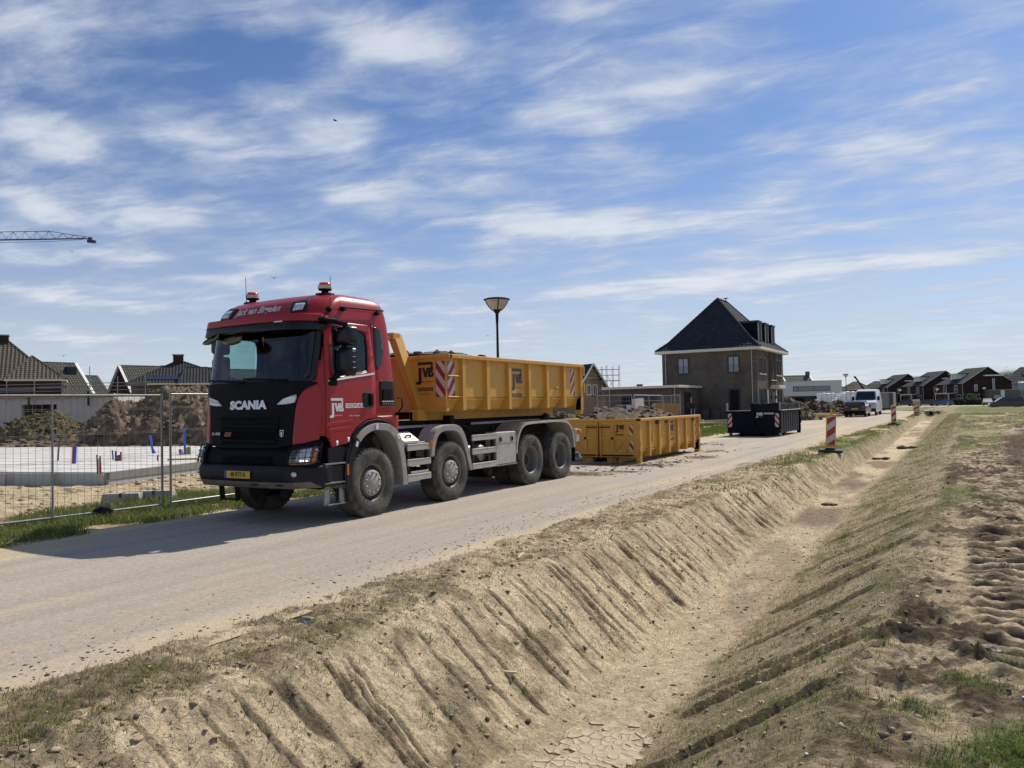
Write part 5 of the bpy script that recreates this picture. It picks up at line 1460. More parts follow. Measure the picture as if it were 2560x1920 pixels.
# the second yellow one stands on the road edge, door end towards us
sk2, hw, xs = skip('yellow skip full of soil standing on the road behind the truck', (-9.15, 19.95, 0), 5.4, 1.25, [.80, 1.60, 2.42, 3.24, 4.02, 4.82], YEL, YELD, 'doors', z_break=.40)
MB().rbox(-hw - .03, hw + .03, .0, .09, 1.165, 1.25, .012).build('door_header', YEL, sk2)
for sg in (-1, 1):
    d = MB().box(*sorted((sg * .02, sg * (xs - .02))), .03, .06, .24, 1.165).build('door_leaf', YEL, sk2)
    for a, b, c, e in ((.02, .10, .24, 1.16), (xs - .14, xs - .02, .24, 1.16), (.10, xs - .14, .24, .32), (.10, xs - .14, 1.08, 1.16), (.10, xs - .14, .66, .74), (.38, .46, .32, 1.08)):
        MB().box(*sorted((sg * a, sg * b)), -.005, .03, c, e).build('door_bar', YEL, d, bevel=.004)
    MB().bar((sg * .46, .012, .33), (sg * .72, .012, .56), .03, .05).build('door_brace', YEL, d)
    MB().tube([(sg * .07, -.02, .16), (sg * .07, -.02, 1.12)], .018, 8).build('lock_rod', YEL, d)
    MB().box(*sorted((sg * .04, sg * .36)), -.05, -.02, 1.0, 1.025).build('lock_handle', BLK, d)
    MB().box(*sorted((sg * .78, sg * .84)), -.03, .0, .24, .42).build('door_catch', YEL, d, bevel=.004)
    MB().box(*sorted((sg * (xs - .06), sg * (hw + .005))), -.02, .12, .0, 1.17).build('front_post', YEL, sk2, bevel=.006)
    MB().box(*sorted((sg * .22, sg * .48)), .04, .3, .0, .16).build('roller_box', YELD, sk2, bevel=.01)
    for z in (1.0, .55, .30): MB().tube([(sg * (hw + .01), -.03, z - .07), (sg * (hw + .01), -.03, z + .07)], .025, 8).build('door_hinge', YEL, sk2)
f2 = plane_map((0, -.007, 0), (1, 0, 0), (0, 0, 1)); f2b = plane_map((0, .028, 0), (1, 0, 0), (0, 0, 1)); s2 = plane_map((xs, 0, 0), (0, 1, 0), (0, 0, 1))
chevron(f2b, .92, 1.05, .78, 1.07, True, sk2, n=1.7); chevron(f2b, .92, 1.05, .33, .64, True, sk2, n=1.7)
chevron(s2, 5.0, 5.2, .45, 1.05, False, sk2)
mb = MB(); logo(mb, f2b, (.50, .86), .26, .004); mb.build('firm_print', INK, sk2, label='dark firm mark on the right door leaf')
mb = MB(); logo(mb, s2, (2.50, .66), .42, .004); mb.build('firm_print', pm('blue_black_print', (.035, .045, .065), .5), sk2)
MB().rbox(xs, xs + .03, 1.05, 1.17, .62, .76, .006).build('side_pocket', YEL, sk2)
heap('soil_load', 'brown soil piled above the rim of the skip behind the truck', 'soil', -1.15, 1.15, .1, 5.3, 1.05,
     lambda X, Y, U, V: .12 + .30 * np.exp(-((Y - 1.4) / 1.1) ** 2 - ((X + .1) / .75) ** 2) + .36 * np.exp(-((Y - 3.8) / 1.2) ** 2 - ((X + .25) / .7) ** 2) - .10 * sst(np.abs(X), .7, 1.15), 311, SOIL, loc=(-9.15, 19.95, 0), amp=.12, cl=420, clr=.07)
# the black one further on, with tarpaulin boards
sk3, hw, xs = skip('black skip with tarpaulin side boards further along the road', (-8.78, 36.3, 0), 4.6, 1.20, [.3 + .52 * i for i in range(8)], NAVY, NAVY, 'hook', ribw=.07, ribcol=pm('lit_rib_edge', (.10, .105, .115), .45, var=.2))  # ribs paler than the body: sunlit edges put into their colour
MB().box(-xs, xs, 0, .04, .16, 1.19).build('front_panel', NAVY, sk3)
MB().rbox(-hw - .03, hw + .03, -.02, .08, 1.13, 1.20, .01).build('front_rail', NAVY, sk3)
MB().rbox(hw - .09, hw + .045, .10, 4.6, 1.20, 1.225, .006).build('rail_cap', ALU, sk3)
MB().rbox(-hw, -.1, -.02, .06, 1.20, 1.22, .006).build('front_cap', ALU, sk3)
for sg, y in ((-1, .02), (1, .02), (1, 4.5)): MB().box(*sorted((sg * (hw - .10), sg * (hw - .02))), y - .03, y + .05, 1.2, 1.58).build('board_post', STEEL, sk3, bevel=.006)
def sag(p0, p1, z0, z1, nm, n=24):
    mb = MB(); v = []
    for j in range(6):
        for i in range(n + 1):
            f = i / n; p = Vector(p0).lerp(Vector(p1), f); g = j / 5
            v.append((p.x + .02 * math.sin(i * 1.9 + j), p.y + .025 * math.sin(i * 1.3 + 2 * j), z0 + (z1 - z0) * g - .05 * math.sin(PI * f) * g + .012 * math.sin(i * 2.2 + j * 1.7)))
    mb._add(v, [(j * (n + 1) + i, j * (n + 1) + i + 1, (j + 1) * (n + 1) + i + 1, (j + 1) * (n + 1) + i) for j in range(5) for i in range(n)], True)
    o = mb.build(nm, TARP, sk3); s_ = o.modifiers.new('cloth', 'SOLIDIFY'); s_.thickness = .012
sag((-.10, -.01, 0), (1.2, -.01, 0), 1.14, 1.575, 'tarpaulin'); sag((1.2, .05, 0), (1.2, 4.5, 0), 1.23, 1.56, 'tarpaulin'); sag((-1.2, 4.5, 0), (1.2, 4.5, 0), 1.1, 1.56, 'tarpaulin')
f3 = plane_map((0, 0, 0), (1, 0, 0), (0, 0, 1))
chevron(f3, -1.16, -.98, .45, 1.08, False, sk3, n=3.2); chevron(f3, .98, 1.16, .45, 1.08, True, sk3, n=3.2)
mb = MB(); logo(mb, f3, (.12, .88), .30, .004, icons='side'); mb.build('firm_print', WHITE, sk3, label='pale firm mark with pictograms on the black skip')
MB().lathe([(0, -.06), (.09, -.06), (.10, 0), (.09, .06), (0, .06)], 14, 'X', (-1.12, .25, .12)).build('roller', STEEL, sk3)
MB().lathe([(0, -.06), (.09, -.06), (.10, 0), (.09, .06), (0, .06)], 14, 'X', (1.12, .25, .12)).build('roller', STEEL, sk3)
MB().bar((.0, -.2, .4), (.0, -.04, 1.5), .12, .06, up=(0, 1, 0)).build('hook_leg', NAVY, sk3)

# ================================================================== building plot on the left
GALV = pm('galvanised_steel', (.26, .27, .28), .45, .55, var=.15, vs_=12)
WIREM = pm('fence_wire', (.20, .195, .185), .5, .5)
CONC = pm('concrete', (.36, .345, .32), .9, var=.15, vs_=4, bump=.3, bs=30, col2=(.27, .25, .225), f2=(.45, .7), s2=3)


def fence(label, p0, p1, h=2.0, z0=.12, mid=True, step=.10, group='wire site fence panels', lw=.0026, zend=None):
    """mobile site fence panel from p0 to p1"""
    p0, p1 = Vector((p0[0], p0[1], 0)), Vector((p1[0], p1[1], 0)); L = (p1 - p0).length
    g = gz1(*(p0.lerp(p1, .5)).xy)
    t = thing('site_fence', label, 'fence', (p0.x, p0.y, max(0, g) if z0 else 0), math.atan2(p1.y - p0.y, p1.x - p0.x), group)
    for x in (0, L): MB().tube([(x, 0, -.06), (x, 0, z0 + h - .12)], .020, 10).build('post', GALV, t)
    if mid: MB().tube([(L / 2, 0, z0), (L / 2, 0, z0 + h - .16)], .017, 8).build('mid_post', GALV, t)
    MB().tube([(0, 0, z0 + h - .15), (L, 0, z0 + h - .15)], .019, 8).build('top_rail', GALV, t)
    MB().tube([(0, 0, z0), (L, 0, z0)], .019, 8).build('bottom_rail', GALV, t)
    mb = MB(); x = step
    while x < L - .03:
        mb.tube([(x, .012, z0), (x, .012, z0 + h - .15)], lw, 4, cap=False); x += step
    for i, q in enumerate((.22, .45, .67, .88)):
        zz = z0 + (h - .15) * q
        for s_ in (-1, 1): mb.tube([(0, -.012, zz + .012 * s_), (L, -.012, zz + .012 * s_)], lw * .8, 4, cap=False)
    o = mb.build('wire_mesh', WIREM, t, fixn=False); o['kind'] = 'stuff'
    return t


fa = fence('wire fence panel at the left edge beside the grass verge', (-12.16, 4.66), (-11.83, 8.10))
fb = fence('wire fence panel just behind the red truck cab', (-11.80, 8.24), (-11.78, 11.74))
MB().cbox((3.47, -.0, 1.72), (.09, .05, .05)).build('clamp', GALV, fa)


def fence_foot(x, y, rz, label):
    t = thing('fence_foot', label, 'concrete block', (x, y, gz1(x, y)), rz, 'concrete fence feet')
    MB().prism([(-.36, -.02), (.36, -.02), (.32, .17), (-.32, .17)], -.11, .11, 'Y').build('block', CONC, t, bevel=.012)
    MB().box(-.02, .02, -.115, .115, .10, .176).build('slot', INK, t)
fence_foot(-13.52, 8.45, .62, 'concrete fence foot lying in grass, left one of the pair')
fence_foot(-13.22, 8.92, .55, 'concrete fence foot lying in grass, right one of the pair')
t = thing('dark_clod', 'black crumpled lump lying in the grass by the fence', 'clod', (-11.86, 7.12, gz1(-11.86, 7.12)))
MB().blob((0, 0, .07), .15, 5, 2, (1.2, .9, .7), .5).blob((-.02, .0, .17), .10, 9, 1, (.8, .8, 1.0), .6).build('lump', pm('black_rubbish', (.012, .010, .011), .8, var=.3), t)

# ---------------- foundation slab with insulation blocks
SLABM = pm('pale_floor_slab', (.56, .54, .51), .85, var=.10, vs_=2, col2=(.34, .31, .27), f2=(.50, .72), s2=1.3, bump=.3, bs=14)
EPS = pm('grey_insulation_block', (.40, .405, .41), .9, var=.25, vs_=70, bump=.4, bs=70)
P0, UU, VV = Vector((-17.2, 10.35, 0)), Vector((-.966, -.26, 0)).normalized(), Vector((.15, .99, 0)).normalized()
VV = (VV - UU * VV.dot(UU)).normalized()
slab = thing('floor_slab', 'long pale concrete floor slab with grey block edge behind the fence', 'slab', P0)
def S(a, b, z): return UU * a + VV * b + Vector((0, 0, z))
def sbox(mb, a0, a1, b0, b1, z0, z1):
    q = [S(a, b, z) for z in (z0, z1) for a, b in ((a0, b0), (a1, b0), (a1, b1), (a0, b1))]
    return mb._add(q, ((0, 3, 2, 1), (4, 5, 6, 7), (0, 1, 5, 4), (1, 2, 6, 5), (2, 3, 7, 6), (3, 0, 4, 7)))
sbox(MB(), -.0, 24, 0.0, 11.2, .16, .34).build('concrete_top', SLABM, slab)
for i in range(17):
    a = i * 1.45
    sbox(MB(), a + .012, a + 1.16, -.075, .0, -.12, .305).build('edge_block', EPS, slab)
    sbox(MB(), a + 1.16, a + 1.438, -.055, .0, -.12, .30).build('edge_joint', CONC, slab)
for i in range(8):
    b = i * 1.4
    sbox(MB(), -.08, .0, b, b + 1.388, -.12, .16).build('edge_block', EPS, slab)
sbox(MB(), -.10, .0, 0, 11.2, .165, .335).build('edge_board', pm('grey_board', (.20, .195, .19), .8, var=.15), slab)
for i in range(9):
    b = 1.0 + i * 1.15; sbox(MB(), .1, 23.9, b, b + .05, .341, .3455).build('slab_joint', pm('slab_joint_grey', (.42, .39, .35), .9), slab)

RP = {c: pm('conduit_' + c, v, .45) for c, v in dict(red=(.42, .04, .03), blue=(.03, .09, .50), black=(.015, .015, .018), white=(.6, .6, .62), navy=(.03, .05, .14), yellow=(.45, .36, .05), green=(.06, .20, .06), wine=(.25, .02, .035)).items()}
def conduit(x, y, h, lean, cols, label, r=.035):
    t = thing('conduit_pipe', label, 'pipe', (x, y, .34), 0, 'pipe stubs standing out of the slab')
    for i, (c, hh) in enumerate(cols):
        dx = (i - (len(cols) - 1) / 2) * r * 2.1
        MB().tube([(dx * .86, dx * .5, 0), (dx * .86 + lean * .5, dx * .5, h * hh * .5), (dx * .86 + lean * 1.2, dx * .5, h * hh)], r, 8).build('pipe', RP[c], t)
conduit(-23.2, 12.5, .46, .05, [('navy', 1)], 'thin dark blue pipe leaning behind the fence mid post', .022)
conduit(-21.2, 11.85, .50, .03, [('red', 1), ('blue', .98)], 'red and blue pipe pair, the thickest on the slab', .030)
conduit(-16.85, 9.98, .43, -.02, [('black', 1), ('white', .80), ('wine', .93)], 'black and wine red pipe pair at the slab front edge', .017)
conduit(-21.5, 13.15, .28, -.03, [('navy', 1)], 'single grey blue pipe stub beside the bundled stubs', .02)
conduit(-21.0, 13.0, .28, .0, [('navy', 1), ('blue', .55), ('wine', .6), ('wine', .9)], 'bundle of blue and wine red stubs in the slab middle', .024)
conduit(-23.5, 15.8, .60, -.14, [('blue', 1), ('blue', .3)], 'bright blue pipe leaning left at the slab back edge', .035)
conduit(-19.7, 13.35, .16, .01, [('wine', 1)], 'lone short red stub near the fence joint', .022)
conduit(-21.6, 15.6, .80, -.03, [('red', .20), ('white', .20), ('blue', 1), ('yellow', .28), ('green', .30)], 'multicoloured stub cluster with tall blue pipe by the truck', .036)
t = thing('timber_board', 'wooden board lying on the pale slab by the truck', 'board', (-18.9, 14.2, .35), R(38))
MB().box(-.9, .9, -.16, .16, 0, .03).build('board', pm('raw_timber', (.42, .29, .15), .8, var=.2, vs_=12), t)

# ---------------- soil mounds
MOUND = pm('heaped_earth', (.125, .088, .056), .95, var=.45, vs_=2.2, bump=1.0, bs=9, col2=(.27, .20, .125), f2=(.50, .68), s2=1.1)
MOUNDG = pm('overgrown_earth', (.115, .082, .052), .95, var=.45, vs_=2.5, bump=1.0, bs=9, col2=(.10, .12, .035), f2=(.54, .68), s2=.8)
def mound(label, cx, cy, rz, rx, ry, h, seed, mat_, shape, nx=230, ny=140, amp=.5, zb=-.05):
    t_ = np.linspace(-1, 1, nx); u_ = np.linspace(-1, 1, ny); U, V = np.meshgrid(t_, u_)
    rr = np.sqrt(U ** 2 + V ** 2)
    base = np.clip(1 - rr + .25 * fbm(U * 2, V * 2, seed, 3), 0, 1)
    Z = h * shape(U, V, base); n_ = fbm(U * rx * .8, V * ry * .8, seed + 2, 6, .66); r_ = np.abs(fbm(U * rx * 2.6, V * ry * 2.6, seed + 7, 4, .65))
    Z = np.where(Z > .02, Z + amp * (n_ + .5 * r_) * np.clip(Z / (.3 * h), 0, 1), Z) + zb
    X, Y = U * rx, V * ry; c, s_ = math.cos(rz), math.sin(rz)
    o = grid_mesh('soil_mound', X * c - Y * s_, X * s_ + Y * c, Z, mat_, smooth=True)
    o.location = (cx, cy, 0); tag(o, label, 'soil mound')
    k_ = np.argwhere(Z > .15); k_ = k_[_gr.randint(0, len(k_), 900)]; i0, i1 = k_[:, 0], k_[:, 1]
    lumps('clods', (X * c - Y * s_)[i0, i1], (X * s_ + Y * c)[i0, i1], .03 + .22 * _gr.rand(900) ** 4, SOIL, '', '', z=Z[i0, i1], parent=o)
    return o
VD = R(31)       # across the view
bell = lambda U, V, b: np.clip(b, 0, 1) ** .8
m2 = mound('big heap of brown earth rising behind the slab', -37.6, 26.6, VD, 7.2, 4.6, 2.75, 401, MOUND, lambda U, V, b: np.clip(np.interp(U, [-1, -.72, -.6, -.42, -.2, 0, .25, .6, 1], [0, 0, .26, .66, .84, 1, .93, .85, .5]) * np.clip((1 - np.abs(V)) * 1.6, 0, 1) ** .8, 0, 1), amp=.6)
m1 = mound('low overgrown earth heap in front of the grey wall', -48.9, 25.5, VD, 4.0, 2.8, 1.62, 411, MOUNDG, lambda U, V, b: np.clip(np.interp(U, [-1, -.6, -.1, .25, .6, 1], [0, .45, .92, .95, .5, .12]) * np.clip((1 - np.abs(V)) * 1.5, 0, 1) ** .8, 0, 1), amp=.45)
m3 = mound('flat ridge of earth and weeds behind the slab edge', -41.0, 21.0, VD, 14, 2.2, .36, 421, MOUND, lambda U, V, b: (1 - np.abs(V)) ** .9 * np.clip((1 - np.abs(U)) * 5, 0, 1), amp=.22)
for o, n_, s_ in ((m1, 2600, 1.0), (m2, 900, 1.0)):
    me = o.data; co = np.empty(len(me.vertices) * 3, np.float32); me.vertices.foreach_get('co', co); co = co.reshape(-1, 3)
    k_ = co[:, 2] > .3
    if o is m1: k_ &= (co[:, 0] + .5 * co[:, 1] > -1.2)
    else: k_ &= co[:, 2] > 2.1
    p = co[k_][_gr.randint(0, k_.sum(), n_)]
    blades('weeds', p[:, 0] + .12 * _gr.randn(n_), p[:, 1] + .12 * _gr.randn(n_), .04 + .11 * _gr.rand(n_), [G1, G2, G4, ST2], '', wide=.03, z=p[:, 2], parent=o)

# ---------------- house shell under construction with scaffold
GWALL = pm('sand_lime_wall', (.44, .42, .405), .9, var=.07, vs_=1.5)
WOODM = pm('formwork_timber', (.34, .22, .13), .8, var=.25, vs_=5)
shell = thing('unfinished_house', 'grey ground floor shell of an unfinished house behind the mounds', 'building', (-58.8, 27.7, 0), math.atan2(4.1, 6.9))
DK = pm('dark_inside', (.02, .018, .017), .9)
mb = MB().box(-12, 1.55, 0, .3, 0, 2.95).box(4.0, 8.0, 0, .3, 0, 2.95).box(1.55, 4.0, 0, .3, 2.45, 2.95).box(1.55, 4.0, 0, .3, 0, .9).box(7.7, 8.0, .3, 9, 0, 2.95).box(-12, 8, 8.7, 9, 0, 2.95)
mb.build('wall', GWALL, shell)
for x0, x1, dz in ((-12, -3.2, 0), (-3.15, 1.5, .05), (1.55, 5.0, -.02), (5.05, 8.1, .03)): MB().box(x0, x1, -.12, .15, 2.86 + dz * .3, 3.12 + dz).build('edge_board', WOODM, shell)
MB().box(-12, 8, .15, 9, 2.98, 3.12).build('floor_deck', WOODM, shell)
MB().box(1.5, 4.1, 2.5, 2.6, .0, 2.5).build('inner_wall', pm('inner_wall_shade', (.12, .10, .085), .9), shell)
for x, c in ((1.95, (.45, .30, .12)), (2.6, (.2, .16, .13)), (3.3, (.2, .16, .13))): MB().bar((x, .6, .4), (x, .6, 2.45), .10, .06).build('prop', pm('prop_%d' % int(x * 10), c, .8), shell)
MB().bar((1.6, .5, .9), (1.98, .6, 1.6), .08, .05).build('brace', pm('prop_19', (.45, .3, .12), .8), shell)
for x0, x1 in ((1.9, 2.55), (2.7, 3.35)): pass
for i in range(28):
    x = -11.5 + i * .72
    if 1.4 < x < 4.1: continue
    MB().box(x, x + .012, -.004, .0, .1, 2.85).build('wall_joint', CONC, shell)
sc = thing('scaffold', 'long scaffold guard rails on top of the grey shell', 'scaffold', (-58.8, 27.7, 0), math.atan2(4.1, 6.9))
for i in range(12):
    x = -11 + i * 1.95; hh = 4.15 + (.9 if i in (8, 9) else 0) + .15 * (i % 3)
    MB().tube([(x, -.35, 2.5), (x, -.35, hh)], .026, 6).build('standard', GALV, sc)
for z, x0, x1 in ((3.35, -12, 10.8), (3.62, -12, 9.6), (3.85, -12, 10.8), (4.02, -12, -1.2)):
    MB().tube([(x0, -.38, z), (x1, -.38, z + .02)], .028, 6).build('guard_rail', GALV, sc)
for x0, x1, z in ((-4.0, -1.4, 3.52), (-1.1, 2.6, 3.44), (2.9, 5.0, 3.55), (9.0, 10.6, 3.62)): MB().box(x0, x1, -.36, -.2, z, z + .16).build('toe_board', pm('scaffold_board', (.16, .15, .14), .8), sc)
for x in (2.2, 6.4): MB().box(x, x + .09, -.40, -.28, 2.3, 3.3).build('bracket', DGREY, sc)

# ================================================================== houses
def brick(name, c1, c2):
    mt = bpy.data.materials.new(name); mt.use_nodes = True
    k = NT(mt.node_tree); out = k.new('ShaderNodeOutputMaterial'); b = k.new('ShaderNodeBsdfPrincipled', inp={'Roughness': .9, 'Specular IOR Level': .2})
    k.l.new(b.outputs[0], out.inputs[0])
    tc = k.new('ShaderNodeTexCoord'); v = tc.outputs['Object']
    n = k.noise(k.mapping(v, scale=(1.2, 1.2, 9)), 1.6, 6, .68); n2 = k.noise(v, .5, 3, .5)
    c = k.mix(k.ramp(n, .32, .68, False), c1, c2); c = k.mix(k.ramp(n2, .35, .75), c, tuple(a * .8 for a in c1))
    k.l.new(c, b.inputs['Base Color'])
    # courses as fine relief
    sp = k.new('ShaderNodeSeparateXYZ'); k.l.new(v, sp.inputs[0])
    w = k.math('PINGPONG', sp.outputs[2], .0325)
    bn = k.new('ShaderNodeBump', inp={'Strength': .5, 'Distance': .01, 'Height': k.math('MULTIPLY', w, 20)}); k.l.new(bn.outputs[0], b.inputs['Normal'])
    return mt
BRICKD = brick('dark_brown_brick', (.092, .077, .066), (.175, .148, .125))
BRICKR = brick('dark_red_brick', (.036, .022, .021), (.062, .036, .032))
BRICKN = brick('brown_brick', (.12, .075, .055), (.18, .12, .09))
CREAM = pm('cream_fascia', (.62, .58, .50), .6, var=.05)
WPAINT = pm('white_paint', (.74, .74, .72), .6, var=.05, vs_=1.5)
SLATE = pm('blue_black_tile', (.030, .034, .042), .8, spec=.12, var=.3, vs_=3)
ANTH = pm('anthracite_tile', (.050, .050, .054), .8, spec=.12, var=.3, vs_=3)
GTILE = pm('grey_green_tile', (.105, .102, .088), .8, spec=.12, var=.25, vs_=3, col2=(.07, .075, .05), f2=(.5, .75), s2=2)
BTILE = pm('brown_grey_tile', (.125, .108, .088), .8, spec=.12, var=.25, vs_=4, col2=(.08, .07, .055), f2=(.5, .75), s2=2)
DFRAME = pm('dark_window_frame', (.014, .018, .026), .4)
ZINC = pm('zinc_pipe', (.36, .37, .38), .45, .4)
PANE = pm('window_pane', (.10, .125, .145), .05, var=.1, coat=1.0)
PANED = pm('dark_pane', (.012, .014, .019), .45, spec=.06)
SHADEC = pm('roller_blind', (.30, .34, .37), .8, var=.03)
SOLAR = pm('solar_cells', (.010, .014, .030), .12, var=.2, coat=1.0)


def tiles(polys, parent, mt, course=.34, pan=.30, lift=.035, wave=.02, name='roof_tiles', base=.0):
    """roof slopes with real tile courses: each slope is a flat polygon whose first edge is the lower edge"""
    mb = MB()
    for pl in polys:
        p = [Vector(q) for q in pl]; e = (p[1] - p[0]).normalized()
        n = None
        for i in range(2, len(p)):
            n = (p[1] - p[0]).cross(p[i] - p[0])
            if n.length > 1e-6: break
        n.normalize()
        if n.z < 0: n = -n
        u = n.cross(e)
        if u.z < 0: u = -u
        loc = [((q - p[0]).dot(e), (q - p[0]).dot(u)) for q in p]
        x0, x1 = min(a for a, b in loc), max(a for a, b in loc); h = max(b for a, b in loc)
        nx = max(2, int((x1 - x0) / pan * (4 if wave else 1))); ny = max(1, int(h / course))
        bm = bmesh.new()
        for j in range(ny + 1):
            v0, v1 = j * course, min(h + .01, (j + 1) * course + .02)
            lo, up_ = [], []
            for i in range(nx + 1):
                x = x0 + (x1 - x0) * i / nx; w = wave * math.cos(2 * PI * (x - x0) / pan) if wave else 0
                lo.append(bm.verts.new((x, v0, base + lift + w))); up_.append(bm.verts.new((x, v1, base + .004 + w)))
            fr = [bm.verts.new((v.co.x, v0, base + .0)) for v in lo]
            for i in range(nx):
                bm.faces.new((lo[i], lo[i + 1], up_[i + 1], up_[i])); bm.faces.new((fr[i], fr[i + 1], lo[i + 1], lo[i]))
        m_ = len(loc); area = sum(loc[i][0] * loc[(i + 1) % m_][1] - loc[(i + 1) % m_][0] * loc[i][1] for i in range(m_))
        for i in range(m_):
            a, b = loc[i], loc[(i + 1) % m_]; d = (b[0] - a[0], b[1] - a[1])
            no = (d[1], -d[0], 0) if area > 0 else (-d[1], d[0], 0)
            bmesh.ops.bisect_plane(bm, geom=bm.verts[:] + bm.edges[:] + bm.faces[:], plane_co=(a[0], a[1], 0), plane_no=no, clear_outer=True)
        bm.verts.index_update()
        mb._add([p[0] + e * v.co.x + u * v.co.y + n * v.co.z for v in bm.verts], [[v.index for v in f.verts] for f in bm.faces])
        bm.free()
        mb._add([q for q in p], [tuple(range(len(p)))])
    o = mb.build(name, mt, parent, fixn=False); o['kind'] = 'stuff'
    return o

M_RIDGE = {}
def ridge(p0, p1, parent, mt, r=.11, l=.38, name='ridge_tile'):
    p0, p1 = Vector(p0), Vector(p1); n = max(1, int((p1 - p0).length / l)); d = (p1 - p0) / n
    key = (mt.name, round(d.length, 3), r)
    if key not in M_RIDGE: M_RIDGE[key] = MB().lathe([(r * 1.12, 0), (r * 1.12, .06), (r, .065), (r * .94, d.length + .03)], 8, 'Z', a0=0, a1=2 * PI, smooth=False).mesh('ridge_tile', mt)
    q = d.to_track_quat('Z', 'Y').to_euler()
    for i in range(n): child(M_RIDGE[key], name, parent, p0 + d * i, q)


def window(parent, face, a0, a1, z0, z1, frame=DFRAME, pane=PANE, fw=.07, mull=1, pos=0.0, blind=0.0, sill=None, rail=0):
    """window on a wall: face 'y-' (wall looks to -Y at y=pos) or 'x+' / 'x-'; frame stands a little proud, panes sit back inside it"""
    def bx(mb, u0, u1, q0, q1, d0, d1):
        if face == 'y-': return mb.box(u0, u1, pos - d1, pos - d0, q0, q1)
        if face == 'x+': return mb.box(pos + d0, pos + d1, u0, u1, q0, q1)
        return mb.box(pos - d1, pos - d0, u0, u1, q0, q1)
    mb = MB()
    bx(mb, a0, a0 + fw, z0, z1, -.02, .05); bx(mb, a1 - fw, a1, z0, z1, -.02, .05); bx(mb, a0 + fw, a1 - fw, z1 - fw, z1, -.02, .05); bx(mb, a0 + fw, a1 - fw, z0, z0 + fw, -.02, .05)
    for i in range(1, mull + 1):
        c = a0 + (a1 - a0) * i / (mull + 1); bx(mb, c - .03, c + .03, z0 + fw, z1 - fw, -.02, .045)
    for i in range(1, rail + 1):
        c = z0 + (z1 - z0) * i / (rail + 1); bx(mb, a0 + fw, a1 - fw, c - .025, c + .025, -.02, .043)
    f = mb.build('window', frame, parent)
    bx(MB(), a0 + fw * .9, a1 - fw * .9, z0 + fw * .9, z1 - fw * .9, .002, .014).build('pane', pane, f)
    if blind: bx(MB(), a0 + fw, a1 - fw, z1 - fw - (z1 - z0) * blind, z1 - fw, .015, .02).build('blind', SHADEC, f)
    if sill: bx(MB(), a0 - .05, a1 + .05, z0 - .08, z0 - .005, .0, .10).build('sill', sill, f)
    return f


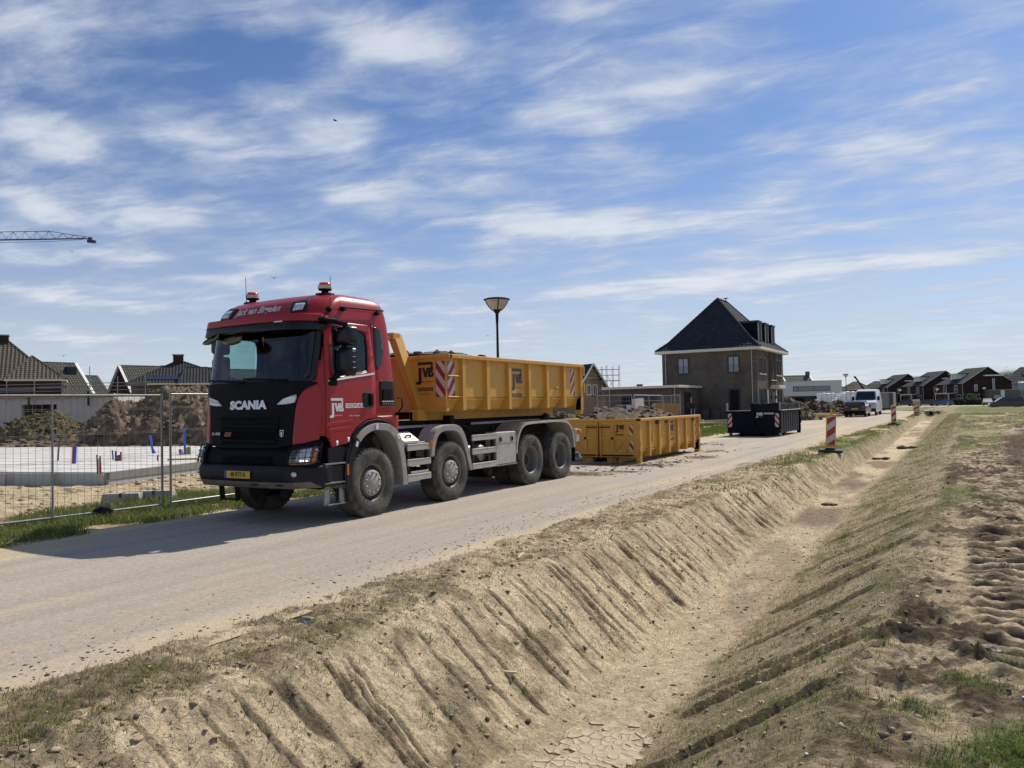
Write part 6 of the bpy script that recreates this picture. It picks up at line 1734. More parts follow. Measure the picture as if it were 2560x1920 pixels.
# ---------------- the dark brick villa
def villa():
    t = thing('brick_villa', 'dark brown brick house with steep blue black hip roof and dormers', 'house', (-15.61, 66.4, -.1))
    W, D, H = -8.39, 10.4, 6.12
    MB().box(W, 0, 0, D, -.2, H).build('wall', BRICKD, t)
    MB().box(W - .52, .45, -.48, D + .5, H, H + .24).build('gutter_box', CREAM, t, bevel=.02)
    z0, z1, z2 = H + .24, H + 1.0, 11.2
    x0, x1, y0, y1 = W - .45, .40, -.42, D + .42; i = .92
    xa = (x0 + x1) / 2; ya, yb = 3.6, 6.8
    fl = [[(x0, y0, z0), (x1, y0, z0), (x1 - i, y0 + i, z1), (x0 + i, y0 + i, z1)], [(x1, y0, z0), (x1, y1, z0), (x1 - i, y1 - i, z1), (x1 - i, y0 + i, z1)],
          [(x1, y1, z0), (x0, y1, z0), (x0 + i, y1 - i, z1), (x1 - i, y1 - i, z1)], [(x0, y1, z0), (x0, y0, z0), (x0 + i, y0 + i, z1), (x0 + i, y1 - i, z1)],
          [(x0 + i, y0 + i, z1), (x1 - i, y0 + i, z1), (xa, ya, z2)], [(x1 - i, y0 + i, z1), (x1 - i, y1 - i, z1), (xa, yb, z2), (xa, ya, z2)],
          [(x1 - i, y1 - i, z1), (x0 + i, y1 - i, z1), (xa, yb, z2)], [(x0 + i, y1 - i, z1), (x0 + i, y0 + i, z1), (xa, ya, z2), (xa, yb, z2)]]
    tiles(fl, t, SLATE, .32, .30, .04, .018)
    for a, b in (((x0, y0, z0), (x0 + i, y0 + i, z1)), ((x0 + i, y0 + i, z1), (xa, ya, z2)), ((x1, y0, z0), (x1 - i, y0 + i, z1)), ((x1 - i, y0 + i, z1), (xa, ya, z2)), ((x1, y1, z0), (x1 - i, y1 - i, z1)), ((x1 - i, y1 - i, z1), (xa, yb, z2)), ((xa, ya, z2), (xa, yb, z2))):
        ridge(a, b, t, SLATE)
    MB().tube([(xa, yb - .4, z2), (xa, yb - .4, z2 + .35)], .05, 8).box(xa - .2, xa + .2, yb - .6, yb - .2, z2 + .33, z2 + .37).build('vent_pipe', DFRAME, t)
    for a0, a1, q0, q1, bl in ((-6.96, -5.88, 4.2, 5.73, .40), (-2.50, -1.43, 4.17, 5.71, .42)): window(t, 'y-', a0, a1, q0, q1, fw=.12, mull=1, blind=bl)
    window(t, 'y-', -2.45, -1.44, .5, 2.85, fw=.12, mull=0, pane=PANED)
    for a0, a1 in ((.7, 1.57), (2.07, 3.05), (7.15, 8.02), (8.44, 9.44)):
        window(t, 'x+', a0, a1, 4.1, 5.55, fw=.09, mull=0, pane=PANED, sill=CREAM); window(t, 'x+', a0, a1, .5, 2.83, fw=.09, mull=0, pane=PANED)
    for k_ in range(4): window(t, 'x+', 4.72 + k_ * .52, 5.06 + k_ * .52, 3.65, 5.62, fw=.05, mull=0, pane=PANED)
    for y in (4.45, 5.11, 5.63, 6.15, 6.72): MB().box(.0, .14, y - .07, y + .07, 3.0, H - .02).build('brick_pier', BRICKD, t)
    MB().box(.15, .16, 4.6, 6.8, 3.55, 3.62).build('balcony_rail', CREAM, t)
    MB().rbox(.0, .85, 4.6, 7.1, 2.83, 3.12, .02).build('door_canopy', CREAM, t)
    d = MB().box(.02, .06, 5.2, 6.3, .1, 2.5).build('front_door', DFRAME, t); MB().bar((.09, 6.2, 1.0), (.09, 6.2, 1.6), .03).build('handle', STEEL, d)
    for y in (4.9, 6.6): MB().box(.02, .14, y - .07, y + .07, 1.9, 2.2).build('wall_lamp', DFRAME, t)
    for y in (3.6, 7.0): MB().box(.01, .05, y - .14, y + .14, .4, 2.7).build('door_side_post', CREAM, t)
    for x, y in ((-.42, -.06), (W + .35, -.06)): MB().tube([(x, y, -.1), (x, y, H)], .045, 8).build('downpipe', ZINC, t)
    for yc in (2.55, 5.15, 7.75):                                          # dormers on the road side
        d = MB().box(-3.6, -.30, yc - .60, yc + .60, 6.9, 8.62).build('dormer', NAVY, t)
        MB().box(-3.7, -.18, yc - .68, yc + .68, 8.62, 8.80).build('dormer_roof', DFRAME, d, bevel=.02)
        MB().box(-.30, -.24, yc - .60, yc - .53, 6.95, 8.60).box(-.30, -.24, yc + .53, yc + .60, 6.95, 8.60).build('dormer_frame', ALU, d)
        MB().box(-.298, -.27, yc - .5, yc + .5, 7.05, 8.55).build('pane', PANED, d)
    # flat-roofed extension
    X0, X1, Y0 = -11.3, -5.0, -6.0
    MB().box(X0, X1, Y0, -.002, -.2, 2.95).build('extension_wall', BRICKD, t)
    MB().box(X0 - .3, X1 + .25, Y0 - .25, -.004, 2.97, 3.17).build('extension_fascia', CREAM, t, bevel=.02)
    MB().box(X0 + 2.0, X0 + 2.4, Y0 + 2, Y0 + 2.4, 3.17, 3.4).build('roof_vent', DFRAME, t)
    for x in (X0 + .35, X1 - .2): MB().tube([(x, Y0 - .06, -.1), (x, Y0 - .06, 2.97)], .04, 8).build('downpipe', ZINC, t)
    MB().box(X1 - .01, X1 + .05, -4.3, -2.6, 0, 2.6).build('side_door', DFRAME, t)
    for a in (-9.9, -8.1): window(t, 'y-', a, a + 1.4, .3, 2.35, fw=.08, mull=1, pane=PANED, pos=Y0)
    mb = MB(); mb.rbox(-.4, .4, -.2, .2, 0, .85, .03, Matrix.Translation((0, 0, 0)))
    h = thing('heat_pump', 'white outdoor heat pump unit against the low brick wing', 'heat pump', (-25.0, 59.9, 0)); MB().rbox(-.75, .75, -.3, .3, .55, 1.55, .03).build('casing', pm('white_casing', (.5, .52, .55), .5), h); MB().box(-.72, .25, -.32, -.30, .6, 1.5).build('fan_grille', DFRAME, h); MB().box(-.6, .6, -.2, .2, -.1, .55).build('stand', DGREY, h)
villa()
for i, (x, y, lb) in enumerate(((-20.6, 63.8, 'dark wheelie bin by the villa wall, nearest the side door'), (-19.4, 64.2, 'dark wheelie bin by the villa wall, middle one'), (-18.6, 64.6, 'dark wheelie bin by the villa wall, nearest the corner'))):
    t = thing('wheelie_bin', lb, 'bin', (x, y, 0), .1 * i, 'bins by the villa')
    MB().prism([(-.24, 0), (.24, 0), (.30, 1.0), (-.30, 1.0)], -.33, .33, 'Y').build('bin_body', DFRAME, t); MB().rbox(-.32, .32, -.38, .36, 1.0, 1.08, .02).build('lid', DFRAME, t)
    for sx in (-.26, .26): MB().lathe([(0, -.03), (.1, -.03), (.1, .03), (0, .03)], 10, 'X', (sx, .3, .1)).build('wheel', BLK, t)


# ---------------- houses behind the plot on the left (their local x runs to the right as seen from the road)
A31 = R(31)
def hip(t, x0, x1, y0, y1, ze, xr0, xr1, yr, zr, mt, wall=BRICKN, zb=-.1, ov=.45, fascia=CREAM, **kw):
    MB().box(x0, x1, y0, y1, zb, ze - .05).build('wall', wall, t)
    MB().box(x0 - ov, x1 + ov, y0 - ov, y1 + ov, ze - .04, ze + .16).build('gutter_box', fascia, t)
    a, b, c, d = (x0 - ov, y0 - ov, ze + .16), (x1 + ov, y0 - ov, ze + .16), (x1 + ov, y1 + ov, ze + .16), (x0 - ov, y1 + ov, ze + .16); e, f = (xr0, yr, zr), (xr1, yr, zr)
    pl = [[a, b, f, e] if xr1 - xr0 > .02 else [a, b, f], [b, c, f], [c, d, e, f] if xr1 - xr0 > .02 else [c, d, e], [d, a, e]]
    tiles(pl, t, mt, **kw)
    for p, q in ((a, e), (b, f), (c, f), (d, e)): ridge(p, q, t, mt)
    if xr1 - xr0 > .3: ridge(e, f, t, mt)

t = thing('tiled_house', 'large house with brown grey pantile hip roofs and thick chimney, cut by the photo edge', 'house', (-87.2, 47.9, 0), R(60))
hip(t, -17, -1.6, 2.6, 11, 5.7, -10.0, -5.9, 6.6, 10.4, BTILE, BRICKR, course=.36, pan=.40, lift=.05, wave=.05)
hip(t, -5.4, -.4, .4, 6.0, 5.55, -3.42, -3.38, 3.0, 8.45, BTILE, BRICKR, course=.36, pan=.40, lift=.05, wave=.05)
c = MB().box(-8.4, -5.9, 6.2, 7.3, 9.2, 11.0).build('chimney', BRICKR, t); MB().box(-8.5, -5.8, 6.1, 7.4, 11.0, 11.12).build('chimney_cap', CONC, c)


def gable(t, L, w, ze, zr, mt, wall, zb=-.1, verge=WPAINT, ends=(True, True), ov=.25, board=.35, **kw):
    """ridge along local x from 0 to L, eaves at y = -w and +w"""
    MB().prism([(-w + .2, zb), (w - .2, zb), (w - .2, ze - .1), (0, zr - .15), (-w + .2, ze - .1)], .15, L - .15, 'X').build('wall', wall, t)
    k = (zr - ze) / w
    tiles([[(-ov, -w - .3, ze - .3 * k), (L + ov, -w - .3, ze - .3 * k), (L + ov, 0, zr), (-ov, 0, zr)], [(L + ov, w + .3, ze - .3 * k), (-ov, w + .3, ze - .3 * k), (-ov, 0, zr), (L + ov, 0, zr)]], t, mt, **kw)
    ridge((-ov, 0, zr), (L + ov, 0, zr), t, mt)
    for x, on in ((-ov - .03, ends[0]), (L + ov + .03, ends[1])):
        if not on: continue
        for s_ in (-1, 1): MB().bar((x, s_ * (w + .35), ze - .35 * k + .02), (x, 0, zr + .05), .07, board, up=(1, 0, 0)).build('verge_board', verge, t)

def at_end(px, py, L, rz): return (px - L * math.cos(rz), py - L * math.sin(rz), 0)
t = thing('tiled_house', 'grey roofed house with white verge board facing right behind the scaffold', 'house', at_end(-100.45, 56.14, 8.0, R(86)), R(86))
gable(t, 8.0, 4.6, 4.4, 8.4, GTILE, BRICKN, course=.36, pan=.34, lift=.05, wave=.04)
MB().box(6.3, 7.5, -1.9, -1.2, 6.9, 7.8).build('roof_window', SLATE, t)
t = thing('tiled_house', 'small slice of grey roofed house right of the white verge', 'house', at_end(-117.7, 69.1, 8.0, R(82)), R(82))
gable(t, 8.0, 5.5, 4.0, 7.7, GTILE, BRICKN, verge=GTILE, course=.36, pan=.34, lift=.05, wave=.04)
t = thing('tiled_house', 'brown gabled house with white verge, ridge running right behind solar roof', 'house', (-104.65, 65.28, 0), R(80))
gable(t, 15.0, 4.2, 4.6, 8.6, GTILE, BRICKR, ends=(True, False), course=.36, pan=.34, lift=.05, wave=.04)
MB().box(3.0, 3.9, -2.3, -1.3, 6.4, 7.6).build('roof_dormer', SLATE, t)
t = thing('tiled_house', 'black hip roofed house with solar panels and chimney left of the truck', 'house', (-87.0, 55.0, 0), R(52))
hip(t, .4, 13, .4, 8.5, 5.15, 5.1, 6.2, 4.2, 8.15, ANTH, BRICKD, course=.36, pan=.36, lift=.05, wave=.05)
c = MB().box(4.9, 6.1, 3.8, 4.8, 7.4, 9.0).build('chimney', BRICKR, t); MB().box(4.8, 6.2, 3.7, 4.9, 9.0, 9.12).build('chimney_cap', CONC, c)
hip(t, 6.1, 12.5, -.7, 4.6, 5.1, 6.5, 9.0, 1.9, 7.3, ANTH, BRICKD, course=.36, pan=.36, lift=.05, wave=.05)
_sl = (8.15 - 5.31) / 5.05
for r_ in range(3):
    for q in range(4 - r_):
        x = 1.9 + .75 * r_ + q * 1.03; y = .55 + r_ * 1.15; z = 5.31 + (y + .05) * _sl + .16
        M_ = Matrix.Translation((x + .5, y + .5, z + .5 * _sl)) @ Euler((math.atan(_sl), 0, 0)).to_matrix().to_4x4()
        MB().box(-.49, .49, -.62, .62, -.02, .02, M_).build('solar_panel', SOLAR, t)
t = thing('tiled_house', 'distant gabled house peeping between solar roof and truck cab', 'house', (-111.3, 84.6, 0), R(78))
gable(t, 9.0, 4.0, 5.4, 9.0, GTILE, BRICKR, course=.4, pan=.5, lift=.05, wave=0)

# ---------------- houses beyond the end of the road
def dormer_row(t, x_out, x_in, y0, y1, z0, z1):
    d = MB().box(min(x_out, x_in), max(x_out, x_in), y0, y1, z0, z1).build('dormer', WPAINT, t)
    MB().box(min(x_out, x_in) - .22, max(x_out, x_in) + .05, y0 - .3, y1 + .3, z1, z1 + .16).build('dormer_roof', ANTH, d); MB().box(min(x_out, x_in) - .30, min(x_out, x_in) - .22, y0 - .35, y1 + .35, z1 - .02, z1 + .20).build('dormer_fascia', WPAINT, d)
    for i in range(2):
        a = y0 + .3 + i * (y1 - y0 - .3) / 2; MB().box(x_out - .03, x_out + .02, a, a + 1.0, z0 + .25, z1 - .15).build('pane', PANE, d)

def rowhouse(label, x, y, rz, k):
    """gable looks towards us and a little to the right; the ridge runs away along local y"""
    t = thing('brick_house', label, 'house', (x, y, -.42), rz, 'dark brick houses at the end of the road')
    w, L, ze, zr = 5.9, 12.6, 5.35, 9.25
    MB().prism([(-w, -.3), (w, -.3), (w, ze), (0, zr - .2), (-w, ze)], .0, L - 2.6, 'Y').build('wall', BRICKR, t)
    MB().box(-w, w, L - 2.6, L, -.3, ze).build('rear_wall', BRICKR, t)
    a, b, c, d, e, f = (-w - .4, -.35, ze - .2), (w + .4, -.35, ze - .2), (w + .4, L + .4, ze - .2), (-w - .4, L + .4, ze - .2), (0, -.35, zr), (0, L - 2.9, zr)
    tiles([[d, a, e, f], [b, c, f, e], [c, d, f]], t, ANTH, course=.7, pan=2, lift=.05, wave=0)
    for p, q in ((a, e), (b, e)): MB().bar((p[0], p[1] - .04, p[2]), (q[0], q[1] - .04, q[2]), .10, .16, up=(0, 1, 0)).build('verge_board', ZINC, t)
    dormer_row(t, -4.9, -1.5, 4.2, 7.8, 6.5, 7.75)
    MB().box(-1.0, 3.6, -.9, .0, 6.95, 7.25).build('gable_canopy', WPAINT, t)
    window(t, 'y-', 1.2, 1.75, 3.0, 6.3, frame=WPAINT, pane=PANE, fw=.08, mull=0)
    window(t, 'y-', -3.2, -2.4, 3.2, 4.9, frame=WPAINT, pane=PANE, fw=.08, mull=0)
    window(t, 'y-', -3.4, -1.0, .4, 2.5, frame=ZINC, pane=PANED, fw=.08, mull=1)
    for yy in (2.6, 8.0): window(t, 'x-', yy, yy + 1.5, 3.0, 4.9, frame=WPAINT, pane=PANED, fw=.10, mull=1, rail=1, pos=-w)
    for yy in (1.2, 6.6): window(t, 'x-', yy, yy + 2.2, .5, 2.6, frame=ZINC, pane=PANED, fw=.1, mull=1, pos=-w)
    MB().box(-w - 1.6, -w, 4.0, 11.0, 2.75, 3.0).build('porch_roof', CREAM, t)
    for yy in (4.2, 10.8): MB().box(-w - 1.55, -w - 1.4, yy - .08, yy + .08, -.2, 2.75).build('porch_post', WPAINT, t)
    MB().tube([(-w - .08, .1, 0), (-w - .08, .1, ze)], .06, 6).build('downpipe', ZINC, t)
    MB().box(2.6, 3.2, 6, 6.7, 7.4, 8.8).build('chimney', BRICKR, t)
    return t
rowhouse('dark brick house with white dormer, nearest of three in the row', 3.2, 223.4, R(28), 0)
rowhouse('dark brick house with white dormer, middle of three in the row', -6.4, 243.4, R(28), 1)
rowhouse('dark brick house with white dormer, farthest of three in the row', -16.9, 262.7, R(28), 2)
OTILE = pm('weathered_tile', (.13, .10, .085), .85, var=.2, vs_=1, spec=.15)
for lb, x, y, w in (('distant tiled house behind the lamp post and van', -37.3, 315.8, 11.5), ('distant tiled house left of the brick row', -30.5, 321.0, 11.5), ('faint hip roofed house at the left end of the far row', -44.5, 312, 8)):
    t = thing('far_house', lb, 'house', (x - w / 2, y - 4, -.4), A31 * .3)
    hip(t, 0, w, 0, 9, 5.2, w / 2 - .8, w / 2 + .8, 4.5, 8.4, OTILE, BRICKR, course=.8, pan=3, lift=.05, wave=0)
    for r_ in range(2): MB().box(1.6 + r_ * .5, w / 2 - .4, .6 + r_ * 1.5, 1.9 + r_ * 1.5, 6.0 + r_ * 1.0, 6.05 + r_ * 1.0, ).build('solar_panel', SOLAR, t).rotation_euler = (0, 0, 0)

t = thing('modern_house', 'white flat roofed modern house with one long window strip', 'house', (-33.9, 166.2, -.35), A31)
MB().box(0, 12.3, 0, 8, 2.75, 5.85).build('upper_storey', pm('pale_render', (.60, .61, .62), .8, var=.04), t)
MB().box(.6, 11.9, .8, 7.6, -.2, 2.75).build('ground_storey', DFRAME, t)
MB().box(-.05, 12.35, -.05, 8.05, 5.85, 5.93).build('roof_edge', ZINC, t)
f = MB().box(2.1, 9.9, -.04, .02, 3.72, 4.80).build('window_strip', DFRAME, t)
for a, b in ((2.2, 3.05), (3.2, 6.4), (6.5, 9.8)): MB().box(a, b, -.055, -.041, 3.80, 4.72).build('pane', PANE, f)
MB().box(4.6, 4.8, 3, 3.2, 5.9, 6.2).build('roof_vent', ZINC, t)
for x in (2.5, 6.0, 9.5): MB().box(x, x + 2.2, .76, .79, .1, 2.4).build('pane', PANED, t)
t = thing('tiled_house', 'grey roofed house with chimney behind the white modern house', 'house', (-40.1, 197.4, -.4), A31)
gable(t, 6.2, 4.0, 5.2, 8.0, GTILE, BRICKN, course=.6, pan=2, lift=.05, wave=0); MB().box(5.6, 6.4, -.4, .4, 7.0, 9.0).build('chimney', BRICKD, t)
t = thing('white_house', 'white walled house with solar roof at the right edge', 'house', (8.2, 236, -.4), R(8))
MB().box(1.8, 14, 0, 9, -.2, 5.2).build('wall', pm('grey_white_render', (.48, .50, .53), .8), t)
tiles([[(-.6, -.5, 5.6), (14.5, -.5, 5.6), (14.5, 4.5, 9.4), (3.4, 4.5, 9.4)], [(-.6, 9.5, 5.6), (-.6, -.5, 5.6), (3.4, 4.5, 9.4)]], t, ANTH, course=.7, pan=2, lift=.05, wave=0)
for i in range(4): MB().box(3.2 + i * 1.25, 4.3 + i * 1.25, -.62, .62, -.03, .03, Matrix.Translation((0, 1.9, 7.62)) @ Euler((math.atan(3.8 / 5), 0, 0)).to_matrix().to_4x4()).build('solar_panel', SOLAR, t)
MB().box(5.2, 5.9, 4.2, 4.9, 9.0, 10.6).build('chimney', BRICKR, t)
MB().box(2.2, 9, -3, -.01, -.2, 3.2).build('annex', pm('grey_white_render', (.48, .50, .53), .8), t)
t = thing('garage', 'low grey brick garage with white post beside the nearest row house', 'garage', (3.4, 216.5, -.42), R(12))
MB().box(0, 6.2, 0, 5, -.2, 3.4).build('wall', brick('pale_brick', (.13, .115, .10), (.19, .17, .15)), t); MB().box(-.1, 6.3, -.1, 5.1, 3.4, 3.5).build('roof_edge', ZINC, t)
MB().box(2.4, 3.2, -.06, .0, 0, 3.35).build('white_post', WPAINT, t); MB().box(1.0, 2.2, -.03, .02, .0, 2.2).build('door', ZINC, t)
t = thing('garden_hedge', 'dark clipped hedge in front of the nearest row house', 'hedge', (-4.0, 206, -.42), 0)
mb = MB()
for i in range(420): mb.blob((random.uniform(0, 8.5), random.uniform(0, 1.2), random.uniform(.1, 1.5)), random.uniform(.12, .26), i, 0, rough=.4)
o = mb.build('foliage', pm('hedge_leaf', (.028, .04, .016), .8, var=.4, vs_=8), t, fixn=False); o['kind'] = 'stuff'
t = thing('young_shrub', 'light green shrub standing at the corner of the row', 'shrub', (-.2, 209, -.42)); mb = MB()
for i in range(160): mb.blob((random.gauss(0, .8), random.gauss(0, .5), random.uniform(.4, 2.6)), random.uniform(.08, .2), i, 0, rough=.4)
o = mb.build('foliage', pm('shrub_leaf', (.12, .14, .03), .8, var=.4), t, fixn=False); o['kind'] = 'stuff'
MB().tube([(0, 0, 0), (0, 0, 1.6)], .05, 6).build('trunk', BRICKN, t)

# ---------------- gabled house in progress and its scaffold, centre
TRIMW = pm('raw_roof_timber', (.42, .33, .22), .8, var=.2, vs_=4)
t = thing('gabled_house', 'narrow gabled house being built, white barge boards and dark roof', 'house', (-37.4, 80.1, 0), R(-14))
MB().prism([(-2.2, -.1), (2.2, -.1), (2.2, 3.2), (0, 6.1), (-2.2, 3.2)], .1, 7, 'Y').build('wall', brick('pale_new_brick', (.24, .18, .13), (.33, .26, .19)), t)
tiles([[(-2.7, 7.2, 2.65), (-2.7, -.3, 2.65), (0, -.3, 6.3), (0, 7.2, 6.3)], [(2.7, -.3, 2.65), (2.7, 7.2, 2.65), (0, 7.2, 6.3), (0, -.3, 6.3)]], t, SLATE, course=.4, pan=2, lift=.04, wave=0)
for s_ in (-1, 1): MB().bar((s_ * 2.75, -.34, 2.6), (0, -.34, 6.3), .07, .28, up=(0, 1, 0)).build('barge_board', WPAINT, t)
f = window(t, 'y-', -.75, -.1, 2.7, 3.9, frame=WPAINT, pane=PANED, fw=.09, mull=1, pos=.1); window(t, 'y-', .15, .8, 2.7, 3.9, frame=WPAINT, pane=PANED, fw=.09, mull=1, pos=.1)
MB().box(-1.6, 1.6, .04, .1, 4.6, 4.75).build('gable_beam', TRIMW, t)
t.rotation_euler = (0, 0, R(62))
sc = thing('scaffold', 'tall scaffold tower of steel tubes right of the gabled house', 'scaffold', (-37.0, 80.3, 0), A31)
for i, x in enumerate((0, .75, 1.3, 2.0, 2.75)):
    for y in (0, 1.0): MB().tube([(x, y, 0), (x, y, 6.1 - .12 * (i % 2))], .028, 6).build('standard', GALV, sc)
for z in (1.6, 2.6, 3.4, 4.3, 4.95, 5.6):
    for y in (0, 1.0): MB().tube([(-1.4, y, z), (2.75, y, z)], .024, 6).build('ledger', GALV, sc)
for z in (2.6, 4.3): MB().box(-.6, 2.75, .05, .95, z, z + .05).build('deck', pm('scaffold_deck', (.16, .15, .14), .8), sc)
for a, b in (((1.3, 1.6), (2.75, 3.4)), ((.75, 2.6), (2.0, 4.3)), ((2.0, 3.4), (1.3, 4.95)), ((0, 1.6), (1.3, 3.4))): MB().tube([(a[0], -.03, a[1]), (b[0], -.03, b[1])], .022, 6).build('brace', GALV, sc)


def tree(name, label, loc, h, r, leaf=None, n=0, seed=0, bark=(.09, .07, .055), twigs=True, group=None):
    rnd = random.Random(seed); t = thing(name, label, 'tree', loc, 0, group)
    mb = MB(); tips = []
    def grow(p, d, ln, rad, lv):
        q = p + d * ln; mid = p + d * ln * .5 + Vector((rnd.uniform(-1, 1), rnd.uniform(-1, 1), 0)) * ln * .06
        mb.tube([p, mid, q], [rad, rad * .85, rad * .66], 5 if lv else 8, cap=False)
        if lv >= 4: tips.append(q); return
        for i in range(3 if lv else 5):
            a = rnd.uniform(0, 2 * PI); s_ = rnd.uniform(.35, .85)
            nd = (d + Vector((math.cos(a), math.sin(a), rnd.uniform(-.1, .5))) * s_).normalized()
            grow(p + d * ln * rnd.uniform(.6, 1.0), nd, ln * rnd.uniform(.58, .78), rad * .58, lv + 1)
    grow(Vector((0, 0, 0)), Vector((0, 0, 1)), h * .36, h * .022, 0)
    s_ = pm('bark_%d' % int(bark[0] * 1000), bark, .9, var=.3)
    mb.build('trunk', s_, t, fixn=False)
    if leaf is not None:
        P = np.array([tuple(q) for q in tips]); i = _gr.randint(0, len(P), n)
        C_ = P[i] + _gr.randn(n, 3) * r * .16
        a = _gr.randn(n, 3); a /= np.linalg.norm(a, axis=1)[:, None]; b = np.cross(a, _gr.randn(n, 3)); b /= np.linalg.norm(b, axis=1)[:, None]
        s2 = (.06 + .08 * _gr.rand(n))[:, None]
        co = np.stack([C_ - a * s2, C_ + b * s2 * .6, C_ + a * s2, C_ - b * s2 * .6], 1).reshape(-1, 3)
        col = np.repeat(np.concatenate([np.asarray(leaf)[None] * (.6 + .8 * _gr.rand(n, 1)), np.ones((n, 1))], 1), 4, 0)
        o = tri_mesh('crown', co, np.arange(n * 4).reshape(-1, 4), LEAF, col=col); o.parent = t; o['kind'] = 'stuff'
    return t
tree('bare_tree', 'bare tree behind the scaffold, beside the gable', (-48.0, 97.5, 0), 5.4, 2.2, seed=3, twigs=True)
tree('bare_tree', 'bare tree showing through the middle of the scaffold', (-45.8, 98.5, 0), 5.2, 2.2, seed=8)
tree('bare_tree', 'low bare tree right of the scaffold above the flat roof', (-43.9, 99.5, 0), 4.9, 2.2, seed=12)
tree('leafy_tree', 'pale green spring tree behind the row houses at far right', (10.2, 274, -.4), 11.5, 4.2, (.16, .19, .07), 5200, seed=5)
tree('leafy_tree', 'small green tree in front of the white walled annex', (12.5, 231, -.4), 4.2, 1.5, (.14, .16, .05), 1600, seed=6)

# ================================================================== vehicles
CTYRE = pm('car_tyre', (.015, .015, .016), .8)
CRIM = pm('car_rim', (.30, .31, .33), .35, .7)
CGLASS = pm('car_glass', (.012, .016, .022), .12, spec=.6)
REDL = pm('tail_lamp_red', (.30, .012, .015), .2, coat=.8)

def car(label, cat, name, loc, rz, L, W, H, paint, prof, glassp, wb=(.18, .82), wr=.32, group=None, wheels=True, tint=None):
    """prof: side outline (along, height) of the body; glassp: outline of the glass house. The nose points to local +y"""
    t = thing(name, label, cat, loc, rz, group)
    def sec(poly, w0, w1, z0, z1, nm, mt, inset=0.0):
        mb = MB(); n = len(poly); v = []
        for sg in (-1, 1):
            for a, b in poly:
                k = min(1, max(0, (b - z0) / (z1 - z0))); v.append((sg * (w0 + (w1 - w0) * k), a * L, b * H))
        mb._add(v, [(i, (i + 1) % n, n + (i + 1) % n, n + i) for i in range(n)])
        tr = tessellate_polygon([[Vector((a, b, 0)) for a, b in poly]])
        mb._add(v[:n], tr); mb._add(v[n:], tr)
        return mb.build(nm, mt, t, bevel=.045)
    sec(prof, W / 2, W / 2 * .80, .62, 1.0, 'body', paint)
    g = sec(glassp, W / 2 * .985, W / 2 * .80, .62, 1.0, 'window_band', CGLASS)
    if wheels:
        for f in wb:
            for sg in (-1, 1):
                w = MB().lathe([(0, -.10), (wr * .95, -.10), (wr, -.07), (wr, .07), (wr * .95, .10), (wr * .62, .10)], 20, 'X').build('wheel', CTYRE, t, loc=(sg * (W / 2 - .11), f * L, wr))
                MB().lathe([(wr * .62, .098 * sg), (wr * .5, .085 * sg), (0, .10 * sg)], 16, 'X').build('rim', CRIM, w)
    return t, L, W, H

HATCH = [(.02, .22), (0, .34), (.0, .52), (.03, .66), (.10, .93), (.20, 1.0), (.52, .985), (.70, .66), (.93, .56), (1.0, .42), (.99, .22)]
HATCHG = [(.045, .66), (.105, .90), (.20, .955), (.51, .945), (.665, .665)]
NAVYC = pm('dark_blue_car_paint', (.010, .013, .030), .25, coat=.8)
c, L, W, H = car('dark blue hatchback parked on the left roadside, rear towards us', 'car', 'parked_car', (-9.1, 74.6, 0), 0, 4.3, 1.82, 1.46, NAVYC, HATCH, HATCHG, group='cars parked at the far street')
del c['group']
MB().prism([(-.66, .98), (.66, .98), (.52, 1.32), (-.52, 1.32)], .10, .30, 'Y').build('rear_window', CGLASS, c)
for sg in (-1, 1): MB().rbox(*sorted((sg * .55, sg * .88)), -.02, .10, .80, .98, .02).build('rear_light', REDL, c)
p = MB().box(-.26, .26, -.035, -.02, .68, .80).build('licence_plate', YPLATE, c)
MB().rbox(-.86, .86, -.06, .1, .36, .56, .04).build('rear_bumper', BLK, c)
MB().rbox(-.60, .60, .12, .3, 1.40, 1.45, .015).build('roof_spoiler', NAVYC, c)

VANW = pm('white_van_paint', (.66, .67, .69), .3, coat=.5, var=.04)
VAN = [(.03, .14), (0, .22), (0, .50), (.03, .92), (.07, .99), (.60, 1.0), (.72, .95), (.85, .60), (.97, .50), (1.0, .36), (.99, .14)]
VANG = [(.715, .92), (.845, .615), (.66, .615), (.64, .90)]
v, L, W, H = car('white high roofed delivery van facing us behind the dark hatchback', 'van', 'delivery_van', (-8.95, 86.3, 0), PI, 5.6, 2.02, 2.55, VANW, VAN, VANG, wr=.35)
MB().prism([(-.86, 1.56), (.86, 1.56), (.74, 2.28), (-.74, 2.28)], 4.0, 4.85, 'Y')
mb = MB(); mb._add([(-.88, 4.80, 1.52), (.88, 4.80, 1.52), (.80, 4.17, 2.30), (-.80, 4.17, 2.30)], [(0, 1, 2, 3)]); o = mb.build('windscreen', CGLASS, v); sm_ = o.modifiers.new('t', 'SOLIDIFY'); sm_.thickness = .03; sm_.offset = 1
MB().rbox(-.98, .98, 5.50, 5.66, .36, .68, .04).build('front_bumper', DGREY, v); MB().box(-.55, .55, 5.60, 5.635, .80, 1.05).build('grille', BLK, v)
for sg in (-1, 1):
    MB().rbox(*sorted((sg * .60, sg * .96)), 5.30, 5.55, .92, 1.22, .04).build('headlight', LENS, v)
    MB().rbox(*sorted((sg * 1.02, sg * 1.24)), 4.50, 4.62, 1.45, 1.85, .03).build('mirror', BLK, v)
MB().box(-.26, .26, 5.66, 5.68, .48, .60).build('licence_plate', YPLATE, v)
t = thing('box_trailer', 'grey single axle box trailer standing behind the white van', 'trailer', (-7.75, 90.2, 0))
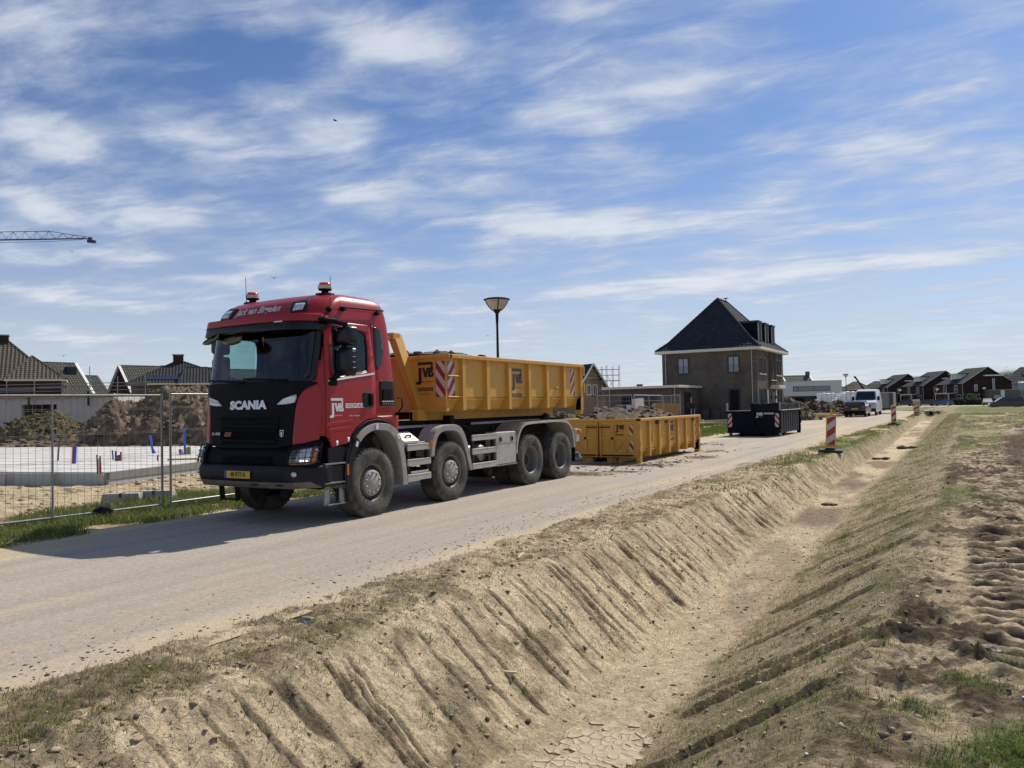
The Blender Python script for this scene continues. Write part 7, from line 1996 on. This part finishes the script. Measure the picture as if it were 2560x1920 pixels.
MB().rbox(-1.05, .55, 0, 3.2, .55, 2.25, .04).build('box_body', pm('grey_trailer_side', (.16, .17, .175), .5), t); MB().box(-.75, -.70, -.02, .0, .6, 2.2).build('door_seam', BLK, t); MB().box(.12, .48, -.015, .0, .7, 2.15).build('rear_window', CGLASS, t)
MB().box(-1.05, .55, -.02, .06, .42, .56).build('rear_beam', DGREY, t)
for sx in (-.95, .45): MB().lathe([(0, -.1), (.34, -.1), (.36, 0), (.34, .1), (0, .1)], 18, 'X', (sx, 1.2, .36)).build('wheel', CTYRE, t); MB().rbox(sx - .08, sx + .06, -.04, -.01, .44, .54, .01).build('rear_light', REDL, t)

for i, (x, y, ln, h, rz, pc, lb, tp) in enumerate((
        (-13.9, 199, 4.3, 1.55, 92, (.012, .013, .018), 'dark parked car at the left end of the far street', 0), (-9.6, 204.5, 4.2, 1.5, 88, (.03, .032, .036), 'grey black parked car half hidden behind the hedge', 0),
        (-7.0, 203, 4.2, 1.65, 90, (.05, .012, .012), 'dark red parked car under the middle porch', 0), (-5.7, 198, 4.1, 1.45, 90, (.03, .06, .16), 'bright blue parked car before the nearest brick house', 0),
        (-11.4, 201.5, 4.0, 1.5, 0, (.3, .31, .32), 'silver parked car seen end on by the left porch', 0),
        (2.6, 198, 4.4, 1.5, 182, (.03, .032, .037), 'dark grey parked car seen from behind at right', 0))):
    car(lb, 'car', 'parked_car', (x + (ln / 2 if abs(rz - 90) < 20 else 0), y, -.42), R(rz), ln, 1.8, h, pm('far_paint_%d' % i, pc, .25, coat=.8), HATCH, HATCHG, group='cars parked at the far street')
MPV = [(.02, .16), (0, .3), (.0, .60), (.04, .96), (.10, 1.0), (.62, .99), (.82, .62), (.97, .50), (1.0, .36), (.985, .16)]
MPVG = [(.03, .62), (.06, .90), (.12, .93), (.61, .92), (.785, .635)]
car('dark passenger van parked beyond the field, cut by the right edge', 'van', 'passenger_van', (7.3, 155, -.55), R(98), 5.1, 1.95, 1.92, pm('dark_van_paint', (.014, .017, .024), .25, coat=.8), MPV, MPVG, wr=.34)

# far street strip
mb = MB(); mb._add([(-30, 186, -.39), (40, 176, -.39), (40, 190, -.39), (-30, 200, -.39)], [(0, 1, 2, 3)])
tag(mb.build('far_street', pm('pale_street_paving', (.40, .37, .34), .9, var=.1, vs_=1), fixn=False), kind='structure', label='pale paved street before the row houses')


# ================================================================== street furniture
YPOST = pm('barrier_yellow', (.62, .36, .03), .5)
def barrier(label, x, y, rz, tilt=0.0, post=True):
    t = thing('barrier_board', label, 'traffic beacon', (x, y, gz1(x, y)), rz, 'red and white beacon boards along the ditch'); t.rotation_euler = (0, tilt, rz)
    MB().rbox(-.34, .34, -.20, .20, .0, .10, .03).build('rubber_foot', pm('beacon_foot', (.03, .034, .038), .7, var=.2), t); MB().rbox(-.15, .15, -.12, .12, .10, .15, .02).build('foot_block', pm('beacon_foot', (.03, .034, .038), .7), t)
    b = MB().rbox(-.145, .145, -.02, .02, .18, 1.20, .012).build('board', YPOST, t)
    for s_ in (-1, 1):
        pmap = plane_map((0, s_ * .0215, .18), (-s_ * -1 if s_ > 0 else 1, 0, 0), (0, 0, 1)) if False else (lambda a, bb, off=0.0, s_=s_: Vector((a * -s_, s_ * (.0215 + off), bb)))
        mb = MB().mat(0); strokes(mb, [rect(-.118, .118, .24, 1.14)], pmap, (0, 0), 1, .0)
        mb.mat(1)
        for z0, z1 in ((.24, .30), (.56, .74), (1.0, 1.14)): pass
        for a in (.02, .44, .86):
            q = [(-.118, a), (.118, a + .20), (.118, a + .41), (-.118, a + .21)]
            q = [(u, min(1.14, max(.24, w))) for u, w in q]
            strokes(mb, [q], pmap, (0, 0), 1, .002)
        mb.build('stripes', [CWHITE, pm('beacon_red', (.36, .028, .022), .5, var=.08)], b)
    if post: MB().rbox(-.035, .035, -.012, .012, 1.19, 1.34, .008).build('carry_grip', YPOST, t)
barrier('red and white striped beacon board with yellow frame, nearest one on the ditch crest', -3.86, 25.6, R(14), R(3))
barrier('red and white striped beacon board, second along the ditch crest', -4.18, 52.0, R(6), R(1), post=False)
barrier('red and white striped beacon board, third, before the bend', -4.55, 79.3, R(8), R(-2))
barrier('red and white striped beacon board, farthest one, beside the pipe end', -4.85, 88.0, R(22), R(4))
for x, y, lb in ((-4.3, 176, 'thin orange marker post left of the two by the far street'), (1.5, 166, 'thin orange marker post right of the two by the far street')):
    t = thing('marker_post', lb, 'post', (x, y, gz1(x, y)), 0, 'orange marker posts'); MB().rbox(-.07, .07, -.05, .05, -.1, 1.1, .02).build('post', YPOST, t); MB().box(-.12, .12, -.03, .03, .75, .95).build('plate', pm('post_orange', (.6, .2, .02), .5), t)

LGL = pm('lamp_cone_glass', (.42, .40, .36), .25, var=.08, coat=.4)
def lamp(label, x, y, h, z=None, s_=1.0):
    t = thing('street_lamp', label, 'street lamp', (x, y, gz1(x, y) if z is None else z), R(20), 'cone topped street lamps')
    MB().tube([(0, 0, -.2), (0, 0, .9), (0, 0, h - .75)], [.055, .05, .032], 12).build('post', FRAME, t)
    MB().lathe([(.032, h - .78), (.042, h - .62), (.046, h - .46), (.10, h - .39), (.14, h - .35)], 20).build('lamp_neck', FRAME, t)
    MB().lathe([(.138, h - .352), (.22, h - .26), (.285, h - .16), (.325, h - .08)], 24).build('lamp_glass', LGL, t)
    for i in range(4):
        a = i * PI / 2 + .35; c_, d_ = math.cos(a), math.sin(a)
        MB().tube([(.13 * c_, .13 * d_, h - .37), (.225 * c_, .225 * d_, h - .265), (.29 * c_, .29 * d_, h - .165), (.335 * c_, .335 * d_, h - .06)], .014, 6).build('cage_rib', FRAME, t)
    MB().lathe([(.32, h - .085), (.375, h - .07), (.375, h - .055), (.30, h - .028), (.15, h - .005), (0, h)], 24).build('lamp_lid', FRAME, t)
lamp('cone topped lamp post rising behind the loaded truck', -11.38, 18.2, 4.72)
lamp('cone topped lamp post beside the parked dark hatchback', -13.7, 104.9, 4.95)
for x, y, lb in ((-28.2, 293, 'faint lamp post right of the white van, far off'), (-13.8, 190, 'pale lamp head before the farthest brick house'), (-6.7, 194, 'pale lamp head before the middle brick house'), (2.2, 199.6, 'pale lamp head before the nearest brick house')):
    t = thing('street_lamp', lb, 'street lamp', (x, y, -.42), 0, 'far lamps along the street')
    h = 3.9 if y < 250 else 5.4
    MB().tube([(0, 0, 0), (0, 0, h - .4)], .05, 6).build('post', FRAME, t); MB().lathe([(.05, h - .42), (.40, h - .12), (.42, h - .06), (0, h)], 12).build('lamp_head', pm('pale_lamp_head', (.55, .55, .52), .4), t)

# culvert at the end of the ditch
t = thing('drain_pipe', 'round concrete drain pipe opening at the far end of the ditch', 'pipe', (-4.15, 99.0, -.22))
MB().lathe([(.25, 2.5), (.25, 0), (.33, 0), (.33, 2.5)], 24, 'Y').build('pipe_wall', CONC, t); MB().lathe([(0, .5), (.25, .5)], 24, 'Y').build('pipe_dark', INK, t)
tag(lumps('bank_soil', np.random.RandomState(2).uniform(-5.4, -3.0, 60), np.random.RandomState(3).uniform(99.6, 100.6, 60), np.full(60, .10), SOIL, 'earth packed round the drain pipe at the ditch end', 'soil'), kind='stuff')
# debris in the ditch and on the field
for x, y, r, lb in ((-2.75, 17.9, .14, 'dark clod lying in the ditch, the large flat one mid way'), (-2.9, 30.5, .22, 'dark clump fallen into the far part of the ditch floor'), (-2.55, 37, .35, 'dark turf lump on the right foot of the far bank')):
    t = thing('turf_lump', lb, 'clod', (x, y, gz1(x, y))); mb = MB()
    for i in range(6): mb.blob((random.uniform(-1, 1) * r, random.uniform(-.4, .4) * r, r * .15), r * random.uniform(.3, .6), i + int(y), 1, (1.3, .9, .45), .4)
    mb.build('lump', SOILD, t)
for x, y, z_, rz, ln, lb in ((-4.35, 7.35, .03, 1.9, .30, 'pale wood splinter lying on the ditch crest'), (-3.35, 5.4, -.45, .3, .16, 'short pale stick on the road side bank')):
    t = thing('wood_splinter', lb, 'stick', (x, y, gz1(x, y) + .012), rz); MB().box(-ln / 2, ln / 2, -.012, .012, -.004, .012).build('stick', pm('bleached_wood', (.55, .46, .32), .8), t)
SHELL = pm('flint_grey', (.16, .15, .14), .7)
for x, y, r, lb in ((-4.55, 4.35, .055, 'grey brown stone on the sandy crest near the road'), (.06, 5.9, .045, 'large brown clod standing on the field shoulder'), (.35, 5.3, .055, 'biggest dark clod on the field at right')):
    t = thing('clod', lb, 'clod', (x, y, gz1(x, y)), random.uniform(0, 3)); MB().blob((0, 0, r * .4), r, int(r * 900), 2, (1.2, .9, .75), .28).build('lump', SHELL if r < .06 else SOIL, t)
# ================================================================== behind the skips, centre
fence('narrow fence gate panel left of the centre, behind the standing skip', (-12.3, 26.8), (-11.15, 27.4), mid=False, lw=.003)
fence('fence panel carrying the white sign board', (-11.1, 27.5), (-11.75, 32.4), lw=.003)
fence('last fence panel, its top rail rising to the right', (-11.77, 32.6), (-10.3, 30.5), lw=.003)
t = thing('sign_board', 'blank white board tied to the fence behind the standing skip', 'sign', (-11.16, 27.9, 1.35), R(94)); MB().box(-.02, .42, -.03, -.012, .0, .42).build('board', WPAINT, t)
t.location = (-11.18, 27.62, 1.42); t.rotation_euler = (R(3), R(-4), R(30)); 
t = thing('grey_crate', 'low grey crate behind the white sign board', 'crate', (-13.6, 33.8, 0), A31); MB().rbox(-.7, .7, -.4, .4, 0, 1.35, .03).build('crate_body', pm('crate_grey', (.17, .18, .19), .6), t)
t = thing('dumper_bucket', 'orange dumper bucket showing behind the soil load', 'dumper', (-13.7, 38.4, 0), A31)
ORG = pm('dumper_orange', (.50, .20, .02), .5, var=.1)
MB().prism([(-.55, .75), (.45, .70), (.58, 1.62), (-.62, 1.66), (-.75, 1.4)], -.5, .5, 'Y').build('bucket', ORG, t); MB().box(-.4, .4, -.6, .9, .35, .75).build('chassis', FRAME, t)
for sx in (-.5, .5):
    for sy in (-.3, .7): MB().lathe([(0, -.1), (.33, -.1), (.36, 0), (.33, .1), (0, .1)], 16, 'X', (sx, sy, .36)).build('wheel', CTYRE, t)
t = thing('drill_stand', 'slim metal stand right of the orange bucket', 'stand', (-12.0, 37.2, 0), A31); MB().tube([(0, 0, 0), (0, 0, 1.9)], .03, 8).build('mast', GALV, t); MB().box(-.16, .16, -.1, .1, 1.35, 1.62).build('head', DGREY, t); MB().tube([(.16, 0, 0), (.16, 0, 1.4)], .025, 8).build('leg', GALV, t)
t = thing('sheet_stack', 'pale greenish sheets leaning upright behind the skips', 'sheets', (-16.6, 36.7, 0), A31)
for i in range(7): MB().box(-.42 + i * .11, -.33 + i * .11, -.02, .02, .55, 1.5 + .1 * math.sin(i * 1.7), Matrix.Rotation(.1 + .03 * i, 4, 'X')).build('sheet', pm('pale_sheet_%d' % (i % 3), ((.50, .50, .36), (.42, .46, .36), (.55, .53, .42))[i % 3], .7), t)
MB().box(-.5, .5, -.2, .4, 0, .6).build('pallet', WOODM, t)
mound('rubble heap with weeds left of the pale sheets', -18.2, 36.0, VD, 3.0, 1.8, 1.15, 431, MOUNDG, lambda U, V, b: b ** .8, nx=90, ny=60, amp=.5)
def planks(label, x, y, rz, n, L, seed, mt=None, spread=.9):
    rnd = random.Random(seed); t = thing('plank_pile', label, 'planks', (x, y, gz1(x, y)), rz)
    for i in range(n):
        a = rnd.uniform(-.22, .22); o = MB().box(-L / 2, L / 2, -.09, .09, -.025, .025).build('plank', mt or pm('fresh_planks', (.52, .41, .26), .8, var=.15), t, loc=(rnd.uniform(-.3, .3), rnd.uniform(-spread, spread), .06 + i * .05)); o.rotation_euler = (rnd.uniform(-.06, .06), rnd.uniform(-.05, .05), a)
planks('pale planks lying on the lawn before the villa', -14.9, 52.4, .42, 7, 3.4, 1)
planks('pale planks scattered by the earth heaps left of the hatchback', -12.2, 74.0, .3, 10, 4.0, 2, spread=1.3)
t = thing('scrap_heap', 'white and blue scraps heaped before the villa wing', 'scrap', (-15.4, 47.0, 0), A31); rnd = random.Random(5)
for i in range(16): MB().cbox((rnd.gauss(0, .8), rnd.gauss(0, .4), .12 + rnd.random() * .55), (rnd.uniform(.2, .9), .12, rnd.uniform(.05, .3)), rnd.uniform(0, 3), 0, rnd.uniform(-.6, .6)).build('scrap', (WPAINT, NAVY, CONC, FRAME)[i % 4], t)

# right of the black skip
for i, (x, y, rx, ry, h, lb) in enumerate(((-13.6, 66.0, 3.2, 2.4, 1.15, 'dark earth heap right behind the black skip'), (-13.2, 78.5, 3.6, 2.4, 1.5, 'brown earth heap in front of the wrapped stacks'), (-12.2, 84.5, 3.4, 2.2, 1.35, 'long earth ridge left of the parked hatchback'), (-17.5, 88.0, 3.0, 2.2, 2.1, 'sandy heap beside the villa corner'))):
    mound(lb, x, y, VD, rx, ry, h, 441 + i * 7, MOUND, lambda U, V, b: b ** .8, nx=80, ny=60, amp=.45)
FOIL = pm('white_foil_wrap', (.66, .68, .70), .3, var=.06, vs_=3, bump=.8, bs=3, coat=.3)
def stack(label, x, y, w, d, h, cols, seed):
    t = thing('wrapped_pallet', label, 'wrapped stack', (x, y, .1), A31, 'foil wrapped stacks'); rnd = random.Random(seed)
    for i in range(cols):
        a = w * i / cols; hh = h * rnd.uniform(.93, 1.03) * (1 if i else .72)
        MB().rbox(a + .01, a + w / cols - .01, rnd.uniform(0, .12), d, .15, hh, .10).build('wrapped_block', FOIL, t)
    MB().box(0, w, 0, d, 0, .15).build('pallet', WOODM, t)
stack('white foil wrapped stack behind the fence, left one with low step', -15.9, 97.5, 2.2, 1.8, 2.3, 4, 1)
stack('white foil wrapped stack behind the lamp post, right taller one', -13.9, 98.9, 2.7, 1.8, 2.42, 5, 2)
fence('wire fence panel in front of the wrapped stacks, left', (-14.55, 91.4), (-12.9, 92.2), mid=False, lw=.005, group='wire site fence panels')
fence('wire fence panel in front of the wrapped stacks, right', (-12.85, 92.3), (-11.2, 93.4), mid=False, lw=.005, group='wire site fence panels')
t = thing('loader_crane', 'thin dark crane boom slanting up behind the white van', 'crane', (-12.1, 115.5, 0), A31)
MB().box(-.8, 1.6, -.9, .9, .0, 1.3).build('carrier', DGREY, t); MB().bar((.3, 0, 1.2), (-.5, 0, 2.5), .25).build('boom_base', FRAME, t); MB().bar((-.5, 0, 2.45), (-1.95, 0, 4.62), .17, .17).build('boom', FRAME, t); MB().cbox((-1.98, 0, 4.6), (.25, .16, .22), 0, 0, .5).build('boom_tip', FRAME, t)
t = thing('white_parcel', 'small white wrapped parcel between the two stacks', 'parcel', (-14.0, 96.0, .1)); MB().blob((0, 0, .75), .75, 4, 2, (.7, .6, 1), .15).build('parcel', FOIL, t)

# ================================================================== tower crane far left
CRM = pm('crane_steel', (.035, .040, .062), .6)
t = thing('tower_crane', 'lattice tower crane jib reaching in from the left', 'crane', (-117.7, 68.4, 0), math.atan2(68.41 - 61.17, -117.74 + 129.74))
# jib along local -x, tip at 0; heights measured at the tip
mb = MB(); tipz = 29.2
N_ = 26; bay = 1.85
top = lambda x: tipz + .25 + (1.05 * min(1, (-x - .3) / 6.2)) + .004 * -x; bot = lambda x: tipz + .02 + .005 * -x
xs_ = [-.6, -2.4, -4.2, -6.4] + [-6.4 - bay * i for i in range(1, N_)]
for y in (-.5, .5): mb.bar((-.3, y * .3, bot(0)), (xs_[-1], y, bot(xs_[-1])), .09, .10)
mb.bar((-.3, 0, top(-.3)), (-6.4, 0, top(-6.4)), .07); mb.bar((-6.4, 0, top(-6.4)), (xs_[-1], 0, top(xs_[-1])), .085)
for i in range(len(xs_) - 1):
    a, b = xs_[i], xs_[i + 1]; c_ = (a + b) / 2
    for y in (-.5, .5):
        k = min(1, .3 + -a / 8)
        mb.bar((a, 0, top(a)), (c_, y * k, bot(c_)), .034); mb.bar((c_, y * k, bot(c_)), (b, 0, top(b)), .034)
    mb.bar((c_, -.5, bot(c_)), (b, .5, bot(b)), .034)
o = mb.build('jib', CRM, t); o['kind'] = 'stuff'
MB().tube([(-1.0, 0, tipz - .1), (-6, 0, tipz - .32), (xs_[-1], 0, tipz - .35)], .03, 5).build('trolley_cable', CRM, t)
MB().cbox((.1, 0, tipz - .05), (.5, .35, .5)).cbox((.3, 0, tipz - .45), (1.2, .5, .45), 0, 0, .12).build('jib_head', CRM, t)
mb = MB(); mx = xs_[-1] - 1
for a in (-.8, .8):
    for b in (-.8, .8): mb.bar((mx + a, b, 0), (mx + a, b, tipz + 1.5), .16)
for i in range(20):
    z = i * 1.5
    for b in (-.8, .8): mb.bar((mx - .8, b, z), (mx + .8, b, z + 1.5), .08); mb.bar((mx + b, -.8, z + 1.5), (mx + b, .8, z), .08)
o = mb.build('mast', CRM, t); o['kind'] = 'stuff'

# ================================================================== birds in the air
BIRD = pm('bird_dark', (.02, .02, .022), .8)
for (x, y, z), s_, rz, lb in (((-28.06, 29.33, 16.74), .13, 1.2, 'dark bird high above the truck, largest one'), ((-46.57, 41.71, 12.03), .20, .4, 'small dark bird just above the left beacon'), ((-81.25, 44.35, 7.84), .22, .3, 'tiny bird low over the left roofs'), ((-80.1, 44.7, 18.7), .16, .9, 'tiny bird below the crane jib'), ((-43.2, 67.2, 9.0), .14, .2, 'tiny bird left of the lamp post')):
    t = thing('bird', lb, 'bird', (x, y, z), rz + A31, 'birds in the sky')
    mb = MB().lathe([(0, -.9 * s_), (.13 * s_, -.5 * s_), (.20 * s_, 0), (.15 * s_, .5 * s_), (.06 * s_, .8 * s_), (0, .95 * s_)], 8, 'Y')
    mb.build('body', BIRD, t)
    for sg in (-1, 1):
        w = MB(); w._add([(sg * .1 * s_, -.3 * s_, .03), (sg * .1 * s_, .35 * s_, .03), (sg * 1.0 * s_, .25 * s_, .45 * s_), (sg * 1.7 * s_, -.1 * s_, .25 * s_), (sg * .9 * s_, -.2 * s_, .4 * s_)], [(0, 1, 2, 4), (4, 2, 3)]); o = w.build('wing', BIRD, t, fixn=False); q = o.modifiers.new('t', 'SOLIDIFY'); q.thickness = .012
